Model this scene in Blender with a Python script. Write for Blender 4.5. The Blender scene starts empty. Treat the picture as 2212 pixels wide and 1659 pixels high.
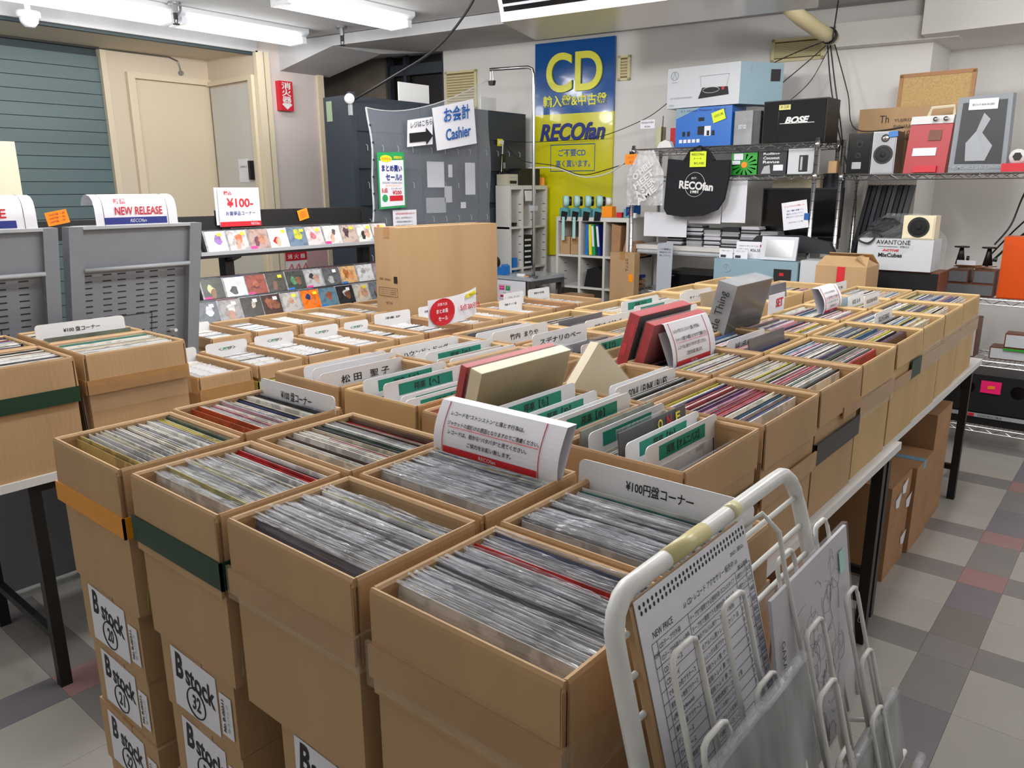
import bpy, math, random
from mathutils import Vector, Matrix
random.seed(11)
R = random.Random(5)
PI = math.pi
SC = bpy.context.scene
COL = SC.collection

# ---------------------------------------------------------------- camera
cam_d = bpy.data.cameras.new('camera')
cam = bpy.data.objects.new('camera', cam_d); COL.objects.link(cam)
YAW, PITCH, ROLL = math.radians(40.0), math.radians(14.2), math.radians(-.33)
_f = Vector((-math.sin(YAW)*math.cos(PITCH), math.cos(YAW)*math.cos(PITCH), -math.sin(PITCH)))
_r = Vector((math.cos(YAW), math.sin(YAW), 0)); _u = _r.cross(_f)
_c, _s = math.cos(ROLL), math.sin(ROLL)
_r2 = _c*_r + _s*_u; _u2 = -_s*_r + _c*_u
cam.matrix_world = Matrix(((_r2.x, _u2.x, -_f.x, 0), (_r2.y, _u2.y, -_f.y, 0), (_r2.z, _u2.z, -_f.z, 1.7), (0, 0, 0, 1)))
cam_d.sensor_width = 36; cam_d.lens = 1660.0/2212*36
cam_d.clip_start = .05
SC.camera = cam

# ---------------------------------------------------------------- world, light, exposure
wd = bpy.data.worlds.new('world'); SC.world = wd; wd.use_nodes = True
wd.node_tree.nodes['Background'].inputs[0].default_value = (.92, .95, 1, 1)
wd.node_tree.nodes['Background'].inputs[1].default_value = .3
SC.view_settings.view_transform = 'Standard'; SC.view_settings.look = 'None'
SC.view_settings.exposure = 0.0; SC.view_settings.gamma = 1.0
SC.view_settings.use_curve_mapping = False

def tube_light(name, x, y, z, w, length=1.2, col=(1, .99, .97)):
    """light of one fluorescent tube: three soft points along it, shining all round"""
    for k in (-1, 0, 1):
        l = bpy.data.lights.new(name, 'POINT'); l.shadow_soft_size = .09; l.energy = w/3; l.color = col
        o = bpy.data.objects.new(name, l); COL.objects.link(o); o.location = (x, y+k*length/3, z)
for (x, y, w) in [(-3.4, -.4, 14), (-3.4, 1.1, 40), (-2.0, -1.2, 8), (-.6, 0.0, 9), (-1.9, 1.6, 46), (.6, 1.2, 5), (.4, 3.2, 11),
                  (-5.0, .6, 26), (-5.75, 1.5, 12), (-3.4, 2.7, 68), (-.7, 3.9, 58), (1.2, 5.4, 38), (-1.9, 3.1, 56)]:
    tube_light('ceiling_tube_light', x, y, 2.75, w)

# ---------------------------------------------------------------- materials
def lin(c): return tuple(((v/255)/12.92 if v/255 <= .04045 else ((v/255+.055)/1.055)**2.4) for v in c)
def mat(name, rgb, rough=.6, metal=0., noise=0., nscale=8., bump=0., bscale=60., stretch=None, spec=.5, alpha=1., coord='Object', coat=0):
    m = bpy.data.materials.new(name); m.use_nodes = True
    nt = m.node_tree; N = nt.nodes; L = nt.links; b = N['Principled BSDF']
    c = lin(rgb)+(1,)
    b.inputs['Base Color'].default_value = c; b.inputs['Roughness'].default_value = rough
    b.inputs['Metallic'].default_value = metal; b.inputs['Specular IOR Level'].default_value = spec
    if coat: b.inputs['Coat Weight'].default_value = coat
    if alpha < 1: b.inputs['Alpha'].default_value = alpha
    if noise or bump:
        tc = N.new('ShaderNodeTexCoord'); mp = N.new('ShaderNodeMapping')
        L.new(tc.outputs[coord], mp.inputs[0])
        if stretch: mp.inputs['Scale'].default_value = stretch
    if noise:
        n = N.new('ShaderNodeTexNoise'); n.inputs['Scale'].default_value = nscale; n.inputs['Detail'].default_value = 5
        L.new(mp.outputs[0], n.inputs['Vector'])
        r = N.new('ShaderNodeMapRange'); L.new(n.outputs['Fac'], r.inputs[0])
        r.inputs[1].default_value = .3; r.inputs[2].default_value = .7
        r.inputs[3].default_value = 1-noise; r.inputs[4].default_value = 1+noise*.5
        x = N.new('ShaderNodeMix'); x.data_type = 'RGBA'; x.blend_type = 'MULTIPLY'; x.inputs[0].default_value = 1
        x.inputs[6].default_value = c; L.new(r.outputs[0], x.inputs[7]); L.new(x.outputs[2], b.inputs['Base Color'])
    if bump:
        n2 = N.new('ShaderNodeTexNoise'); n2.inputs['Scale'].default_value = bscale; L.new(mp.outputs[0], n2.inputs['Vector'])
        bp = N.new('ShaderNodeBump'); bp.inputs['Strength'].default_value = bump; bp.inputs['Distance'].default_value = .01
        L.new(n2.outputs['Fac'], bp.inputs['Height']); L.new(bp.outputs[0], b.inputs['Normal'])
    return m
def emit(name, rgb, s):
    m = bpy.data.materials.new(name); m.use_nodes = True; nt = m.node_tree; b = nt.nodes['Principled BSDF']
    b.inputs['Emission Color'].default_value = lin(rgb)+(1,); b.inputs['Emission Strength'].default_value = s
    b.inputs['Base Color'].default_value = (.9, .9, .9, 1)
    return m
def film(name, clear=.6, rough=.15, tint=(235, 238, 242), bump=.6, bscale=40, stretch=(1, 1, 1), edge=1.35):
    """clear plastic film: see-through with sharp glints from its creases"""
    m = bpy.data.materials.new(name); m.use_nodes = True; nt = m.node_tree; N = nt.nodes; L = nt.links
    for n in list(N): N.remove(n)
    out = N.new('ShaderNodeOutputMaterial'); t = N.new('ShaderNodeBsdfTransparent')
    p = N.new('ShaderNodeBsdfPrincipled'); p.inputs['Base Color'].default_value = lin(tint)+(1,)
    p.inputs['Roughness'].default_value = rough; p.inputs['Specular IOR Level'].default_value = 1.0
    mx = N.new('ShaderNodeMixShader'); lw = N.new('ShaderNodeLayerWeight'); lw.inputs[0].default_value = .35
    tc = N.new('ShaderNodeTexCoord'); mp = N.new('ShaderNodeMapping'); mp.inputs['Scale'].default_value = stretch
    n = N.new('ShaderNodeTexNoise'); n.inputs['Scale'].default_value = bscale; n.inputs['Detail'].default_value = 6
    L.new(tc.outputs['Object'], mp.inputs[0]); L.new(mp.outputs[0], n.inputs['Vector'])
    bp = N.new('ShaderNodeBump'); bp.inputs['Strength'].default_value = bump; bp.inputs['Distance'].default_value = .02
    L.new(n.outputs['Fac'], bp.inputs['Height']); L.new(bp.outputs[0], p.inputs['Normal']); L.new(bp.outputs[0], lw.inputs['Normal'])
    r = N.new('ShaderNodeMapRange'); L.new(lw.outputs['Facing'], r.inputs[0])
    r.inputs[3].default_value = 1-clear; r.inputs[4].default_value = min(1, edge-clear)
    L.new(r.outputs[0], mx.inputs[0]); L.new(t.outputs[0], mx.inputs[1]); L.new(p.outputs[0], mx.inputs[2]); L.new(mx.outputs[0], out.inputs[0])
    return m
def colour_mat(name, source, rough=.5, fleck=.35, stretch=(30, 30, 3)):
    """colour comes from the object's own colour or from its mesh colours, with fine printing flecks"""
    m = bpy.data.materials.new(name); m.use_nodes = True; nt = m.node_tree; N = nt.nodes; L = nt.links; b = N['Principled BSDF']
    b.inputs['Roughness'].default_value = rough
    if source == 'object': s = N.new('ShaderNodeObjectInfo'); so = s.outputs['Color']
    else: s = N.new('ShaderNodeAttribute'); s.attribute_name = 'col'; so = s.outputs['Color']
    tc = N.new('ShaderNodeTexCoord'); mp = N.new('ShaderNodeMapping'); mp.inputs['Scale'].default_value = stretch
    n = N.new('ShaderNodeTexNoise'); n.inputs['Scale'].default_value = 6; n.inputs['Detail'].default_value = 3
    L.new(tc.outputs['Object'], mp.inputs[0]); L.new(mp.outputs[0], n.inputs['Vector'])
    r = N.new('ShaderNodeMapRange'); r.inputs[1].default_value = .52; r.inputs[2].default_value = .6; r.inputs[3].default_value = 1; r.inputs[4].default_value = 1-fleck
    L.new(n.outputs['Fac'], r.inputs[0])
    x = N.new('ShaderNodeMix'); x.data_type = 'RGBA'; x.blend_type = 'MULTIPLY'; x.inputs[0].default_value = 1
    L.new(so, x.inputs[6]); L.new(r.outputs[0], x.inputs[7]); L.new(x.outputs[2], b.inputs['Base Color'])
    return m

M = {}
M['card'] = mat('cardboard', (184, 150, 110), .75, noise=.10, nscale=5, bump=.12, bscale=90, stretch=(1, 1, .15))
M['card2'] = mat('pale_cardboard', (196, 164, 116), .75, noise=.10, nscale=5, bump=.12, bscale=90, stretch=(1, 1, .15))
M['card3'] = mat('brown_cardboard', (170, 128, 90), .75, noise=.14, nscale=5)
M['cardedge'] = mat('cardboard_edge', (205, 172, 128), .8)
M['tape'] = mat('packing_tape', (176, 134, 88), .25, noise=.12, nscale=14, bump=.15, bscale=30)
M['cleartape'] = film('clear_packing_tape', .95, .1, (215, 195, 165), .3, 25)
M['orange_tape'] = mat('orange_tape', (226, 150, 30), .45, noise=.06)
M['green_tape'] = mat('green_tape', (22, 60, 40), .5, noise=.08)
M['black_tape'] = mat('black_tape', (30, 30, 33), .4)
M['yellow_wrap'] = mat('yellow_plastic', (204, 200, 96), .3, noise=.1, bump=.5, bscale=14)
M['white'] = mat('white_paint', (226, 226, 226), .5)
M['tablewhite'] = mat('white_laminate', (222, 222, 222), .35, noise=.03)
M['paper'] = mat('white_paper', (232, 232, 240), .6)
M['plate'] = mat('white_plastic_card', (232, 233, 236), .35)
M['black'] = mat('black_paint', (22, 22, 24), .45)
M['blackgloss'] = mat('black_gloss', (10, 10, 12), .15)
M['ink'] = mat('black_ink', (22, 22, 24), .6)
M['greenlab'] = mat('green_label', (0, 136, 112), .5)
M['red'] = mat('red_print', (205, 34, 48), .5)
M['pinkprint'] = mat('pink_print', (222, 60, 140), .5)
M['bluep'] = mat('blue_print', (24, 90, 170), .5)
M['navy'] = mat('navy_print', (28, 44, 130), .5)
M['yellowp'] = mat('yellow_print', (236, 222, 40), .5)
M['orangep'] = mat('orange_card', (255, 150, 20), .5)
M['limep'] = mat('lime_card', (222, 240, 30), .5)
M['pinkcard'] = mat('fluorescent_pink_card', (255, 30, 120), .5)
M['greenp'] = mat('green_print', (40, 160, 90), .5)
M['wall'] = mat('white_wallpaper', (228, 226, 223), .8, noise=.03, nscale=2, bump=.05, bscale=120)
M['wallcream'] = mat('cream_wall', (216, 202, 182), .75, noise=.03, nscale=2)
M['wallpink'] = mat('pale_pink_wall', (212, 200, 196), .75, noise=.03, nscale=3, bump=.05, bscale=120)
M['pinkwainscot'] = mat('dusty_pink_panel', (204, 166, 168), .7)
M['frame_cream'] = mat('cream_frame', (222, 208, 182), .55)
M['doorgrey'] = mat('pale_grey_door', (206, 204, 198), .6)
M['doorcream'] = mat('cream_door', (218, 204, 178), .6)
M['ceil'] = mat('ceiling_plaster', (186, 186, 188), .9, noise=.10, nscale=3, bump=.2, bscale=80)
M['concrete'] = mat('raw_concrete', (118, 108, 98), .9, noise=.3, nscale=3, bump=.2, bscale=30)
M['dark'] = mat('dark_opening', (28, 24, 22), .5, noise=.3, nscale=2)
M['shutter'] = mat('green_grey_shutter', (92, 112, 116), .45, noise=.10, nscale=1.5, stretch=(1, .5, 3))
M['shutterline'] = mat('shutter_joint', (52, 66, 70), .6)
M['grey'] = mat('grey_steel', (140, 144, 151), .45, noise=.04)
M['greylt'] = mat('light_grey_steel', (172, 175, 180), .4)
M['slot'] = mat('slot_shade_and_dark_grey', (40, 42, 46), .7)  # shade inside slots and holes as flat colour; elsewhere plain dark grey parts
M['chrome'] = mat('chrome', (205, 205, 208), .22, metal=1)
M['steel'] = mat('dull_steel', (150, 150, 152), .4, metal=1)
M['cab'] = mat('dark_blue_steel', (52, 58, 68), .45, noise=.05)
M['shelfwhite'] = mat('white_shelving', (212, 210, 206), .5)
M['tube'] = emit('fluorescent_tube', (255, 255, 252), 6)
M['fixture'] = mat('lamp_reflector', (225, 227, 232), .3)
M['ac'] = mat('white_air_conditioner', (214, 212, 206), .2)
M['vent'] = mat('cream_vent', (222, 210, 166), .5)
M['ventd'] = mat('vent_gap', (120, 104, 62), .7)
M['signblue'] = mat('sign_blue', (10, 84, 160), .12, coat=.5)
M['signyellow'] = mat('sign_yellow', (214, 208, 20), .18, coat=.3)
M['signletter'] = mat('sign_letter_yellow', (232, 230, 50), .3)
M['tile_w'] = mat('grey_white_tile', (170, 167, 160), .3, noise=.07, nscale=3, coord='Object')
M['tile_g'] = mat('mid_grey_tile', (132, 129, 127), .3, noise=.07, nscale=4)
M['tile_d'] = mat('dark_grey_tile', (122, 119, 116), .3, noise=.07, nscale=4)
M['tile_p'] = mat('dusty_pink_tile', (158, 124, 122), .3, noise=.07, nscale=4)
M['tile_v'] = mat('grey_violet_tile', (122, 119, 126), .3, noise=.07, nscale=4)
M['sub'] = mat('subfloor', (160, 157, 153), .4, noise=.08, nscale=2)
M['film'] = film('plastic_outer_sleeve', .87, .10, (200, 203, 210), 1.0, 38, (.14, 1, 1.6))
M['wrapfilm'] = film('shrink_wrap', .95, .08, (225, 225, 228), .3, 9, (1, 1, .5), 1.15)
M['sheet'] = film('clear_vinyl_sheet', .88, .07, (214, 222, 236), .8, 4, (1, 1.5, .6), 1.35)
M['bagfilm'] = film('crinkled_clear_bag', .55, .1, (235, 235, 238), 1.0, 16)
M['jacket'] = colour_mat('record_jacket', 'object', .4, .35, (3, 30, 3))
M['jacketm'] = colour_mat('record_jacket_row', 'mesh', .4, .35, (30, 3, 3))
M['cdart'] = colour_mat('cd_cover_print', 'object', .25, .3, (5, 5, 5))
M['wirewhite'] = mat('chipped_white_enamel', (222, 222, 218), .35, noise=.07, nscale=30)
M['wood'] = mat('pine_wood', (168, 118, 72), .5, noise=.12, nscale=4, stretch=(1, 1, 8))
M['woodred'] = mat('walnut_veneer', (118, 66, 44), .45, noise=.2, nscale=4, stretch=(1, 6, 1))
M['cork'] = mat('cork', (196, 164, 112), .85, noise=.2, nscale=90)
M['orange'] = mat('orange_lacquer', (222, 82, 10), .35)
M['grille'] = mat('grey_grille_cloth', (112, 114, 118), .9, noise=.15, nscale=120)
M['grilleblk'] = mat('black_grille_cloth', (24, 24, 26), .9)
M['bluebox'] = mat('pale_blue_carton', (136, 164, 178), .45)
M['vividblue'] = mat('vivid_blue_carton', (20, 104, 196), .35)
M['greycarton'] = mat('pale_grey_carton', (200, 204, 210), .4)
M['tote'] = mat('black_canvas', (26, 28, 34), .9, noise=.15, nscale=10)
M['silverart'] = mat('smoky_jacket', (150, 152, 156), .35, noise=.35, nscale=6)
M['mirror'] = mat('silver_screen', (190, 192, 192), .15, metal=.9)
M['gold'] = mat('gold_box_print', (166, 148, 104), .28, noise=.2, nscale=7, bump=.3, bscale=12)
M['cream'] = mat('cream_board', (226, 214, 184), .5)
M['redbox'] = mat('red_box_cloth', (176, 34, 44), .4)
M['teal'] = mat('teal_plastic', (90, 160, 168), .4)
M['mint'] = mat('mint_tape', (176, 218, 214), .5)
M['bluepl'] = mat('blue_plastic', (40, 120, 200), .35)
M['watermelon'] = mat('bright_green_print', (40, 160, 50), .4)
M['sketch'] = mat('sketch_paper', (206, 204, 212), .3, noise=.12, nscale=5)
M['pencil'] = mat('pencil_line', (120, 116, 128), .6)
M['smoke'] = mat('grey_swirl_print', (132, 142, 142), .25, noise=.75, nscale=7, stretch=(1, 2.2, .8))

# ---------------------------------------------------------------- geometry helpers
class G:
    def __init__(s): s.v = []; s.f = []; s.m = []
    def add(s, vs, fs, mi=0):
        b = len(s.v); s.v += [tuple(v) for v in vs]
        for f in fs: s.f.append(tuple(b+i for i in f)); s.m.append(mi)
        return s
    def box(s, x0, x1, y0, y1, z0, z1, mi=0):
        return s.add([(x0, y0, z0), (x1, y0, z0), (x1, y1, z0), (x0, y1, z0), (x0, y0, z1), (x1, y0, z1), (x1, y1, z1), (x0, y1, z1)],
                     [(0, 3, 2, 1), (4, 5, 6, 7), (0, 1, 5, 4), (1, 2, 6, 5), (2, 3, 7, 6), (3, 0, 4, 7)], mi)
    def obox(s, c, ux, uy, uz, hx, hy, hz, mi=0):
        c = Vector(c); ux = Vector(ux).normalized()*hx; uy = Vector(uy).normalized()*hy; uz = Vector(uz).normalized()*hz
        P = [c+a*ux+b*uy+d*uz for d in (-1, 1) for a, b in ((-1, -1), (1, -1), (1, 1), (-1, 1))]
        return s.add(P, [(0, 3, 2, 1), (4, 5, 6, 7), (0, 1, 5, 4), (1, 2, 6, 5), (2, 3, 7, 6), (3, 0, 4, 7)], mi)
    def quad(s, a, b, c, d, mi=0): return s.add([a, b, c, d], [(0, 1, 2, 3)], mi)
    def tube(s, pts, r, n=6, mi=0, closed=False):
        P = [Vector(p) for p in pts]; rings = []
        up = Vector((0, 0, 1))
        for i, p in enumerate(P):
            a = P[i-1] if i or closed else P[0]; b = P[(i+1) % len(P)] if i < len(P)-1 or closed else P[-1]
            t = (b-a).normalized() if (b-a).length > 1e-9 else Vector((0, 0, 1))
            w = up if abs(t.dot(up)) < .95 else Vector((1, 0, 0))
            u = t.cross(w).normalized(); v = t.cross(u)
            if rings and (u.dot(pu) < 0): u = -u; v = -v
            pu = u
            rr = r[i] if isinstance(r, (list, tuple)) else r
            rings.append([p+u*rr*math.cos(2*PI*k/n)+v*rr*math.sin(2*PI*k/n) for k in range(n)])
        vs = [q for ring in rings for q in ring]; fs = []
        m = len(P)
        for i in range(m if closed else m-1):
            for k in range(n):
                fs.append((i*n+k, i*n+(k+1) % n, ((i+1) % m)*n+(k+1) % n, ((i+1) % m)*n+k))
        if not closed: fs += [tuple(range(n))[::-1], tuple((m-1)*n+k for k in range(n))]
        return s.add(vs, fs, mi)
    def cyl(s, a, b, r, n=16, mi=0, r2=None): return s.tube([a, b], [r, r if r2 is None else r2], n, mi)
    def prism(s, poly, a, b, mi=0):
        """poly: list of points, extruded by the vector from a to b"""
        n = len(poly); d = Vector(b)-Vector(a)
        vs = [Vector(p) for p in poly]+[Vector(p)+d for p in poly]
        fs = [tuple(range(n))[::-1], tuple(range(n, 2*n))]+[(i, (i+1) % n, n+(i+1) % n, n+i) for i in range(n)]
        return s.add(vs, fs, mi)

def link(name, me, mats, parent=None, loc=(0, 0, 0)):
    o = bpy.data.objects.new(name, me); COL.objects.link(o)
    if parent: o.parent = parent
    o.location = loc
    return o
def org(o):
    v = Vector((0, 0, 0))
    while o: v += o.location; o = o.parent
    return v
def mesh(name, g, mats, off=(0, 0, 0), smooth=False):
    me = bpy.data.meshes.new(name); ox, oy, oz = off
    me.from_pydata([(x-ox, y-oy, z-oz) for x, y, z in g.v], [], g.f)
    if not isinstance(mats, (list, tuple)): mats = [mats]
    for m in mats: me.materials.append(m)
    if len(mats) > 1: me.polygons.foreach_set('material_index', g.m)
    if smooth: me.polygons.foreach_set('use_smooth', [True]*len(g.f))
    me.update()
    return me
def part(name, g, mats, parent, smooth=False, label=None, stuff=False):
    """a part of a thing; the geometry is given in world coordinates"""
    o = link(name, mesh(name, g, mats, org(parent), smooth), None, parent)
    if label: o['label'] = label
    if stuff: o['kind'] = 'stuff'
    return o
def lpart(name, g, mats, parent, smooth=False, label=None):
    o = link(name, mesh(name, g, mats, (0, 0, 0), smooth), None, parent)
    if label: o['label'] = label
    return o
def tag(o, label, cat, group=None):
    o['label'] = label; o['category'] = cat
    if group: o['group'] = group
    return o
def thing(name, label, cat, loc, group=None, rz=0):
    o = bpy.data.objects.new(name, None); COL.objects.link(o); o.location = loc; o.rotation_euler = (0, 0, rz)
    o.empty_display_size = .05
    return tag(o, label, cat, group)
def solo(name, g, mats, label, cat, group=None, smooth=False):
    xs = [v[0] for v in g.v]; ys = [v[1] for v in g.v]; zs = [v[2] for v in g.v]
    b = ((min(xs)+max(xs))/2, (min(ys)+max(ys))/2, min(zs))
    o = link(name, mesh(name, g, mats, b, smooth), None, None, b)
    return tag(o, label, cat, group)
def struct(name, g, mats, parent=None, smooth=False):
    if parent: return part(name, g, mats, parent, smooth)
    o = link(name, mesh(name, g, mats, (0, 0, 0), smooth), None); o['kind'] = 'structure'
    return o

# --- lettering: flat text turned into a mesh, centred and scaled to a given height / width
_tc = {}
def tmesh(s, bold=0.0, shear=0.0, ext=0.0, res=2):
    k = (s, bold, shear, ext, res)
    if k not in _tc:
        c = bpy.data.curves.new('t', 'FONT'); c.body = s; c.resolution_u = res; c.offset = bold; c.shear = shear; c.extrude = ext
        c.align_x = 'LEFT'
        o = bpy.data.objects.new('t', c); me = bpy.data.meshes.new_from_object(o)
        bpy.data.objects.remove(o); bpy.data.curves.remove(c)
        xs = [v.co.x for v in me.vertices]; ys = [v.co.y for v in me.vertices]
        _tc[k] = (me, min(xs), max(xs), min(ys), max(ys))
    return _tc[k]
def text(s, centre, xd, yd, w, h, m, parent, bold=0.0, shear=0.0, name='lettering', fit='box', depth=0.0):
    """s is fitted to a w x h rectangle centred on 'centre' (world) with axes xd, yd"""
    me0, x0, x1, y0, y1 = tmesh(s, bold, shear, .5 if depth else 0., 7 if depth else (3 if h > .04 else 2))
    sx = w/(x1-x0); sy = h/(y1-y0)
    if fit == 'keep': sx = sy = min(sx, sy)
    xd = Vector(xd).normalized(); yd = Vector(yd).normalized(); nz = xd.cross(yd)
    c = Vector(centre)-org(parent)
    cx, cy = (x0+x1)/2, (y0+y1)/2
    dz = depth if depth else 1.
    if True:
        me = me0.copy(); me.name = 'lettering'
        me.transform(Matrix(((xd.x*sx, yd.x*sy, nz.x*dz, 0), (xd.y*sx, yd.y*sy, nz.y*dz, 0), (xd.z*sx, yd.z*sy, nz.z*dz, 0), (0, 0, 0, 1))) @ Matrix.Translation((-cx, -cy, 0)))
        me.transform(Matrix.Translation(c)); me.materials.clear(); me.materials.append(m)
    return link(name, me, None, parent)
X, Y, Z = Vector((1, 0, 0)), Vector((0, 1, 0)), Vector((0, 0, 1))

# ================================================================ STRUCTURE
CZ = 3.0
def byw(x): return 6.3+.185*(x+2.2)          # line of the slightly skewed back wall
BD = Vector((1, .185, 0)).normalized(); BN = Vector((.185, -1, 0)).normalized()   # along the wall, out of the wall
fl = struct('floor', G().box(-9, 3, -3, 9, -.12, -.004), M['sub'])
T_ = .1735
_tm = {}
def tile(x0, x1, y0, y1, mk):
    k = (round(x1-x0, 3), round(y1-y0, 3), mk)
    if k not in _tm:
        a, b = (x1-x0)/2-.0005, (y1-y0)/2-.0005
        _tm[k] = mesh('tile', G().box(-a, a, -b, b, -.0035, 0), M[mk])
    o = link('tile', _tm[k], None, fl, ((x0+x1)/2, (y0+y1)/2, 0))
xb = [-3.54, -2.845, -2.672, -1.661, -1.488, -.477, -.304, .707, .88]
xs_strip = [(-2.845, -2.672), (-1.661, -1.488), (-.477, -.304), (.707, .88)]
ys_strip = [(-.2, -.03), (.79, .963), (1.83, 2.0), (2.94, 3.114), (3.638, 3.812), (4.155, 4.322), (5.018, 5.199), (5.72, 5.89)]
def cuts(lo, hi, strips):
    out = []; c = lo
    for a, b in strips+[(hi, hi)]:
        if a < lo: continue
        n = max(1, round((a-c)/(2*T_)))
        for i in range(n):
            if a-c > .01: out.append((c+(a-c)*i/n, c+(a-c)*(i+1)/n, 0))
        if b > a: out.append((a, b, 1))
        c = b
    return out
for (x0, x1, sx) in cuts(-3.54, .9, xs_strip):
    for (y0, y1, sy) in cuts(-.2, 6.25, ys_strip):
        if -2.6 < x0 < -1.0 and y0 > 1.2: continue
        if sx and sy: mk = 'tile_p' if not (2.9 < y0 < 3.0) else 'tile_g'
        elif sx: mk = ['tile_d', 'tile_v', 'tile_g'][int(y0*3.1) % 3]
        elif sy: mk = 'tile_g'
        else: mk = 'tile_w'
        tile(x0, x1, y0, y1, mk)
struct('ceiling', G().box(-9, 3, -3, 9, CZ, CZ+.1), M['ceil'])
# back wall: white length, raw concrete length, opening between them
def wseg(x0, x1, z0, z1, name, m, t=.15):
    g = G(); g.prism([(x0, byw(x0), z0), (x1, byw(x1), z0), (x1, byw(x1), z1), (x0, byw(x0), z1)], (0, 0, 0), (-BN*t))
    return struct(name, g, m)
wb = wseg(-5.6, -1.476, 0, CZ, 'wall_back', M['wall'])
wc = wseg(-8.6, -6.30, 0, CZ, 'wall_back_left', M['concrete'])
op = wseg(-6.30, -5.60, 0, 1.4, 'wall_under_window', M['concrete'])
win = struct('window_1', G().prism([(-6.3, byw(-6.3)+.12, 1.4), (-5.6, byw(-5.6)+.12, 1.4), (-5.6, byw(-5.6)+.12, CZ), (-6.3, byw(-6.3)+.12, CZ)], (0, 0, 0), (0, .05, 0)), M['dark'])
g = G()
for xx in (-6.28, -6.08, -5.62):
    g.obox((xx, byw(xx)+.05, 2.2), BD, -BN, Z, .018, .03, .8)
g.obox((-5.95, byw(-5.95)+.05, 2.86), BD, -BN, Z, .34, .03, .05)
part('window_frame', g, M['cab'], win)
struct('wall_jog', G().box(-1.62, -1.476, 6.434, 7.0, 0, CZ), M['wall'])
struct('wall_right_back', G().box(-1.62, 3.1, 7.0, 7.15, 0, CZ), M['wall'])
struct('beam_right', G().box(-1.49, 3.1, 6.138, 7.0, 2.708, CZ), M['wall'])
struct('wall_right', G().box(3, 3.1, -3, 7.1, 0, CZ), M['wall'])
struct('wall_near', G().box(-9, 3.1, -3.1, -3, 0, CZ), M['wall'])
# left side: shutter niche, door, pillar
XP, YN, XD, SZ = -6.4, 4.14, -7.22, 2.895
struct('wall_left', G().box(XD-.15, XD, 3.16, YN, 0, CZ), M['wallcream'])
pil = struct('wall_left_pillar', G().box(-7.4, XP, YN, 4.82, 0, CZ), M['wallpink'])
struct('wall_far_left', G().box(-8.7, -8.6, 4.8, 6.5, 0, CZ), M['concrete'])
part('pillar_trim', G().box(XP-.03, XP+.025, 4.765, 4.835, 0, 2.76).box(XP-.02, XP+.03, YN-.02, YN+.05, 0, SZ).box(XP-.02, XP+.022, YN+.065, YN+.115, 0, SZ), M['frame_cream'], pil)
part('wainscot', G().box(XP, XP+.012, YN+.12, 4.765, 0, 1.16), M['pinkwainscot'], pil)
side = struct('wall_left_return', G().box(XD, XP, YN-.006, YN, 0, SZ), M['wallcream'])
struct('soffit_left', G().box(-8.7, XP, -3, YN+.0, SZ, CZ), M['wallcream'])
sf = struct('trim_1', G().box(XP-.001, XP+.03, -3, YN, SZ-.012, CZ), M['ceil'])
part('soffit_rail', G().box(XP-.06, XP-.02, -3, YN, SZ-.03, SZ), M['shutterline'], sf)
# shutter
sh = struct('door_1', G().box(XD-.12, XD-.06, -3, 3.16, 0, SZ), M['shutterline'])
for k in range(28):
    z0 = .02+k*.104
    if z0+.1 < SZ+.02: part('shutter_slat', G().box(XD-.06, XD-.035, -3, 3.15, z0, min(z0+.099, SZ)), M['shutter'], sh)
struct('trim_2', G().box(XD-.12, XD+.012, 3.15, 3.20, 0, SZ), M['frame_cream'])
# cream door with frame
DY0, DY1, DZ = 3.42, 4.12, 2.66
d2 = struct('door_2', G().box(XD, XD+.02, DY0, DY1, 0, DZ), M['doorcream'])
part('door_frame', G().box(XD, XD+.05, DY0-.075, DY0-.01, 0, DZ+.06).box(XD, XD+.05, DY0-.01, YN-.01, DZ+.01, DZ+.06), M['frame_cream'], d2)
d3 = struct('door_3', G().box(XD+.06, XP-.10, YN-.03, YN-.008, 0, DZ-.02), M['doorgrey'])
part('door_frame', G().box(XP-.09, XP-.03, YN-.05, YN-.006, 0, DZ+.04).box(XD+.02, XP-.09, YN-.05, YN-.006, DZ, DZ+.04), M['frame_cream'], d3)
part('door_notice', G().box(-6.78, -6.62, YN-.036, YN-.031, 1.78, 1.99), M['paper'], d3)
text('この扉は開きません', (-6.70, YN-.037, 1.92), X, Z, .12, .02, M['ink'], d3)
part('door_handle', G().box(-6.56, -6.53, YN-.075, YN-.031, 1.8, 1.97), M['black'], d3)
# small call button and conduit above the door
bt = struct('trim_3', G().cyl((XD, 3.86, 2.76), (XD+.02, 3.86, 2.76), .022, 12).tube([(XD+.01, 3.86, 2.78), (XD+.01, 3.84, 2.86), (XD+.01, 3.76, SZ-.01), (XD+.01, -1, SZ-.01)], .007, 6), M['steel'])
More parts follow.
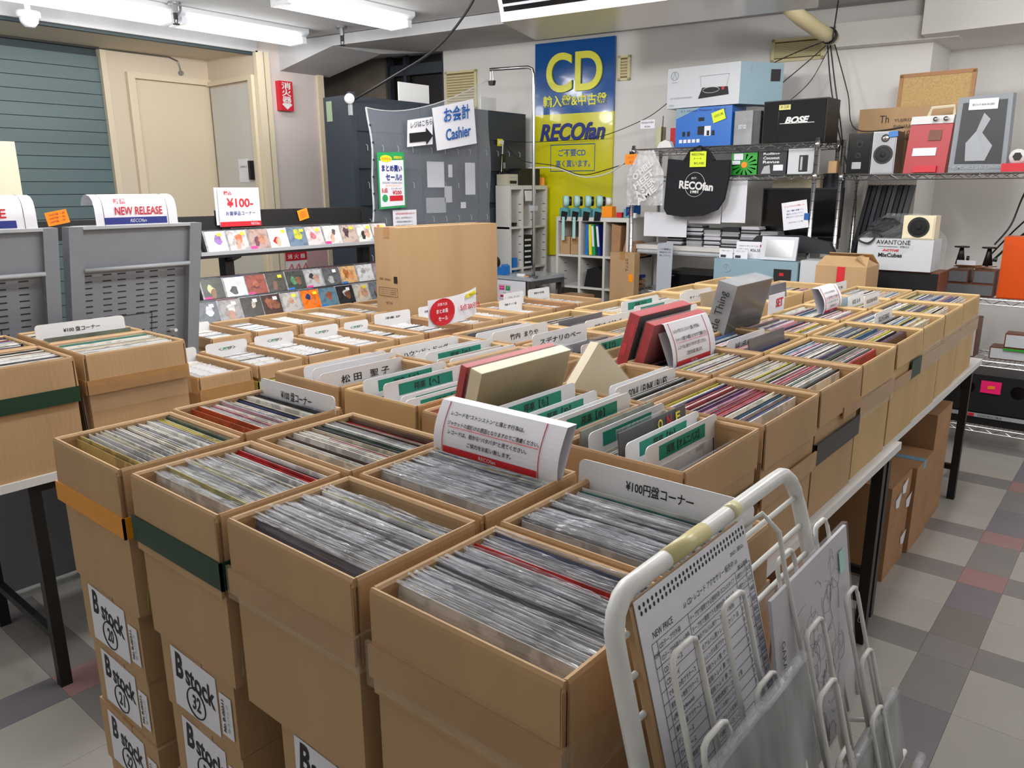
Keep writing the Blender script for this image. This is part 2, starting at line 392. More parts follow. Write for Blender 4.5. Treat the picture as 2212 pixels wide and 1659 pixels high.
# ceiling beam with its haunch (runs with the skewed back wall), underside rises to the wall
BF = Vector((1.897, .328, 0)).normalized(); B0 = Vector((-6.014, 4.44, 0))
def bp(x, z): t = (x+6.014)/BF.x; return Vector((x, B0.y+BF.y*t, z))
g = G()
A = [bp(-6.45, 2.995), bp(-1.2, 2.995), bp(-1.2, 2.91), bp(-5.76, 2.91), bp(-6.4, 2.755), bp(-6.45, 2.755)]
n = len(A); Bk = [Vector((p.x, byw(p.x)-.01, 2.99)) for p in A]
Bm = [p+Vector((0, .55, 0)) for p in A]
g.add(A, [tuple(range(n))])
g.add([A[3], A[2], Bk[2], Bk[3]], [(0, 1, 2, 3)])
g.add([A[4], A[3], Bm[3], Bm[4]], [(0, 1, 2, 3)]); g.add([A[5], A[4], Bm[4], Bm[5]], [(0, 1, 2, 3)])
g.add([Bm[3], Bm[4], Bm[5], Bk[5], Bk[3]], [(0, 1, 2), (0, 2, 3, 4)]); g.add([A[3], Bm[3], Bk[3]], [(0, 1, 2)])
struct('beam_ceiling', g, M['ceil'])

# ---------------------------------------------------------------- ceiling lamps
def lamp(x, y0, y1, lab, z=CZ, w=.26, n=1):
    t = thing('fluorescent_lamp', lab, 'ceiling light', (x, (y0+y1)/2, z-.12), 'fluorescent ceiling fittings')
    prof = [(-w/2, 0), (-w/2, -.03), (-.035, -.085), (.035, -.085), (w/2, -.03), (w/2, 0)]
    g = G(); g.prism([(x+a, y0, z+b) for a, b in prof], (0, 0, 0), (0, y1-y0, 0)); part('reflector', g, M['fixture'], t)
    L = (y1-y0)/n
    for k in range(n):
        for s in (-1, 1):
            part('tube', G().cyl((x+s*.075, y0+k*L+.05, z-.095), (x+s*.075, y0+(k+1)*L-.05, z-.095), .016, 10), M['tube'], t, smooth=True)
        part('lamp_socket', G().box(x-.1, x+.1, y0+k*L+.01, y0+k*L+.05, z-.11, z-.06), M['fixture'], t)
        part('lamp_socket', G().box(x-.1, x+.1, y0+(k+1)*L-.05, y0+(k+1)*L-.01, z-.11, z-.06), M['fixture'], t)
    return t
lamp(-5.85, 3.12, 4.22, 'farther fluorescent fitting by the shutter, ending at the beam')
lamp(-5.85, 2.0, 3.10, 'nearer fluorescent fitting by the shutter, cut by the left edge')
lamp(-4.72, 3.25, 4.36, 'twin tube fluorescent fitting at the top edge near the long cable')
for p in [(-5.85, 3.67), (-5.85, 2.55), (-4.72, 3.8)]:
    tube_light('tube_light', p[0], p[1], 2.80, 8, 1.0)
t = thing('smoke_detector', 'small white lamp holder under the ceiling at the top left', 'detector', (-6.213, 2.269, 2.895))
part('base', G().cyl((-6.213, 2.269, 2.999), (-6.213, 2.269, 2.86), .02, 12).cyl((-6.213, 2.269, 2.9), (-6.213, 2.269, 2.86), .075, 20), M['white'], t, True)
part('bulb_cover', G().tube([(-6.213, 2.269, 2.86), (-6.213, 2.269, 2.83), (-6.213, 2.269, 2.80)], [.06, .055, .03], 18), M['fixture'], t, True)
for (x, y, z, lb) in [(-5.43, 4.33, CZ, 'fire sprinkler head hanging in front of the ceiling beam'), (-5.646, 3.027, CZ, 'fire sprinkler head between the two left fluorescent fittings')]:
    t = thing('sprinkler', lb, 'sprinkler', (x, y, z-.16))
    part('cap', G().cyl((x, y, z), (x, y, z-.015), .045, 14).cyl((x, y, z-.015), (x, y, z-.07), .02, 10), M['steel'], t)
    part('nozzle', G().cyl((x, y, z-.07), (x, y, z-.11), .016, 8).tube([(x-.01, y, z-.1), (x-.02, y, z-.12), (x-.01, y, z-.14)], .004, 5).tube([(x+.01, y, z-.1), (x+.02, y, z-.12), (x+.01, y, z-.14)], .004, 5).cyl((x, y, z-.14), (x, y, z-.146), .024, 10), M['slot'], t)

# ---------------------------------------------------------------- ceiling air conditioner
ac = thing('air_conditioner', 'long white ceiling air conditioner hanging above the CD sign', 'air conditioner', (-3.0, 4.5, 2.7))
a0 = Vector((-3.343, 3.902, 0)); a1 = Vector((-3.551, 4.508, 0)); a3 = Vector((-1.727, 4.80, 0)); a2 = a0+(a3-a1)
dx = (a3-a1).normalized(); dy = (a1-a0)
g = G(); zb, zt = 2.70, CZ
vs = []
P0 = [a0+Vector((0, 0, zb)), a1+Vector((0, 0, zb)), a3+Vector((0, 0, zb)), a2+Vector((0, 0, zb))]
F0 = [a0-dy*.03+Vector((0, 0, zb+.045)), a2-dy*.03+Vector((0, 0, zb+.045))]
g.add([P0[0], P0[1], P0[2], P0[3]], [(0, 3, 2, 1)])
g.add([F0[0], F0[1], P0[3], P0[0]], [(0, 3, 2, 1)])
top = [q+Vector((0, 0, zt)) for q in (a0-dy*.25, a1, a3, a2-dy*.25)]
g.add([P0[0], P0[1], top[1], top[0], F0[0]], [(0, 1, 2, 3, 4)])
g.add([P0[3], P0[2], top[2], top[3], F0[1]], [(0, 4, 3, 2, 1)])
g.add([P0[1], P0[2], top[2], top[1]], [(0, 1, 2, 3)])
g.add([F0[0], F0[1], top[3], top[0]], [(0, 1, 2, 3)])
part('housing', g, M['ac'], ac)
g = G(); fn = (top[0]-F0[0]); nrm = -dy.normalized()
q = [F0[0]+dx*.03+fn*.02, F0[1]-dx*.03+fn*.02, F0[1]-dx*.03+fn*.85, F0[0]+dx*.03+fn*.85]
g.add([p+nrm*.004 for p in q], [(0, 1, 2, 3)]); part('air_outlet', g, M['blackgloss'], ac)
for k in range(3):
    c0 = q[0]+fn*(.12+.2*k)+nrm*.008; c1 = q[1]+fn*(.12+.2*k)+nrm*.008
    part('louvre', G().tube([c0, c1], .008, 5), M['greylt'], ac)
part('seam', G().obox((a0+a1)/2+(a3-a1)/2+Vector((0, 0, zb+.004))+dy*.22, dx, dy, Z, .9, .002, .002), M['greylt'], ac)
# wrapped pipe at the end of the unit, with its hanging wires
t = thing('wrapped_duct', 'cream cloth wrapped duct slanting out of the air conditioner', 'duct', (-2.2, 5.6, 2.55))
part('duct_pipe', G().tube([(-2.10, 5.30, 2.83), (-2.09, 5.5, 2.80), (-2.08, 5.85, 2.765), (-2.07, 6.1, 2.75)], [.042, .05, .052, .048], 14), M['vent'], t, True)
part('duct_strap', G().tube([(-2.072, 6.0, 2.756), (-2.071, 6.05, 2.753)], .056, 14), M['black'], t, True)
struct('trim_4', G().prism([(-2.08, byw(-2.08)-.02, 2.70), (-1.3, 6.45, 2.70), (-1.3, 6.45, 2.86), (-2.08, byw(-2.08)-.02, 2.86)], (0, 0, 0), (0, -.12, 0)), M['wall'])

# ---------------------------------------------------------------- vents on the back wall
def vent(x0, x1, z0, z1, n, lab):
    t = thing('wall_vent', lab, 'vent', ((x0+x1)/2, byw((x0+x1)/2), z0))
    c = Vector(((x0+x1)/2, byw((x0+x1)/2), (z0+z1)/2))+BN*.008; hw = (x1-x0)/2; hh = (z1-z0)/2
    part('back_plate', G().obox(c, BD, BN, Z, hw-.01, .004, hh-.01), M['ventd'], t)
    g = G()
    for s in (-1, 1): g.obox(c+BD*s*(hw-.012), BD, BN, Z, .012, .014, hh)
    for s in (-1, 1): g.obox(c+Z*s*(hh-.01), BD, BN, Z, hw, .014, .01)
    part('frame', g, M['vent'], t)
    for k in range(n):
        z = -hh+.03+(2*hh-.06)*(k+.5)/n
        part('louvre', G().obox(c+Z*z+BN*.006, BD, BN+Z*-.5, Z+BN*.5, hw-.022, .002, (hh-.03)/n*.8), M['vent'], t)
vent(-2.575, -2.185, 2.645, 2.81, 9, 'cream louvred vent high on the wall behind the cables')
vent(-3.82, -3.71, 2.60, 2.80, 6, 'narrow cream vent just right of the CD sign')
vent(-5.58, -5.22, 2.45, 2.80, 12, 'wide cream vent between the dark window and the CD sign')

# ---------------------------------------------------------------- the CD sign board
sg = thing('shop_sign', 'tall blue and yellow CD shop sign on the back wall', 'sign', (-4.22, byw(-4.22), 1.1))
def sb(x, z, off=.03): return Vector((x, byw(x), z))+BN*off
part('blue_panel', G().prism([sb(-4.60, 2.355, 0), sb(-3.845, 2.355, 0), sb(-3.845, 2.96, 0), sb(-4.60, 2.96, 0)], (0, 0, 0), BN*.03), M['signblue'], sg)
part('yellow_panel', G().prism([sb(-4.60, 1.1, 0), sb(-3.845, 1.1, 0), sb(-3.845, 2.355, 0), sb(-4.60, 2.355, 0)], (0, 0, 0), BN*.03), M['signyellow'], sg)
text('CD', sb(-4.215, 2.70, .04), BD, Z, .54, .33, M['signletter'], sg, bold=.02, depth=.02)
text('輸入盤&中古盤', sb(-4.21, 2.465, .032), BD, Z, .62, .10, M['signletter'], sg, bold=.02, depth=.012)
text('RECOfan', sb(-4.23, 2.20, .032), BD, Z, .64, .15, M['navy'], sg, bold=.03, shear=.25, depth=.02)
text('ご不要CD', sb(-4.23, 2.02, .032), BD, Z, .27, .065, M['bluep'], sg, bold=.015)
text('高く買います。', sb(-4.22, 1.925, .032), BD, Z, .34, .065, M['bluep'], sg, bold=.015)
g = G()
for (xa, za, xb_, zb_) in [(-4.44, 2.09, -4.01, 2.09), (-4.44, 1.86, -4.01, 1.86), (-4.44, 1.86, -4.44, 2.09), (-4.01, 1.86, -4.01, 2.09)]:
    g.tube([sb(xa, za, .032), sb(xb_, zb_, .032)], .0035, 4)
part('border', g, M['bluep'], sg)

# ---------------------------------------------------------------- signs on the pillar
t = thing('fire_extinguisher_sign', 'small red upright fire extinguisher sign with a white arrow on the pillar', 'sign', (XP, 4.385, 2.41))
part('plate', G().box(XP, XP+.06, 4.315, 4.455, 2.41, 2.665), M['red'], t)
text('消', (XP+.062, 4.385, 2.625), Y, Z, .10, .06, M['white'], t, bold=.02); text('火', (XP+.062, 4.385, 2.565), Y, Z, .10, .06, M['white'], t, bold=.02)
text('器', (XP+.062, 4.385, 2.505), Y, Z, .10, .055, M['white'], t, bold=.02)
part('arrow', G().add([(XP+.061, 4.33, 2.465), (XP+.061, 4.385, 2.42), (XP+.061, 4.44, 2.465), (XP+.061, 4.42, 2.475), (XP+.061, 4.35, 2.475)], [(0, 1, 2, 3, 4)]), M['white'], t)
t = thing('extinguisher_notice', 'small red and white extinguisher notice low on the pink pillar panel', 'sign', (XP+.014, 4.39, .93))
part('plate', G().box(XP+.012, XP+.018, 4.27, 4.51, .93, 1.13), M['white'], t)
part('heading', G().box(XP+.018, XP+.020, 4.27, 4.51, 1.05, 1.13), M['red'], t)
text('消 火 器', (XP+.022, 4.39, 1.09), Y, Z, .2, .045, M['white'], t, bold=.02)
for k in range(3):
    part('pictogram', G().tube([(XP+.021, 4.30+k*.08, .97), (XP+.021, 4.33+k*.08, 1.02), (XP+.021, 4.35+k*.08, .96)], .006, 4), M['red'], t)

# ================================================================ TABLES
TZ = .79
def table(x0, x1, y0, y1, lab, z=TZ, legx=.04, cross=True):
    t = thing('folding_table', lab, 'table', ((x0+x1)/2, (y0+y1)/2, 0))
    part('tabletop', G().box(x0, x1, y0, y1, z-.028, z), M['tablewhite'], t)
    g = G()
    for x in (x0+legx, x1-legx): g.box(x-.014, x+.014, y0+.1, y1-.1, z-.06, z-.028)
    part('side_rail', G().box(x1-legx-.014, x1-legx+.014, y0+.1, y1-.1, z-.06, z-.028), M['black'], t)
    part('side_rail', G().box(x0+legx-.014, x0+legx+.014, y0+.1, y1-.1, z-.06, z-.028), M['black'], t)
    for y in (y0+.11, y1-.11):
        for x in (x0+legx, x1-legx):
            part('leg', G().box(x-.019, x+.019, y-.019, y+.019, 0, z-.03), M['black'], t)
        if cross: part('cross_bar', G().box(x0+legx+.019, x1-legx-.019, y-.012, y+.012, .17, .20), M['black'], t)
    return t
table(-1.27, -.63, 1.19, 2.985, 'white topped folding table along the right aisle, nearer of the two')
table(-1.29, -.665, 2.99, 4.79, 'white topped folding table along the right aisle, farther of the two')
table(-2.03, -1.38, 1.19, 2.985, 'white topped folding table under the Japanese music boxes, nearer one')
table(-2.05, -1.40, 2.99, 4.79, 'white topped folding table under the Japanese music boxes, farther one')
table(-3.42, -2.73, .70, 2.45, 'white topped folding table at the left edge under taped record boxes')
table(-3.32, -2.735, 2.46, 4.28, 'white topped folding table under the nearer column of single boxes')
table(-3.99, -3.46, 1.86, 3.66, 'white topped folding table under the rear column of single boxes')

# ================================================================ CARDBOARD BOXES
def carton_open(x0, x1, y0, y1, z0, z1, lab, flap=.12, m='card', tapes=(), mf=None, group=None, jog=0):
    """open box; each wall of board, a folded flap lies down outside of it"""
    t = thing('cardboard_box', lab, 'box', ((x0+x1)/2, (y0+y1)/2, z0), group, rz=jog)
    mf = mf or m
    hx, hy, H_ = (x1-x0)/2, (y1-y0)/2, z1-z0
    w = .005; i = .006        # board thickness, inset of the wall behind the flap
    g = G(); a, b = hx-i, hy-i
    g.box(-a, a, -b, b, 0, w)
    g.box(-a, a, -b, -b+w, w, H_-.004).box(-a, a, b-w, b, w, H_-.004).box(-a, -a+w, -b+w, b-w, w, H_-.004).box(a-w, a, -b+w, b-w, w, H_-.004)
    lpart('box_body', g, M[m], t)
    # flap: a rounded fold over the rim and a panel hanging outside
    def flp(nx, ny, half, dist, d):
        prof = [(-w-.001, -.014), (-w-.001, -.004), (-w*.4, .0), (i*.4, .001), (i*.85, -.004), (i, -.012), (i+R.uniform(0, .004), -d), (i-.003, -d), (i-.0035, -.014), (-.002, -.0145)]
        tx, ty = -ny, nx
        P = [(nx*(dist-i+p)+tx*(-half), ny*(dist-i+p)+ty*(-half), H_+q) for p, q in prof]
        gg = G(); gg.prism(P, (0, 0, 0), (tx*2*half, ty*2*half, 0))
        lpart('flap', gg, [M[mf]], t)
    for (nx, ny, half, dist) in ((0, -1, hx-.004, hy), (0, 1, hx-.004, hy), (-1, 0, hy-.009, hx), (1, 0, hy-.009, hx)):
        flp(nx, ny, half, dist, flap+R.uniform(-.012, .012))
    # tapes: (material, side, z offset below rim, height, from, to) in fractions along the side
    for (mt, sd, dz, h, f0, f1) in tapes:
        e = .0015 if mt != 'cleartape' else .0025; g = G(); zt = H_-dz; o = .004
        if 'y' == sd: g.box(-hx+2*hx*f0, -hx+2*hx*f1, -hy-o-e, -hy-o+.003, zt-h, zt)
        if 'x' == sd: g.box(hx+o-.003, hx+o+e, -hy+2*hy*f0, -hy+2*hy*f1, zt-h, zt)
        if 'w' == sd:    # wraps round the near right corner
            g.box(-hx-o, hx+o+e, -hy-o-e, -hy-o+.003, zt-h, zt); g.box(hx+o-.003, hx+o+e, -hy-o-e, hy+o, zt-h, zt)
        lpart('tape', g, M[mt], t)
    return t
def carton_shut(x0, x1, y0, y1, z0, z1, lab, m='card3', tapes=(), group=None, open_top=False, cat='box', name='cardboard_box'):
    t = thing(name, lab, cat, ((x0+x1)/2, (y0+y1)/2, z0), group)
    hx, hy, H_ = (x1-x0)/2, (y1-y0)/2, z1-z0
    g = G().box(-hx, hx, -hy, hy, 0, H_-.005); lpart('box_body', g, M[m], t)
    for s in (-1, 1):
        lpart('flap', G().box(-hx if s < 0 else .001, -.001 if s < 0 else hx, -hy, hy, H_-.005, H_), M[m], t)
    lpart('tape', G().box(-.025, .025, -hy-.001, hy+.001, H_, H_+.001).box(-.025, .025, -hy-.0012, -hy, H_-.06, H_), M['tape'], t)
    return t

RIM = 1.167
front = [  # x0 x1 y0 y1 z0 label tapes
 (-1.842, -1.512, .592, .868, .838, 'front row box with an orange tape band, leftmost of the row', [('orange_tape', 'w', .10, .045, 0, 1)], .13),
 (-1.480, -1.158, .600, .868, .826, 'front row box with a dark green tape band', [('green_tape', 'w', .085, .052, 0, 1)], .145),
 (-1.139, -.802, .606, .868, .815, 'front row box with a clear tape round it, second from the right', [('tape', 'y', .09, .045, 0, 1), ('cleartape', 'w', .085, .06, 0, 1)], .13),
 (-.772, -.434, .606, .875, .80, 'big cardboard box nearest the camera at the bottom centre', [('tape', 'y', .085, .05, 0, 1), ('cleartape', 'w', .08, .07, 0, 1)], .16),
 (-1.862, -1.530, .876, 1.158, .83, 'second row box at the left, holding the 100 yen card', [], .12),
 (-1.480, -1.150, .876, 1.150, .83, 'second row box behind the green banded box', [], .12),
 (-1.133, -.806, .882, 1.160, .83, 'second row box in front of the curved paper notice', [], .12),
 (-.776, -.424, .886, 1.165, .83, 'second row box beside the white wire stand', [('tape', 'x', .10, .05, 0, 1)], .12)]
BX = []
for (x0, x1, y0, y1, z0, lab, tp, fp) in front:
    carton_open(x0, x1, y0, y1, z0, RIM, lab, fp, tapes=tp); BX.append((x0, x1, y0, y1, z0))
# grid of record boxes on the tables
rows = [(1.28, 1.65), (1.675, 2.045), (2.065, 2.445), (2.465, 2.85), (2.885, 3.27), (3.29, 3.67), (3.70, 4.085), (4.115, 4.53)]
cols = {'a': (-2.02, -1.705), 'b': (-1.685, -1.392), 'c': (-1.252, -.958), 'd': (-.945, -.642)}
cname = {'a': 'left table column', 'b': 'column left of the upright box sets', 'c': 'column right of the upright box sets', 'd': 'aisle side column'}
rname = ['nearest row', 'second row', 'third row', 'fourth row', 'fifth row', 'sixth row', 'seventh row', 'farthest row']
GRID = {}
for r, (y0, y1) in enumerate(rows):
    for c, (x0, x1) in cols.items():
        sh_ = -.006*max(0, r-1); tp = []
        z0 = TZ; zt = RIM
        if c == 'a' and r >= 1: sh_ -= .01
        mm = 'card2' if r >= 3 else 'card'
        if c == 'd':
            if r == 0: tp = [('black_tape', 'x', .13, .05, .45, 1)]
            if r == 1: tp = [('tape', 'x', .16, .05, 0, 1)]
            if r == 2: tp = [('black_tape', 'w', .150, .062, 0, 1), ('tape', 'x', .09, .035, .55, 1)]
            if r == 3: tp = [('tape', 'w', .11, .05, 0, 1), ('cleartape', 'w', .1, .08, 0, 1)]
            if r == 4: tp = [('green_tape', 'x', .10, .07, .60, .98), ('tape', 'x', .13, .04, 0, .6)]
            if r in (5, 6, 7): tp = [('tape', 'x', .12, .05, 0, 1), ('cleartape', 'w', .09, .09, 0, 1)]
        mb = 'card2' if (r == 0 and c == 'b') else mm
        lab = {('a', 0): 'record box on the left table whose front divider names a female idol singer', ('b', 0): 'pale ribbed record box left of the gold box set',
               ('c', 0): 'record box behind the curved paper notice', ('d', 0): 'record box holding green labelled dividers and the dark O N E record',
               ('d', 1): 'record box behind the ONE record, at the aisle corner', ('c', 1): 'half empty record box with the soul, funk and blues divider',
               ('d', 2): 'record box with a broad black tape band on the aisle side'}.get((c, r), 'open cardboard record box, %s of the %s' % (rname[r], cname[c]))
        carton_open(x0+sh_, x1+sh_, y0, y1, z0, zt, lab, .10, m=mb, tapes=tp)
        GRID[c, r] = (x0+sh_, x1+sh_, y0, y1, z0)
# narrow carton in the gap, holding the tall box sets
gapb = carton_open(-1.384, -1.262, 1.288, 1.66, .80, RIM-.01, 'narrow box in the gap holding the gold and red box sets', .08)
gapc = carton_open(-1.388, -1.262, 2.08, 2.80, .80, RIM-.03, 'narrow long box in the gap farther back holding two tall box sets', .08)
for i_, (x, y0, y1) in enumerate([(-1.31, 1.3, 1.65), (-1.31, 2.1, 2.78)]):
    solo('wooden_crate', G().box(x-.04, x+.04, y0, y1, 0, .80), M['card3'], ['tall brown carton standing in the gap between tables, near one', 'tall brown carton standing in the gap between tables, far one'][i_], 'box')
# left table boxes
LB = [(-3.05, -2.735, 1.012, 1.372, 'taped record box with a paper clip mark, right rear of the left table', [('tape', 'y', .09, .05, 0, 1), ('tape', 'y', .14, .2, .5, .64)]),
      (-3.375, -3.062, 1.02, 1.372, 'record box with the 100 yen divider beside the grey rack', []),
      (-3.04, -2.735, .64, .985, 'record box with a dark green tape band on the left table', [('green_tape', 'x', .10, .052, 0, 1)]),
      (-3.375, -3.055, .62, .985, 'record box at the far left edge of the photo', [])]
for (x0, x1, y0, y1, lab, tp) in LB: carton_open(x0, x1, y0, y1, TZ, RIM, lab, .12, tapes=tp+([('tape', 'x', .09, .05, 0, 1), ('cleartape', 'x', .11, .09, 0, 1)] if x0 == -3.05 else []))
# boxes of 7 inch singles
EB = []
e_y = [(1.43, 1.665), (1.69, 1.915), (1.935, 2.17), (2.215, 2.44), (2.46, 2.64), (2.66, 2.95), (2.985, 3.215), (3.235, 3.45), (3.47, 3.715), (3.735, 3.965), (3.985, 4.25)]
nth = ['nearest', 'second', 'third', 'fourth', 'fifth', 'sixth', 'seventh', 'eighth', 'ninth', 'tenth', 'farthest']
for i, (y0, y1) in enumerate(e_y):
    tp = [('tape', 'x', .05, .06, 0, 1)] if i in (0, 2) else []
    if i == 1: tp = [('yellow_wrap', 'w', .065, .14, 0, 1)]
    if i == 8: tp = [('tape', 'x', .03, .03, 0, 1)]
    carton_open(-3.26, -2.785, y0, y1, TZ, 1.0, 'low open box of 7 inch singles, %s in the nearer column' % nth[i], .06, m='card3' if i in (5, 9) else 'card', tapes=tp)
    EB.append((-3.26, -2.785, y0, y1))
e2_y = [(1.885, 2.11), (2.135, 2.385), (2.405, 2.635), (2.655, 2.86), (2.88, 3.10), (3.12, 3.34)]
for i, (y0, y1) in enumerate(e2_y):
    carton_open(-3.955, -3.50 if i < 5 else -3.62, y0, y1, TZ, 1.0, 'low open box of 7 inch singles, %s in the rear column before the CD racks' % nth[i], .06)
    EB.append((-3.955, -3.50 if i < 5 else -3.62, y0, y1))

# B stock cartons stacked under the front row
def bstock(x0, x1, y0, y1, z0, z1, num, lab, extra=True):
    t = carton_shut(x0, x1, y0, y1, z0, z1, lab, m='card')
    o = Vector(t.location); cx = x0+(x1-x0)*.46; w = (x1-x0)*.62
    yy = -(y1-y0)/2
    zc = (z1-z0)*.5; hh = (z1-z0)*.42
    lx = cx-(x0+x1)/2
    lpart('paper_label', G().prism([(lx-w*.52, yy-.001, zc-hh), (lx+w*.5, yy-.001, zc-hh*.92), (lx+w*.5, yy-.001, zc+hh*.95), (lx-w*.5, yy-.001, zc+hh)], (0, 0, 0), (0, -.001, 0)), M['paper'], t)
    oy = y0-.0025
    text('B', (cx-w*.34, oy, z0+zc+hh*.48), X, (-.1, 0, 1), .036, .060, M['ink'], t, bold=.035, shear=.3)
    text('stock', (cx+w*.12, oy, z0+zc+hh*.30), (1, 0, -.12), (-.12, 0, 1), .115, .050, M['ink'], t, bold=.03, shear=.2)
    if num:
        text(num, (cx+.0, oy, z0+zc-hh*.42), X, Z, .034, .036, M['ink'], t, bold=.03, shear=.2)
        g = G(); g.tube([(cx+.035*math.cos(a*PI/10), oy, z0+zc-hh*.42+.033*math.sin(a*PI/10)) for a in range(20)], .0017, 4, closed=True)
        part('pen_circle', g, M['ink'], t)
    if extra:
        part('sticker', G().box(x1-.052, x1-.012, y0-.003, y0-.0015, z0+.035, z0+.125), M['paper'], t)
        text('No B-00311', (x1-.04, y0-.0045, z0+.08), Z, -X, .07, .009, M['ink'], t, bold=.04)
        text('ゆうパック', (x1-.024, y0-.0045, z0+.08), Z, -X, .06, .008, M['ink'], t)
    return t
z = 0
for k, num in enumerate(['24', '23', '22', '21', '20']):
    bstock(-1.832+.008*(k % 2), -1.545+.006*(k % 3), .603+.004*(k % 2), .98, z, z+.1665, num, 'B stock carton numbered %s, %s of the leftmost stack' % (num, ['bottom', 'second from the bottom', 'middle', 'second from the top', 'top'][k])); z += .1675
z = 0
for k, num in enumerate(['36', '35', '34', '33', '32']):
    zz = .164
    bstock(-1.462+.006*(k % 2), -1.185, .612+.003*(k % 2), .98, z, z+zz, num, '%s B stock carton, circled %s, under the green banded box' % (['bottom', 'second lowest', 'middle', 'second highest', 'top'][k], num)); z += zz+.001
z = 0
for k in range(5):
    zz = .162
    bstock(-1.05, -.79, .622, .98, z, z+zz, '4%d' % (5-k) if k == 4 else None, ['lowest', 'second lowest', 'middle', 'second highest', 'top'][k]+' B stock carton in the third stack under the front row'); z += zz+.001
for k in range(3):
    carton_shut(-.765, -.46, .64, .98, k*.2665, k*.2665+.265, ['bottom', 'middle', 'top'][k]+' plain carton under the big front box', m='card')
for k, (xa, xb2) in enumerate([(-1.83, -1.55), (-1.46, -1.18), (-1.12, -.82), (-.76, -.45)]):
    for j in range(3):
        carton_shut(xa, xb2, 1.0, 1.15, j*.2765, j*.2765+.275, '%s plain carton of the %s hidden stack under the second row' % (['bottom', 'middle', 'top'][j], ['first', 'second', 'third', 'fourth'][k]), m='card')

# ================================================================ RECORDS
PAL = [((232, 230, 224), 'white'), ((230, 224, 210), 'cream'), ((40, 40, 46), 'black'), ((96, 98, 104), 'grey'), ((232, 230, 224), 'white'), ((196, 196, 200), 'light grey'),
       ((52, 66, 120), 'dark blue'), ((170, 46, 52), 'red'), ((214, 204, 184), 'beige'), ((90, 60, 52), 'brown'), ((64, 110, 160), 'blue'), ((60, 84, 70), 'dark green'), ((216, 140, 160), 'pink'), ((216, 200, 70), 'yellow'), ((120, 90, 130), 'purple'), ((28, 30, 36), 'black'), ((238, 238, 238), 'white'), ((140, 142, 150), 'grey')]
def palette(bias):
    if bias == 'plastic': return R.choice([PAL[i] for i in (0, 2, 3, 5, 5, 17, 0, 16, 6, 4, 16, 5, 9)])
    if bias == 'white':
        q = R.random()
        return (PAL[R.choice((0, 4, 16, 1, 5, 8))] if q < .74 else PAL[R.choice((2, 3, 15, 9))] if q < .88 else PAL[R.choice((7, 6, 10, 12, 13, 11))])
    if bias == 'mix':
        q = R.random()
        return PAL[R.choice((0, 4, 16, 1, 5, 8, 17))] if q < .55 else PAL[R.choice((2, 3, 15, 9, 11))] if q < .75 else PAL[R.choice((7, 6, 10, 12, 13, 14))]
    return PAL[0]
JT = (.0022, .0032, .0042)
def jacket(th, L=.315, H_=.312, bow=0.):
    """record jacket: two boards, an open slot on top, rounded spine"""
    g = G(); a = L/2; n = 3
    b = th/2
    g.box(-a, a, -b, -b+.0007, 0, H_).box(-a, a, b-.0007, b, 0, H_-.001)
    g.box(-a, -a+.002, -b+.0007, b-.0007, 0, H_).box(-a, a, -b+.0007, b-.0007, 0, .001)
    g.box(-a+.003, a, -.0004, .0004, .001, H_-.004)
    return g
jm = {}
for th in JT: jm[th] = mesh('record', jacket(th), M['jacket'])
def filmmesh(seed):
    rr = random.Random(seed); g = G(); nx, nz = 26, 7; vs = []; bend = [rr.choice((-1, 1, 1)) for _ in range(4)]
    for j in range(nz):
        for i in range(nx+1):
            x = -.159+.318*i/nx; zf = min(1, j/(nz-3))
            z = .285+.034*zf+(.0015*math.sin(i*.3+seed)+rr.uniform(-.0006, .0006))*zf**2
            y = -.0032+zf**2*rr.uniform(-.0009, .0009)+.0006*math.sin(i*.3+seed)*zf
            if j > nz-3: q = j-(nz-3); y += q*.0021*bend[i*4//(nx+1)]; z -= q*.0009*rr.uniform(.4, 1.6)
            vs.append((x, y, z))
    for j in range(nz-1):
        for i in range(nx): g.f.append((j*(nx+1)+i, j*(nx+1)+i+1, (j+1)*(nx+1)+i+1, (j+1)*(nx+1)+i)); g.m.append(0)
    g.v = vs
    return mesh('plastic_sleeve', g, M['film'], smooth=True)
fm = [filmmesh(k) for k in range(6)]
def record(x, y, z, th, rgb, lab, grp, rot=0, tilt=.1, filmy=False, yaw=0.):
    """rot 0: jacket runs along X facing -Y; rot 90: runs along Y facing +X"""
    o = link('record', jm[th], None, None, (x, y, z)); o.rotation_euler = (-tilt, 0, rot+yaw)
    o.color = lin(rgb)+(1,)
    tag(o, lab, 'record', grp)
    if filmy:
        c = link('plastic_sleeve', R.choice(fm), None, o)
    return o
def fill_front(bi, desc, bias, filmf, y_from=0., y_to=1., n=36, over=()):
    """a row of records across one of the eight front boxes"""
    x0, x1, y0, y1, z0 = BX[bi]
    ys, ye = y0+.02+(y1-y0-.04)*y_from, y0+.02+(y1-y0-.04)*y_to
    tl = .09; back = .312*math.sin(tl)
    ye -= back*.6
    for k in range(n):
        f = k/(n-1); y = ys+(ye-ys)*f+R.uniform(-.0008, .0008)
        th = R.choice(JT); rgb, cn = palette(bias); kk = R.uniform(.9, 1.06)
        fy = filmf(f)
        for (a, b, c2, n2) in over:
            if a <= f <= b: rgb, cn = c2, n2
        lab = ('%s record in a clear sleeve in the %s' if fy else '%s spined record in the %s') % (cn, desc)
        hgt = RIM-.011-.310+R.uniform(-.006, .005)
        record((x0+x1)/2+R.uniform(-.006, .004), y, hgt, th, [min(255, c*kk) for c in rgb], lab, '%s records in the %s' % (cn+(' sleeved' if fy else ''), desc), 0, tl+R.uniform(-.012, .012), fy, R.uniform(-.012, .012))
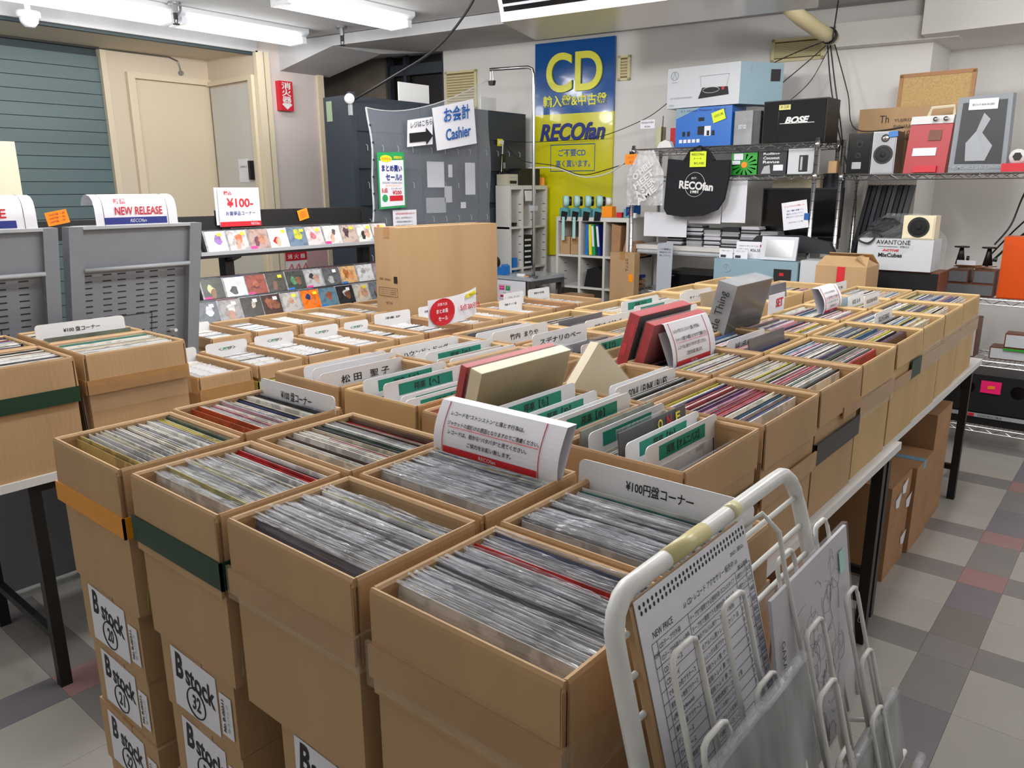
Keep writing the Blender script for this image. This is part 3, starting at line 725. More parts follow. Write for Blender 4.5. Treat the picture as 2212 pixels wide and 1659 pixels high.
fill_front(0, 'orange banded front box', 'white', lambda f: False, over=[(0, .06, (206, 186, 120), 'gold')])
fill_front(1, 'green banded front box', 'white', lambda f: f < .55, over=[(.80, .88, (190, 40, 44), 'red')])
fill_front(2, 'front box with clear tape', 'plastic', lambda f: f < .70 or f > .85, 0, .82, 34, over=[(.86, .89, (224, 206, 60), 'yellow')])
fill_front(3, 'big nearest box', 'plastic', lambda f: f < .72 or f > .80, over=[(.73, .76, (204, 44, 40), 'red')])
fill_front(4, 'second row box at the left', 'white', lambda f: .35 < f < .42, .02, .92, 30, over=[(0.0, .10, (190, 84, 44), 'rust')])
fill_front(5, 'second row box behind the green banded box', 'white', lambda f: False, 0, 1, 38)
fill_front(6, 'box in front of the curved notice', 'plastic', lambda f: f < .9, 0, .78, 36, over=[(.88, .92, (224, 206, 60), 'yellow')])
fill_front(7, 'box beside the wire stand', 'plastic', lambda f: f < .72, 0, .88, 38, over=[(.86, .90, (70, 110, 112), 'teal'), (.12, .18, (18, 18, 22), 'black')])

# the rest of the records, past the count limit: one joined object with mesh colours
class CG(G):
    def __init__(s): super().__init__(); s.c = []
    def cb(s, c, ux, uy, uz, hx, hy, hz, rgb):
        s.obox(c, ux, uy, uz, hx, hy, hz); s.c += [rgb]*6
def cmesh(name, g, mt):
    me = mesh(name, g, mt); at = me.color_attributes.new('col', 'FLOAT_COLOR', 'CORNER')
    dat = []
    for p, c in zip(me.polygons, g.c): dat += list(lin(c)+(1,))*len(p.vertices)
    at.data.foreach_set('color', dat)
    return me
rec = CG()
def row_x(box, n, bias, f0=0., f1=1., tilt=.10, ztop=0, L=.312, H_=.312, th=.0035, g=None, zj=.012):
    x0, x1, y0, y1, z0 = box; g = g or rec
    xs, xe = x0+.018+(x1-x0-.036)*f0, x0+.018+(x1-x0-.036)*f1
    xe_ = xe; xs_ = xs+H_*math.sin(tilt)*.7
    for k in range(n):
        x = xs_+(xe_-xs_)*(k+.5)/n+R.uniform(-.001, .001)
        t = tilt+R.uniform(-.015, .015)
        up = Vector((-math.sin(t), R.uniform(-.004, .004), math.cos(t))); c = Vector((x, (y0+y1)/2+R.uniform(-.012, .012), z0+.006+R.uniform(0, zj)+ztop))+up*(H_/2)
        rgb, _ = palette(bias)
        k2 = R.uniform(.88, 1.08)
        rgb = [min(255, q*k2) for q in rgb]
        g.cb(c, Y, Z.cross(Y), up, L/2, th/2*R.uniform(.7, 1.3), H_/2, rgb)
for (c, r), b in GRID.items():
    f0, f1, n, bias = 0, 1, 34, 'white'
    if c in 'cd': bias = 'mix' if r >= 2 else 'white'
    if (c, r) == ('c', 1): f0 = .55; n = 16
    if (c, r) == ('d', 1): f0 = .0; f1 = .8; n = 32; bias = 'mix'
    if (c, r) == ('d', 2): f1 = .88; n = 36; bias = 'mix'
    if (c, r) == ('d', 3): f1 = .85; n = 32
    if (c, r) == ('c', 0): f0 = .3; n = 26
    if (c, r) in (('d', 0),): n = 22
    if (c, r) in (('a', 0), ('b', 0)): n = 22; 
    if c in 'ab' and r > 0: n = 24
    if c == 'd' and r >= 4: f1 = .9; bias = 'mix'
    row_x(b, int(n*1.75), bias, f0, max(f1, .95) if c != 'd' or r else .8, tilt=.08, H_=(.350 if c in 'cd' else .335) if r else .325, L=.335, th=.0026)
for (x0, x1, y0, y1, lab, tp) in LB: row_x((x0, x1, y0, y1, TZ+.01), 62, 'white', ztop=.0, H_=.345, L=.33, th=.0026)
o = link('record_row', cmesh('record_row', rec, M['jacketm']), None, None)
o['kind'] = 'stuff'; tag(o, 'packed rows of record jackets filling the boxes on the tables', 'records')

# 7 inch singles: 300 singly, the rest joined
jm7 = mesh('single', jacket(.0016, .18, .18), M['jacket'])
eprest = CG(); cnt = 0
for i, (x0, x1, y0, y1) in enumerate(EB):
    n = 40 if i < 11 else 36
    w = y1-y0-.03
    xs, xe = x0+.05, x1-.025
    if i in (0, ): xs = x0+.1
    nm = nth[i] if i < 11 else nth[i-11]
    desc = ('%s box of the nearer singles column' if i < 11 else '%s box of the rear singles column') % nm
    for k in range(n):
        x = xs+(xe-xs)*k/(n-1)+R.uniform(-.001, .001); t = .22+R.uniform(-.03, .03)
        rgb, cn = R.choice([((236, 236, 238), 'white')]*9+[((226, 220, 204), 'cream')]*2+[((60, 60, 66), 'black'), ((190, 192, 198), 'grey')])
        if cnt < 300 and i < 8:
            o = link('single', jm7, None, None, (x, (y0+y1)/2+R.uniform(-.008, .008), TZ+.008+R.uniform(0, .006)))
            o.rotation_euler = (-t, 0, PI/2); o.color = lin(rgb)+(1,)
            tag(o, '%s sleeved 7 inch single in the %s' % (cn, desc), 'single', '%s singles in the %s' % (cn, desc)); cnt += 1
        else:
            up = Vector((-math.sin(t), 0, math.cos(t)))
            eprest.cb(Vector((x, (y0+y1)/2+R.uniform(-.006, .006), TZ+.008))+up*.09, Y, Z.cross(Y), up, .09, .0009, .09, rgb)
o = link('single_row', cmesh('single_row', eprest, M['jacketm']), None, None)
o['kind'] = 'stuff'; tag(o, 'packed rows of white sleeved singles in the farther low boxes', 'records')

# ---------------------------------------------------------------- divider cards
def card(x, y0, ztop, body, lab, style='green', w=.33, h=.34, along='y', tpos=.5, tw=None, thh=.026, cat='divider', lean=.06, y1=None, nudge=0, tz=.03, bold=.012):
    """rounded plastic divider; along y faces +X, along x faces -Y"""
    if along == 'y':
        base = Vector((x, (y0+y0+w)/2, ztop-h*math.cos(lean))); U = Y; up = Vector((-math.sin(lean), 0, math.cos(lean)))
        base.x += h*math.sin(lean)
    else:
        base = Vector((x+w/2, y0, ztop-h*math.cos(lean))); U = X; up = Vector((0, math.sin(lean), math.cos(lean)))
        base.y -= h*math.sin(lean)
    N_ = U.cross(up)
    t = thing('divider_card', lab, cat, base)
    r = .014; pts = [(-w/2, 0), (w/2, 0)]
    for k in range(5): a = k*PI/8; pts.append((w/2-r+r*math.cos(a), h-r+r*math.sin(a)))
    for k in range(5): a = PI/2+k*PI/8; pts.append((-w/2+r+r*math.cos(a), h-r+r*math.sin(a)))
    g = G(); g.prism([base+U*a+up*b for a, b in pts], (0, 0, 0), N_*-.0022)
    part('card', g, M['plate'], t)
    c = base+up*(h-tz)
    if style == 'green':
        cc = base+up*(h-.026)+U*(-.005); lw = w*.64
        g = G(); g.prism([cc-U*lw/2-up*.016, cc+U*lw/2-up*.016, cc+U*lw/2+up*.016, cc-U*lw/2+up*.016], (0, 0, 0), N_*.0008)
        part('green_label', g, M['greenlab'], t)
        text(body, cc+N_*.0016, U, up, tw or lw*.47, .022, M['ink'], t, bold=.012)
    elif body:
        text(body, c+U*(w*(tpos-.5))+N_*.0012, U, up, tw or w*.6, thh, M['ink'], t, bold=bold, fit='box')
    return t
# boxes a0, b0
card(-1.96, 1.345, 1.178, 'ザ・ピーナッツ', 'blank topped divider behind the one for the female idol, left table', 'plain', tw=.16)
card(-1.90, 1.335, 1.182, '・・ー', 'divider with faint letters just left of the idol singer divider', 'plain', tw=.1, thh=.008)
card(-1.845, 1.318, 1.176, '松 田   聖 子', 'white divider lettered with a female idol singer on the left table', 'plain', tpos=.52, tw=.19, thh=.024)
card(-1.655, 1.325, 1.186, '邦楽【ま】', 'green labelled divider reading hogaku ma')
card(-1.565, 1.322, 1.190, '邦楽【へ】', 'green labelled divider reading hogaku he')
card(-1.50, 1.325, 1.165, '邦楽【は】', 'green labelled divider low behind the hamasaki card')
card(-1.475, 1.318, 1.160, '邦楽【ひ】', 'green labelled divider touching the back of the hamasaki card')
card(-1.43, 1.305, 1.155, '浜  崎', 'white divider lettered with two characters, left of the gold box set', 'plain', tpos=.42, tw=.085, thh=.028)
# boxes a1, b1
card(-1.955, 1.69, 1.178, 'ハウンド・ドッグ', 'white divider for a rock band, second row of the left table', 'plain', tpos=.5, tw=.22, thh=.018)
card(-1.86, 1.715, 1.172, '邦楽【ね】', 'green labelled divider half hidden by the hogaku nu divider')
card(-1.805, 1.712, 1.180, '邦楽【ぬ】', 'green labelled divider reading hogaku nu')
card(-1.755, 1.712, 1.165, '邦楽【に】', 'green labelled divider half hidden behind a folk singer divider')
card(-1.685, 1.70, 1.178, '長渕 剛', 'white divider for a folk singer, second row of the left table', 'plain', tpos=.5, tw=.075, thh=.024)
card(-1.605, 1.70, 1.177, '中 島   みゆき', 'white divider for a female songwriter, second row of the left table', 'plain', tpos=.5, tw=.19, thh=.02)
card(-1.535, 1.70, 1.165, '邦楽【な】', 'green labelled divider reading hogaku na')
card(-1.50, 1.71, 1.155, '邦楽【と】', 'green labelled divider just right of the hogaku na one')
# a2, b2
card(-1.925, 2.085, 1.178, 'チューリップ', 'white divider for a folk rock band, third row', 'plain', tw=.18, thh=.016, tpos=.55)
card(-1.82, 2.06, 1.196, '竹内  まりや', 'white divider for a female city pop singer, third row', 'plain', tw=.17, thh=.022, tpos=.55)
card(-1.635, 2.06, 1.208, 'スデナリのベー', 'white divider with widely spaced kana, third row', 'plain', tw=.25, thh=.022)
card(-1.45, 2.09, 1.190, '邦楽【て】', 'green labelled divider reading hogaku te beside the white box set')
# a3.. far
card(-1.70, 2.475, 1.196, 'サザンオールスターズ', 'white divider with a long band name in kana, fourth row', 'plain', tw=.20, thh=.02)
card(-1.80, 2.90, 1.215, '邦楽【た】', 'far green labelled divider, leftmost of three in the fifth row')
card(-1.74, 2.91, 1.200, '邦楽【そ】', 'far green labelled divider, middle of three in the fifth row')
card(-1.60, 2.90, 1.190, '邦楽【せ】', 'far green labelled divider, right of three in the fifth row')
card(-1.73, 3.31, 1.215, 'サイ・ババ', 'white divider in the sixth row of the left table', 'plain', tw=.14, thh=.014)
# c0, d0
card(-1.145, 1.295, 1.204, '邦楽【も】', 'green labelled divider reading hogaku mo, under the gold box set')
card(-1.08, 1.303, 1.192, '邦楽【や】', 'green labelled divider reading hogaku ya')
card(-1.01, 1.312, 1.196, '・・ー・', 'white divider standing tight behind the hogaku yu one', 'plain', tw=.12, thh=.006)
card(-.985, 1.312, 1.200, '邦楽【ゆ】', 'green labelled divider reading hogaku yu')
card(-.893, 1.322, 1.186, '邦楽【よ】', 'green labelled divider reading hogaku yo, before a mottled record')
card(-.865, 1.31, 1.13, '', 'blank white divider peeping left of the ONE record', 'plain')
card(-.797, 1.318, 1.184, '邦楽【わ】', 'green labelled divider reading hogaku wa, right of the ONE record')
card(-.752, 1.322, 1.184, '邦楽【オムニバス】', 'green labelled divider reading omnibus, nearest the aisle', tw=.15)
# c1
card(-1.085, 1.70, 1.185, '', 'blank divider standing behind the soul, funk and blues one', 'plain', h=.32)
card(-1.06, 1.69, 1.186, 'SOUL / FUNK / BLUES', 'white divider reading soul, funk and blues', 'plain', tw=.21, thh=.026, tpos=.52)
card(-1.115, 2.495, 1.185, 'RAP / HIP HOP', 'white divider behind the dark blue record in the fourth row', 'plain', tw=.14, thh=.022, tpos=.42)
card(-1.20, 3.74, 1.205, 'HM', 'small white divider at the far end, leftmost of three', 'plain', w=.24, tw=.02, thh=.012)
card(-1.09, 3.74, 1.205, 'HOUSE / 12in / 45', 'white far divider with black numerals, middle of three', 'plain', w=.24, tw=.12, thh=.02)
card(-1.02, 3.74, 1.215, 'ROCK LED R&R WANTING', 'white far divider, rightmost of three near the black speaker', 'plain', w=.24, tw=.17, thh=.018)
card(-.86, 3.33, 1.20, 'SOUL 45S GARAGE', 'white divider standing in the aisle side sixth row', 'plain', w=.26, tw=.16, thh=.022)
card(-1.30, 4.14, 1.21, 'ROCK 70S', 'white divider at the far end left of the taped carton', 'plain', w=.26, tw=.12, thh=.014)
# 100 yen cards
card(-3.20, 1.03, 1.215, '¥100 盤コーナー', 'white 100 yen divider in the left box beside the grey rack', 'plain', tw=.135, thh=.018)
card(-1.86, 1.135, 1.20, '¥100 盤コーナー', 'white 100 yen divider leaning in the second row box at the left', 'plain', along='x', tw=.135, thh=.024, tpos=.50)
card(-.79, 1.14, 1.205, '¥100円盤コーナー', 'long white 100 yen divider behind the wire stand box', 'plain', along='x', w=.345, tw=.135, thh=.022, tpos=.5, tz=.028)
# singles dividers
for i, (y0, y1) in enumerate(e_y[:5]):
    t = card(-3.215, y0+.012, 1.035-.004*(i == 4), '＜     EP＞', 'white singles divider in the %s low box, green lettered' % nth[i], 'plain', w=y1-y0-.02, h=.22, tw=.085, thh=.014, lean=.05)
    c = Vector((-3.21, (y0+y1)/2-.012, 1.0055)); text('洋楽', (-3.2095, (y0+y1)/2-.008, 1.005-.004*(i == 4)), Y, Z, .026, .014, M['greenp'], t, bold=.05)
for i, (k, s) in enumerate([(5, '洋楽 EP'), (6, '洋楽 EP 100円盤'), (7, '洋楽 EP 100円盤'), (8, '映画 サントラ盤'), (9, 'ソウル・ディスコ'), (10, '邦楽 EP 100円盤')]):
    y0, y1 = e_y[k]
    t = card(-3.21 if k not in (8,) else -3.02, y0+.012, 1.05, s, 'white singles divider in the %s low box of the nearer column' % nth[k], 'plain', w=y1-y0-.03, h=.235, tw=.11, thh=.014, lean=.05)
card(-3.90, 1.90, 1.02, '', 'blank divider in the low box by the grey rack upright', 'plain', w=.2, h=.2)

# ---------------------------------------------------------------- special records standing proud
def lp(x, y0, ztop, m, lab, w=.315, h=.315, th=.004, lean=.12, body=None, bm=None, tw=.2, thh=.05, ty=-.08, name='record', rot=0.0, film_=True):
    base = Vector((x+h*math.sin(lean), y0+w/2, ztop-h*math.cos(lean))); up = Vector((-math.sin(lean), 0, math.cos(lean))); N_ = Y.cross(up)
    U = Y
    t = thing(name, lab, 'record', base)
    g = G(); g.obox(base+up*h/2, U, N_, up, w/2, th/2, h/2); part('jacket', g, m, t)
    if film_:
        g = G(); g.obox(base+up*(h/2+.004), U, N_, up, w/2+.003, th/2+.0015, h/2+.004); part('plastic_sleeve', g, M['wrapfilm'], t)
    if body: text(body, base+up*(h+ty)+N_*(th/2+.003), U, up, tw, thh, bm or M['white'], t, bold=.02)
    return t, base, up, N_
M['mottle'] = mat('mottled_green_print', (120, 130, 112), .35, noise=.5, nscale=26)
M['darkj'] = mat('black_jacket', (30, 33, 38), .45, noise=.2, nscale=10)
M['navyj'] = mat('slate_blue_jacket', (60, 66, 92), .3, noise=.4, nscale=12)
M['brownj'] = mat('dark_brown_photo_print', (84, 60, 56), .35, noise=.6, nscale=30)
M['purplej'] = mat('grey_purple_jacket', (92, 84, 92), .35, noise=.4, nscale=10)
lp(-.918, 1.325, 1.186, M['mottle'], 'mottled green grey record behind the hogaku yo divider')
t, b, up, N_ = lp(-.832, 1.342, 1.194, M['darkj'], 'black record with gold O N E letters between green dividers', w=.298)
for k, (ch, mm) in enumerate([('O', M['yellowp']), ('N', M['red']), ('E', M['yellowp'])]):
    text(ch, b+up*.296+Y*(.02+.042*k)+N_*.006, Y, up, .022, .024, mm, t, bold=.03)
lp(-.694, 1.325, 1.128, M['brownj'], 'brown photo record at the aisle end of the nearest right box', lean=.1)
lp(-.690, 1.318, 1.11, M['red'], 'red record with a toothed edge beside the brown photo record', w=.12, body=None, film_=False)
lp(-1.035, 2.485, 1.20, M['navyj'], 'slate blue record with white script in the fourth row', body='Sparkle', tw=.22, thh=.07, ty=-.09)
lp(-.735, 2.08, 1.13, M['brownj'], 'dark brown record at the aisle end of the black banded box', w=.33, lean=.16)
lp(-.745, 2.48, 1.13, M['purplej'], 'dark record with a small price tag, aisle end of the fourth row', lean=.18)
lp(-.755, 2.91, 1.13, mat('salmon_jacket', (196, 112, 100), .4), 'salmon red record at the aisle end of the fifth row', lean=.16)
lp(-.80, 4.16, 1.16, mat('rose_jacket', (176, 110, 120), .4), 'rose coloured record tilted at the far aisle corner', lean=.22)
lp(-1.12, 2.49, 1.16, mat('grey_green_jacket', (150, 158, 156), .4, noise=.1), 'grey green record at the left of the fourth row box', lean=.05)
lp(-1.20, 2.87, 1.165, M['darkj'], 'dark jacket leaning at the left of the fifth row box')
lp(-1.97, 2.09, 1.17, M['darkj'], 'dark jacket at the left of the third row, by the folk rock divider')
lp(-1.84, 2.49, 1.18, M['purplej'], 'dusky purple jacket at the left of the fourth row, by the singles')
lp(-1.77, 2.49, 1.165, M['navyj'], 'navy jacket with a pale sticker in the fourth row')
lp(-1.55, 2.09, 1.165, M['purplej'], 'dark jacket right of the spaced kana divider')
lp(-1.81, 1.345, 1.135, mat('tan_jacket', (170, 140, 118), .5), 'tan jacket just right of the idol singer divider')
lp(-1.60, 1.335, 1.135, mat('lime_jacket', (150, 190, 60), .4), 'lime green jacket between the ma and he dividers')
lp(-1.98, 1.31, 1.13, mat('maroon_jacket', (160, 70, 72), .4), 'maroon jacket at the left edge of the idol singer box')
lp(-1.62, 3.30, 1.225, mat('khaki_jacket', (160, 140, 108), .4, noise=.1), 'khaki jacket in plastic in the sixth row, before the upright grey set')
lp(-1.13, 3.71, 1.19, M['bluebox'], 'pale blue jacket in the seventh row near the metal rack')
lp(-1.50, 3.72, 1.22, M['navyj'], 'dark blue jacket standing high near the upright grey set')
# first record of the leftmost box and the big tilted one of the second row
lp(-3.12, 1.03, 1.175, mat('landscape_jacket', (92, 104, 84), .4, noise=.5, nscale=14), 'landscape picture record in front of the left 100 yen divider')
lp(-2.985, 1.03, 1.165, mat('green_edge_jacket', (30, 130, 70), .4), 'green edged record in the right rear box of the left table')
lp(-2.89, 1.03, 1.16, mat('sand_jacket', (196, 170, 138), .5), 'sand coloured record in the right rear box of the left table')

# ---------------------------------------------------------------- tall box sets in the gap
def boxset(x, y0, ztop, w, h, th, lean, spine, face, lab, extra=None):
    base = Vector((x+h*math.sin(-lean), y0+w/2, ztop-h*math.cos(lean))); up = Vector((math.sin(lean), 0, math.cos(lean))); N_ = Y.cross(up)
    t = thing('box_set', lab, 'record box set', base)
    a = base+up*h/2
    part('case', G().obox(a, Y, N_, up, w/2, th/2, h/2), face, t)
    part('lid_edge', G().obox(a-Y*(w/2+.0005), Y, N_, up, .001, th/2+.0005, h/2+.0005).obox(a+up*(h/2+.0005), Y, N_, up, w/2, th/2+.0005, .001), spine, t)
    g = G(); g.obox(a+up*.002, Y, N_, up, w/2+.004, th/2+.003, h/2+.003); part('plastic_wrap', g, M['wrapfilm'], t)
    return t, a, up, N_
t, a, up, N_ = boxset(-1.245, 1.305, 1.288, .355, .36, .018, .26, M['redbox'], M['redbox'], 'red box set behind the gold one in the gap between tables')
t, a, up, N_ = boxset(-1.205, 1.305, 1.282, .36, .36, .034, .26, M['cream'], M['gold'], 'gold and cream box set wrapped in plastic, leaning in the gap')
text('Matsuda', a+N_*.0185-up*.10+Y*.02, Y, up, .20, .03, M['cream'], t, shear=.4)
# white box set standing on its corner
base = Vector((-1.24, 1.865, 1.275))
t = thing('box_set', 'white box set standing on one corner like a triangle behind the gold set', 'record box set', (-1.27, 1.84, .95))
ang = math.radians(41); e1 = Vector((.12, math.cos(ang)*.9, -math.sin(ang))).normalized(); e2 = Vector((-.06, -math.sin(ang)*.75, -math.cos(ang))).normalized(); nn = e1.cross(e2).normalized()
apex = Vector((-1.22, 1.80, 1.29)); e2 = (e2-nn*0).normalized()
cc = apex+e1*.155+e2*.155
part('case', G().obox(cc, e1, nn, e1.cross(nn).normalized(), .155, .016, .155), M['cream'], t)
part('plastic_wrap', G().obox(cc, e1, nn, e1.cross(nn).normalized(), .158, .019, .158), M['wrapfilm'], t)
t, a, up, N_ = boxset(-1.245, 2.09, 1.315, .345, .36, .036, .27, M['redbox'], M['darkj'], 'black and red checked box set in plastic behind the hanging notice')
for k in range(5):
    part('red_check', G().obox(a-Y*.1745+up*(-.15+.07*k)+N_*(.006*(-1)**k), Y, N_, up, .001, .008, .02), M['red'], t)
t, a, up, N_ = boxset(-1.195, 2.10, 1.288, .35, .34, .030, .27, M['redbox'], mat('dusky_red_cloth', (158, 44, 58), .35), 'red box set directly behind the hanging notice')
t, a, up, N_ = boxset(-1.235, 2.74, 1.352, .34, .36, .075, .22, M['silverart'], mat('smoked_plastic_front', (58, 56, 52), .2, noise=.2), 'thick grey upright box set with vertical lettering on its spine')
text('Every Little Thing', a-Y*.178-N_*.0, up, -N_*-1 if False else N_*-1, .30, .04, M['ink'], t)

# curved paper notices reading "please do not drop the records"
def notice(cx, cy, cz, along, w, h, lab, curve=.05, k=1.0, lean=0.0, body=True):
    """a folded strip of paper, bulging forward at its middle height"""
    U = Y if along == 'y' else X; N0 = X if along == 'y' else -Y
    t = thing('paper_notice', lab, 'notice', (cx, cy, cz-h/2))
    def P(u, v, off=0.):     # u along, v up, both centred, as fractions
        b = curve*math.cos(PI*v*.9)-off
        return Vector((cx, cy, cz))+U*(u*w)+Z*(v*h)+N0*b*.9+N0*lean*(-v)
    g = G(); nv = 12
    for j in range(nv+1):
        v = -.5+j/nv; g.v += [tuple(P(-.5, v)), tuple(P(.5, v))]
    for j in range(nv): g.f.append((2*j, 2*j+1, 2*j+3, 2*j+2)); g.m.append(0)
    back = [P(-.5, -.5)-N0*.004, P(.5, -.5)-N0*.004, P(.5, .5)-N0*.03, P(-.5, .5)-N0*.03]
    g.add(back, [(3, 2, 1, 0)]); g.add([P(-.5, .5), P(.5, .5), back[2], back[3]], [(0, 1, 2, 3)]); g.add([P(-.5, -.5), P(.5, -.5), back[1], back[0]], [(3, 2, 1, 0)])
    part('paper', g, M['paper'], t, smooth=False)
    for u in (-.42, .36):
        g = G(); g.tube([P(u, -.5+j/10, -.0015) for j in range(11)], .0009, 4); part('margin_line', g, M['red'], t)
    g = G()
    for (va, vb) in ((-.37, -.34), (-.34, -.31), (-.31, -.28), (-.28, -.25)):
        g.add([P(-.41, va, -.002), P(.35, va, -.002), P(.35, vb, -.002), P(-.41, vb, -.002)], [(0, 1, 2, 3)])
    part('red_band', g, M['red'], t)
    if body:
        L_ = [('レコードを“ストンストン”と落とす行為は、', .33, -.08, .60), ('ジャケットの底抜けの原因となりますのでご遠慮ください。', .17, -.02, .74), ('レコードは、前から“パタパタ”と見てください。', .02, -.05, .64), ('ご協力をお願い致します。', -.13, -.02, .36)]
        for s, v, u, ww in L_:
            d = (P(0, v+.05)-P(0, v-.05)).normalized()
            text(s, P(u, v, -.003), U, d, w*ww, h*.085, M['ink'], t, bold=.02)
        g = G(); g.tube([P(-.38, .11, -.003), P(.35, .11, -.003)], .0008, 4); part('underline', g, M['red'], t)
        text('RECOfan', P(-.03, -.31, -.0035), U, (P(0, -.28)-P(0, -.34)), .045, .008, M['paper'], t)
    return t
notice(-.972, 1.112, 1.206, 'x', .330, .118, 'curved white notice with red band standing in front of the Japanese record boxes', .018, lean=.03)
notice(-1.155, 2.29, 1.205, 'y', .30, .16, 'white notice with red band hanging on the red box set', .02, lean=.04)
notice(-1.14, 3.60, 1.20, 'y', .24, .13, 'small white notice standing at the far right boxes', .03, lean=.02)
t = thing('set_notice', 'small white card with red SET lettering behind the grey upright box set', 'notice', (-1.27, 3.35, 1.05))
part('card', G().box(-1.272, -1.27, 3.24, 3.42, 1.05, 1.25), M['paper'], t); text('SET', (-1.268, 3.36, 1.21), Y, Z, .08, .04, M['red'], t, bold=.03)
part('blue_band', G().box(-1.270, -1.269, 3.25, 3.41, 1.08, 1.11), M['navy'], t)

# ================================================================ LEFT: grey display units, shelf bars, CD racks
def display_unit(y0, y1, lab, seed):
    """grey steel face-out display: leaning front with slots, header panel and side columns"""
    t = thing('display_rack', lab, 'display rack', (-3.62, (y0+y1)/2, 0))
    zt = 1.562; k = .28
    def xf(z): return -3.43-(zt-z)*k*.9 if z > .95 else -3.43-(zt-.95)*k*.9
    def slab(ya, yb, za, zb, off, th):
        g = G(); g.prism([(xf(za)+off, ya, za), (xf(za)+off, yb, za), (xf(zb)+off, yb, zb), (xf(zb)+off, ya, zb)], (0, 0, 0), (-th, 0, 0)); return g
    for s in (0, 1):
        ya = y0 if s == 0 else y1-.055
        part('side_column', slab(ya, ya+.055, .95, zt, .03, .07), M['grey'], t)
        part('side_column', G().box(xf(.95)-.04, xf(.95)+.03, ya, ya+.055, 0, .95), M['grey'], t)
    part('top_cap', G().box(-3.53, -3.40, y0+.055, y1-.055, zt-.012, zt), M['greylt'], t)
    part('header_panel', slab(y0+.055, y1-.055, 1.385, zt-.012, .012, .02), M['grey'], t)
    part('ledge', G().tube([(xf(1.38)+.03, y0+.055, 1.38), (xf(1.38)+.03, y1-.055, 1.38)], .009, 8), M['greylt'], t, True)
    part('slotted_panel', slab(y0+.055, y1-.055, .95, 1.372, -.012, .015), M['grey'], t)
    part('base_panel', G().box(xf(.8)-.04, xf(.8)-.012, y0+.05, y1-.05, .02, .95), M['grey'], t)
    wy = y1-y0-.11; g = G(); rr = random.Random(seed)
    for c in range(6):
        yc = y0+.055+wy*(.06+.155*c+.02*(c % 2))
        for r in range(15):
            z = 1.35-.027*r
            if c in (2, 3) and r in (8, 9): continue
            g.prism([(xf(z)-.0105, yc-.018, z), (xf(z)-.0105, yc+.018, z), (xf(z+.005)-.0105, yc+.018, z+.005), (xf(z+.005)-.0105, yc-.018, z+.005)], (0, 0, 0), (-.002, 0, 0))
    part('slots', g, M['slot'], t, stuff=True)
    for (fy, z) in ((.62, 1.04), (.86, 1.06)):
        part('peg', G().tube([(xf(z)-.01, y0+wy*fy+.055, z), (xf(z)+.04, y0+wy*fy+.055, z+.006)], .008, 8), M['white'], t)
    g = G(); ya, yb = y0+.055+wy*.32, y0+.055+wy*.66
    for a, b in (((ya, 1.16), (yb, 1.16)), ((yb, 1.16), (yb, .95)), ((ya, 1.16), (ya, .95))):
        g.tube([(xf(a[1])-.010, a[0], a[1]), (xf(b[1])-.010, b[0], b[1])], .0012, 4)
    part('hatch_line', g, M['slot'], t)
    return t
display_unit(1.275, 1.845, 'grey slotted steel display rack beside the CD shelves', 1)
display_unit(.66, 1.235, 'grey slotted steel display rack at the left edge', 2)
def arch_sign(y0, y1, z, lab, full):
    t = thing('header_card', lab, 'sign', (-3.45, (y0+y1)/2, z-.03))
    def P(a): return (-3.485+.075*math.sin(a), z-.035+.10*(math.cos(a)*.9)) if True else 0
    prof = []
    for k in range(9):
        a = -PI/2+PI*.5*k/8
        prof.append((-3.47+.06*math.sin(a)*1, z+.045+.045*math.cos(a)))
    prof += [(-3.438, z+.083), (-3.416, z+.066), (-3.406, z+.035), (-3.404, z+.0), (-3.403, z-.045)]
    g = G()
    for x_, z_ in prof: g.v += [(x_, y0, z_), (x_, y1, z_)]
    for k in range(len(prof)-1): g.f.append((2*k, 2*k+1, 2*k+3, 2*k+2)); g.m.append(0)
    part('paper_arch', g, M['paper'], t, True)
    n1 = Vector((1, 0, .2)).normalized(); up = Vector((-.2, 0, 1)).normalized(); w = y1-y0; c = Vector((-3.404, (y0+y1)/2, z+.0))
    if full:
        text('新譜', (-3.408, y0+w*.30, z+.062), Y, Vector((-.35, 0, 1)), .05, .024, M['red'], t, bold=.02)
        text('NEW RELEASE', (-3.4005, y0+w*.52, z+.022), Y, Z, w*.58, .034, M['red'], t, bold=.02)
        part('blue_band', G().prism([(-3.4025, y0+w*.1, z-.033), (-3.4025, y1-w*.14, z-.033), (-3.404, y1-w*.14, z-.005), (-3.404, y0+w*.1, z-.005)], (0, 0, 0), (.001, 0, 0)), M['navy'], t)
        text('RECOfan', (-3.401, y0+w*.5, z-.019), Y, Z, .07, .014, M['paper'], t, shear=.25)
    else:
        text('E', (-3.4005, y1-w*.32, z+.022), Y, Z, .025, .034, M['red'], t, bold=.02)
        part('blue_band', G().prism([(-3.4025, y0+w*.1, z-.033), (-3.4025, y1-w*.2, z-.033), (-3.404, y1-w*.2, z-.005), (-3.404, y0+w*.1, z-.005)], (0, 0, 0), (.001, 0, 0)), M['navy'], t)
    g = G()
    for yy in (y0+w*.1, y1-w*.12):
        g.tube([(x_+.001, yy, z_+.001) for x_, z_ in prof[6:]], .0008, 4)
    part('border', g, M['ink'], t)
arch_sign(1.385, 1.735, 1.60, 'white arched NEW RELEASE header card on the grey rack', True)
arch_sign(.80, 1.165, 1.60, 'white arched header card cut off by the left photo edge', False)
t = thing('orange_tag', 'orange handwritten tag between the two grey racks', 'tag', (-3.46, 1.25, 1.555))
part('card', G().obox((-3.44, 1.253, 1.60), Vector((0, 1, .18)), X, Vector((0, -.18, 1)), .042, .001, .027), M['orangep'], t)
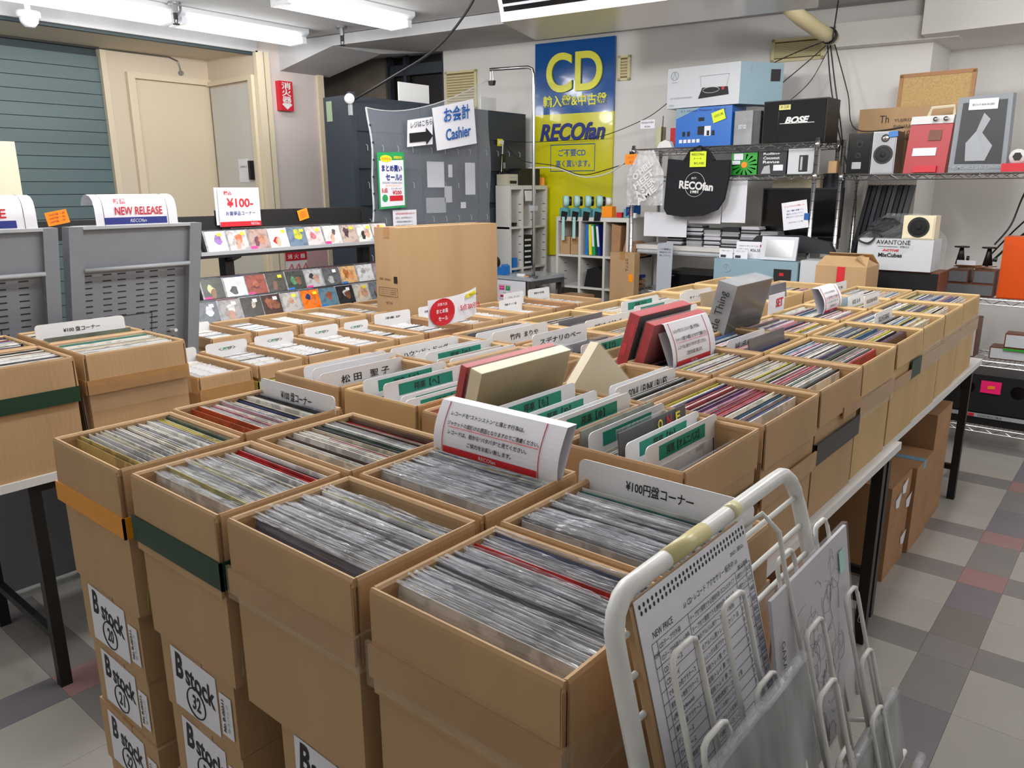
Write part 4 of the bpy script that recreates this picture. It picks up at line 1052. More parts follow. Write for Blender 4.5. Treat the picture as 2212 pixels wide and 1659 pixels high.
for k in range(3): text('100円盤 一枚', (-3.438, 1.253, 1.615-.014*k), Vector((0, 1, .18)), Vector((0, -.18, 1)), .06, .009, M['red'], t)
solo('board', G().obox((-4.2, 1.30, 1.62), Vector((0, 1, 0)), X, Z, .09, .01, .31), M['doorcream'], 'cream board standing before the shutter at the left edge', 'board')

# black steel shelf frame behind
bar = thing('display_stand', 'black steel stand of the CD racks with a broad top bar', 'stand', (-4.25, 2.8, 0))
part('top_bar', G().box(-4.27, -4.21, .2, 2.40, 1.465, 1.562).box(-4.27, -4.21, 2.40, 3.49, 1.49, 1.592), M['black'], bar)
for y in (2.43, 3.46): part('post', G().box(-4.275, -4.205, y-.028, y+.028, .0, 1.56), M['black'], bar)
part('base_beam', G().box(-4.7, -4.03, 2.1, 3.55, .05, .14), M['black'], bar)
# CDs on inclined shelves
cdb = mesh('case', G().box(-.071, .071, -.005, .005, 0, .125), M['slot'])
cdfilm = mesh('clear_cover', G().box(-.0715, .0715, -.0058, .0058, -.0005, .127), M['wrapfilm'])
cdfront = mesh('cover_print', G().box(-.060, .070, -.0062, -.005, .003, .122), M['cdart'])
cdspine = mesh('hinge_strip', G().box(-.071, -.061, -.0062, -.005, .0, .125), M['cdart'])
def blob(seed):
    rr = random.Random(seed); g = G(); n = 9
    cx, cz = rr.uniform(-.02, .02), rr.uniform(.045, .08); r = rr.uniform(.02, .038)
    g.add([(cx+r*rr.uniform(.5, 1.2)*math.cos(k*2*PI/n), -.0066, min(.118, max(.006, cz+r*rr.uniform(.6, 1.3)*math.sin(k*2*PI/n)))) for k in range(n)], [tuple(range(n))])
    return mesh('cover_figure', g, M['cdart'])
blobs = [blob(k) for k in range(10)]
stk = mesh('price_sticker', G().box(-.014, .014, -.0072, -.0068, 0, .018), M['yellowp'])
stk2 = mesh('price_sticker', G().box(-.022, .022, -.0072, -.0068, 0, .02), M['pinkprint'])
stk3 = mesh('price_sticker', G().box(-.022, .022, -.0072, -.0068, 0, .02), M['bluepl'])
def cd(x, y, z, lean, bg, fg, lab, st=None, back=False, grp='CDs standing on the inclined racks'):
    o = link('cd_case', cdb, None, None, (x, y, z)); o.rotation_euler = (-lean, 0, PI/2)
    tag(o, lab, 'CD', grp)
    def ch(name, me, rgb=None, loc=(0, 0, 0), rz=0):
        c = link(name, me, None, o, loc)
        if rgb: c.color = lin(rgb)+(1,)
        return c
    ch('cover_print', cdfront, bg)
    if back: return o
    ch('hinge_strip', cdspine, (150, 152, 156)); ch('clear_cover', cdfilm)
    ch('cover_figure', R.choice(blobs), fg)
    if R.random() < .6: ch('cover_figure', R.choice(blobs), [min(255, int(a*.5+b*.5)) for a, b in zip(bg, (200, 120, 80))], (.01, -.0003, -.01))
    if st == 'y': ch('price_sticker', stk, None, (R.uniform(.02, .045), 0, .092))
    if st == 'p': ch('price_sticker', stk2, None, (-.04, 0, .001))
    if st == 'b': ch('price_sticker', stk3, None, (-.04, 0, .001))
    if st == 'w': ch('title_sticker', mesh('title_sticker', G().box(-.014, .014, -.0072, -.0068, 0, .02), M['paper']), None, (.03, 0, .09))
    return o
rowsCD = [
 (-4.135, 1.362, 2.31, .1345, [((216, 214, 232), (150, 110, 180), 'pale lilac', 'y'), ((196, 190, 190), (236, 120, 80), 'grey with an orange shape', 'y'), ((176, 150, 142), (120, 70, 84), 'dusty brown with a dark red figure', 'p'), ((236, 232, 228), (200, 40, 40), 'white with red lettering', 'y'), ((110, 130, 150), (190, 190, 70), 'blue grey with yellow shapes', 'y'), ((216, 196, 196), (200, 120, 130), 'pale pink', 'y'), ((230, 226, 222), (110, 100, 96), 'white with a dark portrait', 'p'), ((190, 170, 160), (90, 70, 80), 'group photo', 'y'), ((216, 214, 210), (60, 60, 60), 'white with dark strokes', 'y'), ((232, 214, 210), (216, 110, 100), 'cream and coral', 'y')], 'upper CD shelf'),
 (-4.09, 1.098, 2.235, .1375, [((60, 66, 56), (226, 214, 150), 'yellow faced', 'p'), ((226, 226, 226), (80, 80, 84), 'white with a black sketch', None), ((150, 80, 70), (100, 50, 50), 'brick red', 'p'), ((84, 82, 76), (130, 100, 90), 'dark olive', 'y'), ((70, 76, 72), (90, 150, 110), 'dark with green shapes', 'b'), ((180, 182, 184), (60, 60, 62), 'black and white photo', 'p'), ((96, 98, 100), (170, 172, 172), 'dark grey', 'w'), ((210, 170, 120), (170, 110, 60), 'sand and ochre', 'b'), ((206, 208, 210), (160, 162, 164), 'silvery', None), ((150, 140, 150), (190, 80, 150), 'round purple label', 'y')], 'middle CD shelf'),
 (-3.995, .985, 2.14, .1355, [((86, 92, 102), (206, 208, 214), 'slate with a white figure', 'w'), ((150, 146, 148), (210, 206, 206), 'grey violet', 'w'), ((60, 58, 56), (190, 180, 160), 'dark photo', 'w'), ((58, 34, 30), (150, 90, 60), 'dark red brown', 'w'), ((176, 174, 172), (206, 204, 202), 'pale grey', 'y'), ((236, 120, 40), (50, 60, 110), 'bright orange with a blue head', 'y'), ((96, 130, 150), (150, 90, 70), 'teal photo', 'b'), ((46, 48, 52), (210, 212, 214), 'black with white bottles', 'w'), ((200, 196, 186), (226, 196, 170), 'pale portrait', 'y'), ((120, 130, 140), (50, 60, 70), 'glossy blue grey', None)], 'lowest CD shelf')]
for (x, z, y0, p, items, nm) in rowsCD:
    L = y0-.10; Hh = y0+p*10+.02
    t = thing('cd_shelf', 'black inclined shelf, the %s' % nm, 'shelf', (x, (L+Hh)/2, z-.02))
    part('shelf_tray', G().prism([(x+.012, L, z-.003), (x+.012, L, z-.012), (x-.16, L, z-.012), (x-.16, L, z-.003)], (0, 0, 0), (0, Hh-L, 0)), M['black'], t)
    part('front_lip', G().prism([(x+.014, L, z-.014), (x+.026, L, z-.014), (x+.026, L, z+.006), (x+.014, L, z+.006)], (0, 0, 0), (0, Hh-L, 0)), M['greylt'], t)
    part('under_lip', G().box(x-.01, x+.022, L, Hh, z-.03, z-.014), M['black'], t)
    for k, (bg, fg, d, st) in enumerate(items):
        y = y0+p*k+.02
        for b in range(3, 0, -1):
            cd(x-.004-.0115*b, y-.004*b+R.uniform(-.004, .004), z+.001+.002*b, .36, R.choice([(200, 200, 205), (60, 60, 64), (40, 90, 130), (150, 60, 60)]), None, 'CD case hidden behind the front ones on the %s' % nm, back=True, grp='back CDs on the %s' % nm)
        cd(x, y, z, .36+R.uniform(-.02, .02), bg, fg, '%s CD, %s on the %s' % (d, ['first', 'second', 'third', 'fourth', 'fifth', 'sixth', 'seventh', 'eighth', 'ninth', 'tenth'][k], nm), st, grp=None)
solo('bracket', G().prism([(-4.12, 2.40, 1.345), (-4.12, 2.46, 1.345), (-4.26, 2.45, 1.30), (-4.26, 2.42, 1.30)], (0, 0, 0), (0, 0, -.02)), M['black'], 'black steel bracket under the upper CD shelf', 'bracket')
t = thing('price_sign', 'white 100 yen bargain corner sign above the CD racks', 'sign', (-4.18, 2.52, 1.5))
part('card', G().box(-4.19, -4.185, 2.385, 2.65, 1.50, 1.72).box(-4.20, -4.195, 2.37, 2.63, 1.51, 1.72), M['paper'], t)
part('red_band', G().box(-4.185, -4.183, 2.385, 2.65, 1.50, 1.528), M['red'], t)
text('税込', (-4.182, 2.445, 1.69), Y, Z, .05, .025, M['red'], t, bold=.02); text('¥100-', (-4.182, 2.52, 1.635), Y, Z, .17, .052, M['red'], t, bold=.02)
text('お買得品コーナー', (-4.182, 2.52, 1.575), Y, Z, .19, .025, M['navy'], t, bold=.01); text('RECOfan', (-4.182, 2.61, 1.514), Y, Z, .055, .014, M['paper'], t)
t = thing('orange_tag', 'orange handwritten tag on the black bar by the pillar', 'tag', (-4.2, 2.96, 1.52))
part('card', G().obox((-4.203, 2.965, 1.555), Vector((0, 1, .25)), X, Vector((0, -.25, 1)), .038, .001, .032), M['orangep'], t)
for k in range(3): text('在庫処分', (-4.2, 2.965, 1.57-.014*k), Vector((0, 1, .25)), Vector((0, -.25, 1)), .05, .009, M['red'], t)

# tall DVD carton on the rear table
t = carton_shut(-3.585, -3.36, 3.02, 3.85, TZ, 1.49, 'tall brown TV carton standing behind the singles boxes', m='card')
t.rotation_euler = (0, 0, math.radians(-1.5))
text('DVD  //Victor', (-3.50, 3.0185, 1.19), X, Z, .10, .014, M['ink'], t)
part('barcode', G().box(-3.42, -3.39, 3.0175, 3.019, 1.17, 1.21), M['ink'], t)
part('print_frame', G().tube([(-3.56, 3.018, 1.09), (-3.39, 3.018, 1.09), (-3.39, 3.018, 1.14), (-3.56, 3.018, 1.14)], .001, 4, closed=True), M['ink'], t)
for k in range(3): text('このダンボールは再生紙', (-3.475, 3.0175, 1.127-.012*k), X, Z, .15, .007, M['ink'], t)
text('VICTOR', (-3.47, 3.0175, 1.05), X, Z, .06, .016, M['ink'], t)
# red and white sale card on the singles boxes
t = thing('sale_card', 'curved white sale card with a red disc among the singles boxes', 'sign', (-2.80, 2.86, 1.0))
g = G(); n = 10
def SP(u, v, o=0.): a = (u-.5); return Vector((-2.80+.05*math.sin(u*PI)+o, 2.68+.36*u, 1.02+.14*v+.035*u))
for k in range(n+1): g.v += [tuple(SP(k/n, 0)), tuple(SP(k/n, 1))]
for k in range(n): g.f.append((2*k, 2*k+2, 2*k+3, 2*k+1)); g.m.append(0)
part('card', g, M['paper'], t)
part('red_disc', G().add([SP(.2+.19*math.cos(a*PI/12), .5+.50*math.sin(a*PI/12), .006) for a in range(24)], [tuple(range(24))]), M['red'], t)
text('まとめ買い', SP(.2, .55, .012), Y, Z, .105, .022, M['paper'], t, bold=.02); text('セール!!', SP(.2, .28, .012), Y, Z, .08, .022, M['paper'], t, bold=.02); text('決算大放出', SP(.2, .8, .012), Y, Z, .09, .016, M['paper'], t)
text('5点', SP(.55, .50, .012), Y, Vector((0, -.1, 1)), .05, .034, M['red'], t, bold=.02); text('¥200引き', SP(.80, .42, .012), Y, Vector((0, -.1, 1)), .11, .032, M['red'], t, bold=.02)
part('yellow_label', G().add([SP(.62, .78, .010), SP(.92, .78, .010), SP(.92, .93, .010), SP(.62, .93, .010)], [(0, 1, 2, 3)]), M['yellowp'], t)
text('新品商品&中古商品', SP(.77, .855, .013), Y, Z, .09, .012, M['ink'], t)

# ================================================================ CASHIER CORNER
cb = thing('steel_cabinet', 'row of tall dark blue steel cabinets with small hooks behind the cashier sheet', 'cabinet', (-4.9, 4.7, 0))
part('cabinet_body', G().box(-4.90, -4.62, 3.70, 5.72, 0, 2.36), M['cab'], cb)
for k in range(3):
    y0 = 3.745+k*.655
    part('top_panel', G().box(-4.62, -4.605, y0, y0+.64, 2.12, 2.35), M['cab'], cb)
    for j in range(7):
        part('shelf_front', G().box(-4.62, -4.60, y0, y0+.64, .25+j*.268, .47+j*.268), M['cab'], cb)
        g = G()
        for hk in range(4):
            yy = y0+.09+hk*.15
            part('hook', G().tube([(-4.60, yy, .42+j*.268), (-4.585, yy, .41+j*.268), (-4.585, yy, .375+j*.268)], .003, 4), M['greylt'], cb)
part('corner_post', G().box(-4.62, -4.585, 3.70, 3.745, 0, 2.38), M['cab'], cb)
solo('sticker', G().box(-4.86, -4.80, 3.694, 3.699, 2.19, 2.33), mat('pale_green_sticker', (150, 170, 140), .6), 'pale green sticker at the top of the dark cabinet side', 'sticker')
for (y, w, z0, z1, lb) in [(4.22, .32, 2.36, 2.50, 'blank white board standing on top of the dark cabinets, left'), (5.15, .2, 2.36, 2.47, 'blank white board standing on top of the dark cabinets, right'), ]:
    solo('white_board', G().box(-4.66, -4.65, y, y+w, z0, z1), M['white'], lb, 'board')
t = thing('clip_lamp', 'round white clip lamp on the corner of the dark cabinet', 'lamp', (-4.60, 3.70, 2.28))
part('lamp_head', G().cyl((-4.60, 3.70, 2.33), (-4.57, 3.68, 2.33), .035, 16), M['white'], t, True); part('clip', G().box(-4.605, -4.58, 3.69, 3.71, 2.22, 2.30), M['greylt'], t)
def cable(pts, r, lab, m='black', n=6, name='cable', cat='cable'):
    P = [Vector(p) for p in pts]; out = []
    for i in range(len(P)-1):
        p0 = P[max(i-1, 0)]; p1 = P[i]; p2 = P[i+1]; p3 = P[min(i+2, len(P)-1)]
        for k in range(6):
            u = k/6; out.append(.5*((2*p1)+(p2-p0)*u+(2*p0-5*p1+4*p2-p3)*u*u+(3*p1-p0-3*p2+p3)*u**3))
    out.append(P[-1])
    return solo(name, G().tube(out, r, n), M[m], lab, cat, smooth=True)
cable([(-4.59, 3.72, 2.32), (-4.3, 3.82, 2.45), (-3.9, 3.9, 2.62), (-3.6, 3.92, 2.85), (-3.45, 3.85, 3.0)], .008, 'long dark cable from the cabinet corner up to the ceiling')
cable([(-4.60, 3.715, 2.3), (-4.595, 3.72, 2.1), (-4.592, 3.73, 1.6), (-4.58, 3.75, .9)], .007, 'dark cable hanging down the corner of the cabinets')
# pole with cross arm on the counter
pl = thing('chrome_pole', 'chrome pole with a bent arm standing at the cashier counter', 'pole', (-4.02, 5.08, .98))
pts = [(-4.02, 5.08, .99)]+[(-4.02, 5.08, 1+.1*k) for k in range(1, 16)]
pts += [(-4.02, 5.08, 2.58), (-4.03, 5.07, 2.62), (-4.06, 5.06, 2.635), (-4.37, 4.955, 2.635)]
part('bent_tube', G().tube(pts, .013, 10), M['chrome'], pl, True)
part('clamp', G().box(-4.045, -3.995, 5.055, 5.105, 1.53, 1.57), M['greylt'], pl)
part('foot', G().cyl((-4.02, 5.08, .985), (-4.02, 5.08, .995), .04, 14), M['steel'], pl)
t = thing('bulldog_clip', 'black bulldog clip holding the clear sheet to the chrome arm', 'clip', (-4.35, 4.955, 2.52))
part('clip_body', G().prism([(-4.385, 4.945, 2.55), (-4.325, 4.945, 2.55), (-4.335, 4.945, 2.515), (-4.375, 4.945, 2.515)], (0, 0, 0), (0, .03, 0)), M['black'], t)
part('clip_wire', G().tube([(-4.37, 4.96, 2.55), (-4.365, 4.96, 2.645), (-4.345, 4.96, 2.645), (-4.34, 4.96, 2.55)], .003, 5), M['chrome'], t)
# hanging clear sheet
g = G(); nu, nv = 30, 22
for j in range(nv+1):
    for i in range(nu+1):
        u, v = i/nu, j/nv
        ztop = 2.25+.0*u+.31*(u**1.7)-.05*math.sin(PI*u)*(1-u); zbot = 1.41-.04*u
        x = -4.33-.05*u+.012*math.sin(u*9+v*2)*v+.012*math.sin(u*17+v*5)*.6*(1-v)*v*4*.3+.01*math.sin(v*11+u*3)
        y = 3.62+1.33*u+.03*math.sin(PI*(v))*(1 if u < .05 else .2)
        g.v.append((x, y, zbot+(ztop-zbot)*v))
for j in range(nv):
    for i in range(nu): a = j*(nu+1)+i; g.f.append((a, a+1, a+nu+2, a+nu+1)); g.m.append(0)
sht = thing('vinyl_sheet', 'clear vinyl curtain sheet hung over the cashier with paper signs', 'sheet', (-4.35, 4.3, 1.41))
part('clear_sheet', g, M['sheet'], sht, True)
hem = [g.v[j*(nu+1)] for j in range(nv+1)]
part('hem', G().tube([(a+.003, b, c) for a, b, c in hem], .007, 6), M['bagfilm'], sht)
part('hem', G().tube([(g.v[nv*(nu+1)+i][0]+.003, g.v[nv*(nu+1)+i][1], g.v[nv*(nu+1)+i][2]) for i in range(nu+1)], .004, 6), M['bagfilm'], sht)
part('hem', G().tube([(g.v[i][0]+.003, g.v[i][1], g.v[i][2]) for i in range(nu+1)], .004, 6), M['bagfilm'], sht)
for j in range(1, nv, 3):
    a, b, c = hem[j]; part('eyelet', G().cyl((a+.010, b+.004, c), (a+.014, b+.004, c), .008, 8), M['slot'], sht)
# signs fixed on the sheet
t = thing('cashier_sign', 'white Cashier sign with blue letters on the clear sheet', 'sign', (-4.32, 4.43, 1.98))
P4 = [(-4.29, 4.215, 2.285), (-4.29, 4.665, 2.385), (-4.28, 4.685, 2.055), (-4.275, 4.24, 1.985)]
part('paper', G().add(P4, [(3, 2, 1, 0)]).add([(a-.002, b, c) for a, b, c in P4], [(0, 1, 2, 3)]), M['paper'], t)
sl = Vector((0, 1, .19)).normalized()
text('お会計', (-4.27, 4.46, 2.265), sl, Z, .29, .11, M['bluep'], t, bold=.02); text('Cashier', (-4.268, 4.47, 2.125), sl, Z, .28, .085, M['bluep'], t, bold=.02)
t = thing('arrow_sign', 'white register this way sign with a thick black arrow', 'sign', (-4.29, 4.08, 2.0))
P4 = [(-4.288, 3.965, 2.185), (-4.288, 4.215, 2.225), (-4.285, 4.205, 2.03), (-4.28, 3.945, 2.0)]
part('paper', G().add(P4, [(3, 2, 1, 0)]).add([(a-.002, b, c) for a, b, c in P4], [(0, 1, 2, 3)]), M['paper'], t)
text('レジはこちら', (-4.275, 4.09, 2.17), sl, Z, .22, .04, M['ink'], t, bold=.01)
part('arrow', G().add([(-4.274, 3.965, 2.03), (-4.274, 3.965, 2.095), (-4.274, 4.13, 2.115), (-4.274, 4.13, 2.145), (-4.274, 4.20, 2.09), (-4.274, 4.13, 2.02), (-4.274, 4.13, 2.05)], [(0, 1, 2, 6), (3, 4, 5), (3, 5, 6, 2)]), M['ink'], t)
t = thing('sale_poster', 'green framed bulk purchase sale poster on the clear sheet', 'poster', (-4.29, 3.78, 1.58))
sl2 = Vector((0, 1, -.03)).normalized()
def pp(a0, a1, z0, z1, x): return G().add([(x, a0, z0), (x, a1, z0+.01), (x, a1, z1+.01), (x, a0, z1)], [(0, 1, 2, 3)]).add([(x-.002, a0, z0), (x-.002, a1, z0+.01), (x-.002, a1, z1+.01), (x-.002, a0, z1)], [(3, 2, 1, 0)])
part('green_frame', pp(3.66, 3.91, 1.57, 1.955, -4.28), M['greenp'], t); part('white_field', pp(3.672, 3.898, 1.585, 1.90, -4.277), M['paper'], t)
part('yellow_bubble', G().add([(-4.275, 3.735+.055*math.cos(a*PI/8), 1.915+.024*math.sin(a*PI/8)) for a in range(16)], [tuple(range(16))]), M['yellowp'], t)
text('まとめて買うと安くなる!', (-4.273, 3.735, 1.915), Y, Z, .085, .018, M['red'], t)
text('期間限定!', (-4.273, 3.845, 1.925), Y, Z, .08, .02, M['yellowp'], t, bold=.02)
text('まとめ買い', (-4.273, 3.785, 1.85), Y, Z, .19, .045, M['navy'], t, bold=.03); text('セール!!', (-4.273, 3.80, 1.79), Y, Z, .15, .045, M['navy'], t, bold=.03)
text('全商品対象 中古品 輸入新品も', (-4.273, 3.785, 1.752), Y, Z, .19, .012, M['navy'], t); text('CD LP DVD など', (-4.273, 3.785, 1.733), Y, Z, .14, .012, M['orangep'], t)
text('5点', (-4.273, 3.71, 1.70), Y, Z, .055, .035, M['red'], t, bold=.02); text('¥200', (-4.273, 3.825, 1.685), Y, Z, .085, .028, M['red'], t, bold=.02); text('以上の お買い上げで', (-4.273, 3.82, 1.712), Y, Z, .10, .01, M['ink'], t)
part('green_disc', G().add([(-4.275, 3.712+.026*math.cos(a*PI/8), 1.645+.026*math.sin(a*PI/8)) for a in range(16)], [tuple(range(16))]), M['greenp'], t)
part('red_block', G().add([(-4.275, 3.755, 1.625), (-4.275, 3.88, 1.628), (-4.275, 3.88, 1.665), (-4.275, 3.755, 1.662)], [(0, 1, 2, 3)]), M['red'], t)
# papers on the cabinets seen through the sheet
for k, (y, z, w, h, mm, lb) in enumerate([(4.42, 1.72, .19, .20, 'paper', 'white paper sheet on the dark cabinet behind the curtain, upper left'), (4.66, 1.80, .045, .10, 'paper', 'small narrow white slip on the dark cabinet'), (4.86, 1.66, .12, .26, 'paper', 'tall white paper on the dark cabinet at the right'),
        (4.61, 1.60, .085, .13, 'sketch', 'pinkish slip of paper low on the dark cabinet'), (4.40, 1.52, .22, .12, 'greylt', 'grey printed sheet low on the dark cabinet'), (4.80, 1.55, .06, .05, 'paper', 'tiny white label low on the dark cabinet')]):
    solo('paper_sheet', G().box(-4.578, -4.574, y, y+w, z, z+h), M[mm], lb, 'paper')
t = thing('notice_sheet', 'white printed notice hanging just above the tall carton', 'notice', (-4.3, 3.92, 1.40))
part('paper', G().box(-4.302, -4.30, 3.80, 4.03, 1.40, 1.56), M['paper'], t)
text('店頭新品価格変更のお知らせ', (-4.297, 3.915, 1.535), Y, Z, .19, .016, M['red'], t)
for k, s in enumerate(['当店は、2021年4月1日より、', '一部新品の価格を改めて、', '全て税込価格表示になります']): text(s, (-4.297, 3.905, 1.505-.028*k), Y, Z, .17, .015, M['ink'], t)
# white shelving beside the cabinets
def shelving(name, x0, x1, y0, y1, z1, open_dir, cols_, zs, lab, m='shelfwhite'):
    t = thing(name, lab, 'shelf', ((x0+x1)/2, (y0+y1)/2, 0)); w = .022
    part('top_board', G().box(x0, x1, y0, y1, z1-.035, z1), M[m], t)
    if open_dir == 'x':
        part('back_board', G().box(x0, x0+.01, y0, y1, 0, z1-.035), M[m], t)
        for c in cols_: part('upright', G().box(x0+.01, x1, c-w/2, c+w/2, 0, z1-.035), M[m], t)
        for z in zs: part('shelf_board', G().box(x0+.01, x1-.004, y0, y1, z-.018, z), M[m], t)
        g = G()
        for c in cols_[1:]:
            for k in range(12): g.box(x0+.12, x0+.15, c-w/2-.001, c-w/2, .8+k*.07, .806+k*.07)
    else:
        part('back_board', G().box(x0, x1, y1-.01, y1, 0, z1-.035), M[m], t)
        for c in cols_: part('upright', G().box(c-w/2, c+w/2, y0, y1-.01, 0, z1-.035), M[m], t)
        for z in zs: part('shelf_board', G().box(x0, x1, y0+.004, y1-.01, z-.018, z), M[m], t)
        g = G()
        for c in cols_[:-1]:
            for k in range(12): g.box(c+w/2, c+w/2+.001, y0+.1, y0+.13, .5+k*.07, .506+k*.07)
    part('peg_holes', g, M['slot'], t, stuff=True)
    return t
shelving('shelving_unit', -4.58, -4.42, 5.25, 5.79, 1.735, 'x', [5.261, 5.43, 5.60, 5.778], [.9, 1.02, 1.38], 'tall white shelf unit at the end of the dark cabinets')
shelving('shelving_unit', -4.10, -3.365, 5.50, 5.90, 1.47, 'y', [-4.089, -3.85, -3.60, -3.376], [.52, .88, 1.15], 'low white shelf unit under the CD sign')
# cashier counter: steel framed table with a white payment board hung on its end
ct = thing('counter_table', 'steel framed cashier counter with a glassy grey top', 'table', (-4.3, 5.6, 0))
part('counter_top', G().box(-4.62, -4.00, 5.02, 5.16, .955, .985).box(-4.415, -4.00, 5.16, 5.95 if False else 5.49, .955, .985), mat('grey_glass_top', (170, 176, 182), .12), ct)
for (x, y) in ((-4.60, 5.04), (-4.02, 5.04), (-4.02, 5.47)): part('leg', G().box(x-.02, x+.02, y-.02, y+.02, 0, .955), M['steel'], ct)
part('apron', G().box(-4.02, -4.0, 5.06, 5.45, .915, .955), M['steel'], ct)
t = thing('payment_board', 'white board of payment logos hung on the end of the counter', 'board', (-4.33, 5.0, .55))
part('board', G().box(-4.64, -4.05, 5.0, 5.012, .5, .95), M['paper'], t)
for (x, z, w, h, m) in [(-4.46, .895, .04, .028, 'red'), (-4.40, .895, .035, .035, 'bluep'), (-4.30, .885, .055, .035, 'pinkprint'), (-4.235, .885, .045, .035, 'greenp'), (-4.30, .815, .035, .016, 'red'), (-4.245, .83, .03, .02, 'teal'), (-4.45, .76, .05, .035, 'bluep'), (-4.235, .80, .04, .016, 'teal')]:
    part('logo', G().box(x-w/2, x+w/2, 4.996, 5.0, z-h/2, z+h/2), M[m], t)
part('logo_frame', G().tube([(-4.335, 4.998, .79), (-4.205, 4.998, .79), (-4.205, 4.998, .91), (-4.335, 4.998, .91)], .0015, 4, closed=True), M['pinkprint'], t)
text('WAON', (-4.30, 4.994, .887), X, Z, .04, .012, M['paper'], t); text('iD', (-4.235, 4.994, .887), X, Z, .02, .014, M['paper'], t); text('Pay', (-4.27, 4.996, .845), X, Z, .03, .012, M['ink'], t); text('@ ュー', (-4.27, 4.996, .745), X, Z, .06, .02, M['ink'], t); text('pay', (-4.46, 4.996, .70), X, Z, .05, .025, M['ink'], t)
t = thing('tape_dispenser', 'blue desk tape dispenser on the cashier counter', 'tape dispenser', (-4.40, 5.10, .987))
part('body', G().prism([(-4.52, 5.06, .987), (-4.32, 5.06, .987), (-4.32, 5.06, 1.06), (-4.35, 5.06, 1.075), (-4.375, 5.06, 1.03), (-4.43, 5.06, 1.03), (-4.45, 5.06, 1.08), (-4.52, 5.06, 1.085)], (0, 0, 0), (0, .07, 0)), M['bluepl'], t)
part('tape_roll', G().cyl((-4.47, 5.07, 1.085), (-4.47, 5.12, 1.085), .05, 20), M['black'], t, True)
solo('eraser', G().obox((-4.16, 5.09, .995), Vector((1, .3, 0)), Vector((-.3, 1, 0)), Z, .035, .016, .009), M['paper'], 'small white lump lying on the counter corner', 'cloth')
solo('orange_slip', G().obox((-4.08, 5.10, .9865), Vector((1, .2, 0)), Vector((-.2, 1, 0)), Z, .05, .012, .0015), M['orangep'], 'orange slip of paper lying on the counter', 'paper')
for (x0, x1, y0, y1, z1, m, lb) in [(-4.36, -4.07, 5.20, 5.38, .86, 'card3', 'brown carton with a red symbol under the counter'), (-3.86, -3.62, 5.12, 5.40, .84, 'card3', 'plain brown carton beside the counter leg')]:
    carton_shut(x0, x1, y0, y1, .0, z1, lb, m)
# things on the tall shelf unit
t = thing('label_printer', 'cream label printer on top of the tall white shelf unit', 'printer', (-4.52, 5.32, 1.737))
part('body', G().box(-4.575, -4.45, 5.26, 5.40, 1.737, 1.83), mat('beige_plastic', (196, 190, 170), .5), t); part('slot', G().box(-4.45, -4.447, 5.29, 5.38, 1.75, 1.775), M['ink'], t); part('mouth', G().box(-4.45, -4.448, 5.29, 5.38, 1.80, 1.808), M['greylt'], t)
t = thing('cash_safe', 'black box shaped safe on top of the tall white shelf unit', 'safe', (-4.52, 5.6, 1.737))
part('body', G().box(-4.575, -4.44, 5.43, 5.70, 1.737, 1.88), M['black'], t); part('knob', G().cyl((-4.44, 5.62, 1.81), (-4.425, 5.62, 1.81), .014, 12), M['slot'], t); part('side_box', G().box(-4.57, -4.44, 5.405, 5.428, 1.737, 1.86), M['darkj'], t)
t = thing('cordless_phone', 'black cordless phone standing on its base by the label printer', 'phone', (-4.55, 5.23, 1.85))
part('base', G().box(-4.578, -4.52, 5.28, 5.36, 1.832, 1.85), M['black'], t); part('handset', G().prism([(-4.56, 5.30, 1.85), (-4.56, 5.335, 1.85), (-4.565, 5.345, 2.0), (-4.565, 5.305, 2.0)], (0, 0, 0), (.022, 0, 0)), M['blackgloss'], t); part('keypad', G().box(-4.54, -4.535, 5.308, 5.333, 1.88, 1.93), M['grey'], t)
solo('scissors_case', G().prism([(-4.50, 5.72, 1.737), (-4.44, 5.77, 1.737), (-4.44, 5.77, 1.80), (-4.50, 5.72, 1.82)], (0, 0, 0), (-.02, .0, 0)), M['orangep'], 'small orange and black tool pouch at the end of the tall shelf unit', 'pouch')
t = thing('power_outlet', 'wall socket with plugs high on the end of the dark cabinets', 'socket', (-4.598, 5.30, 2.10)); part('plate', G().box(-4.60, -4.595, 5.30, 5.37, 2.07, 2.13), M['yellowp'], t); part('plug', G().box(-4.595, -4.56, 5.32, 5.345, 2.085, 2.115), M['white'], t)
cable([(-4.56, 5.33, 2.1), (-4.55, 5.31, 2.0), (-4.555, 5.30, 1.85), (-4.56, 5.28, 1.84)], .005, 'white cord hanging from the wall socket to the printer', 'white')
cable([(-4.55, 5.33, 2.1), (-4.45, 5.45, 1.95), (-4.2, 5.6, 1.90), (-3.95, 5.65, 1.82), (-3.6, 5.55, 1.86), (-3.3, 5.5, 1.93)], .004, 'thin black cable sagging in front of the yellow sign')
cable([(-4.45, 5.55, 1.885), (-4.2, 5.62, 1.88), (-3.9, 5.62, 1.80), (-3.6, 5.55, 1.83), (-3.35, 5.5, 1.95)], .006, 'white cable sagging in front of the yellow sign', 'white')
cable([(-4.6, 5.4, 2.1), (-4.3, 5.80, 2.12), (-3.9, 5.85, 2.14), (-3.4, 5.75, 2.25), (-3.1, 5.6, 2.35)], .003, 'thin black wire crossing the sign to the turntable carton')
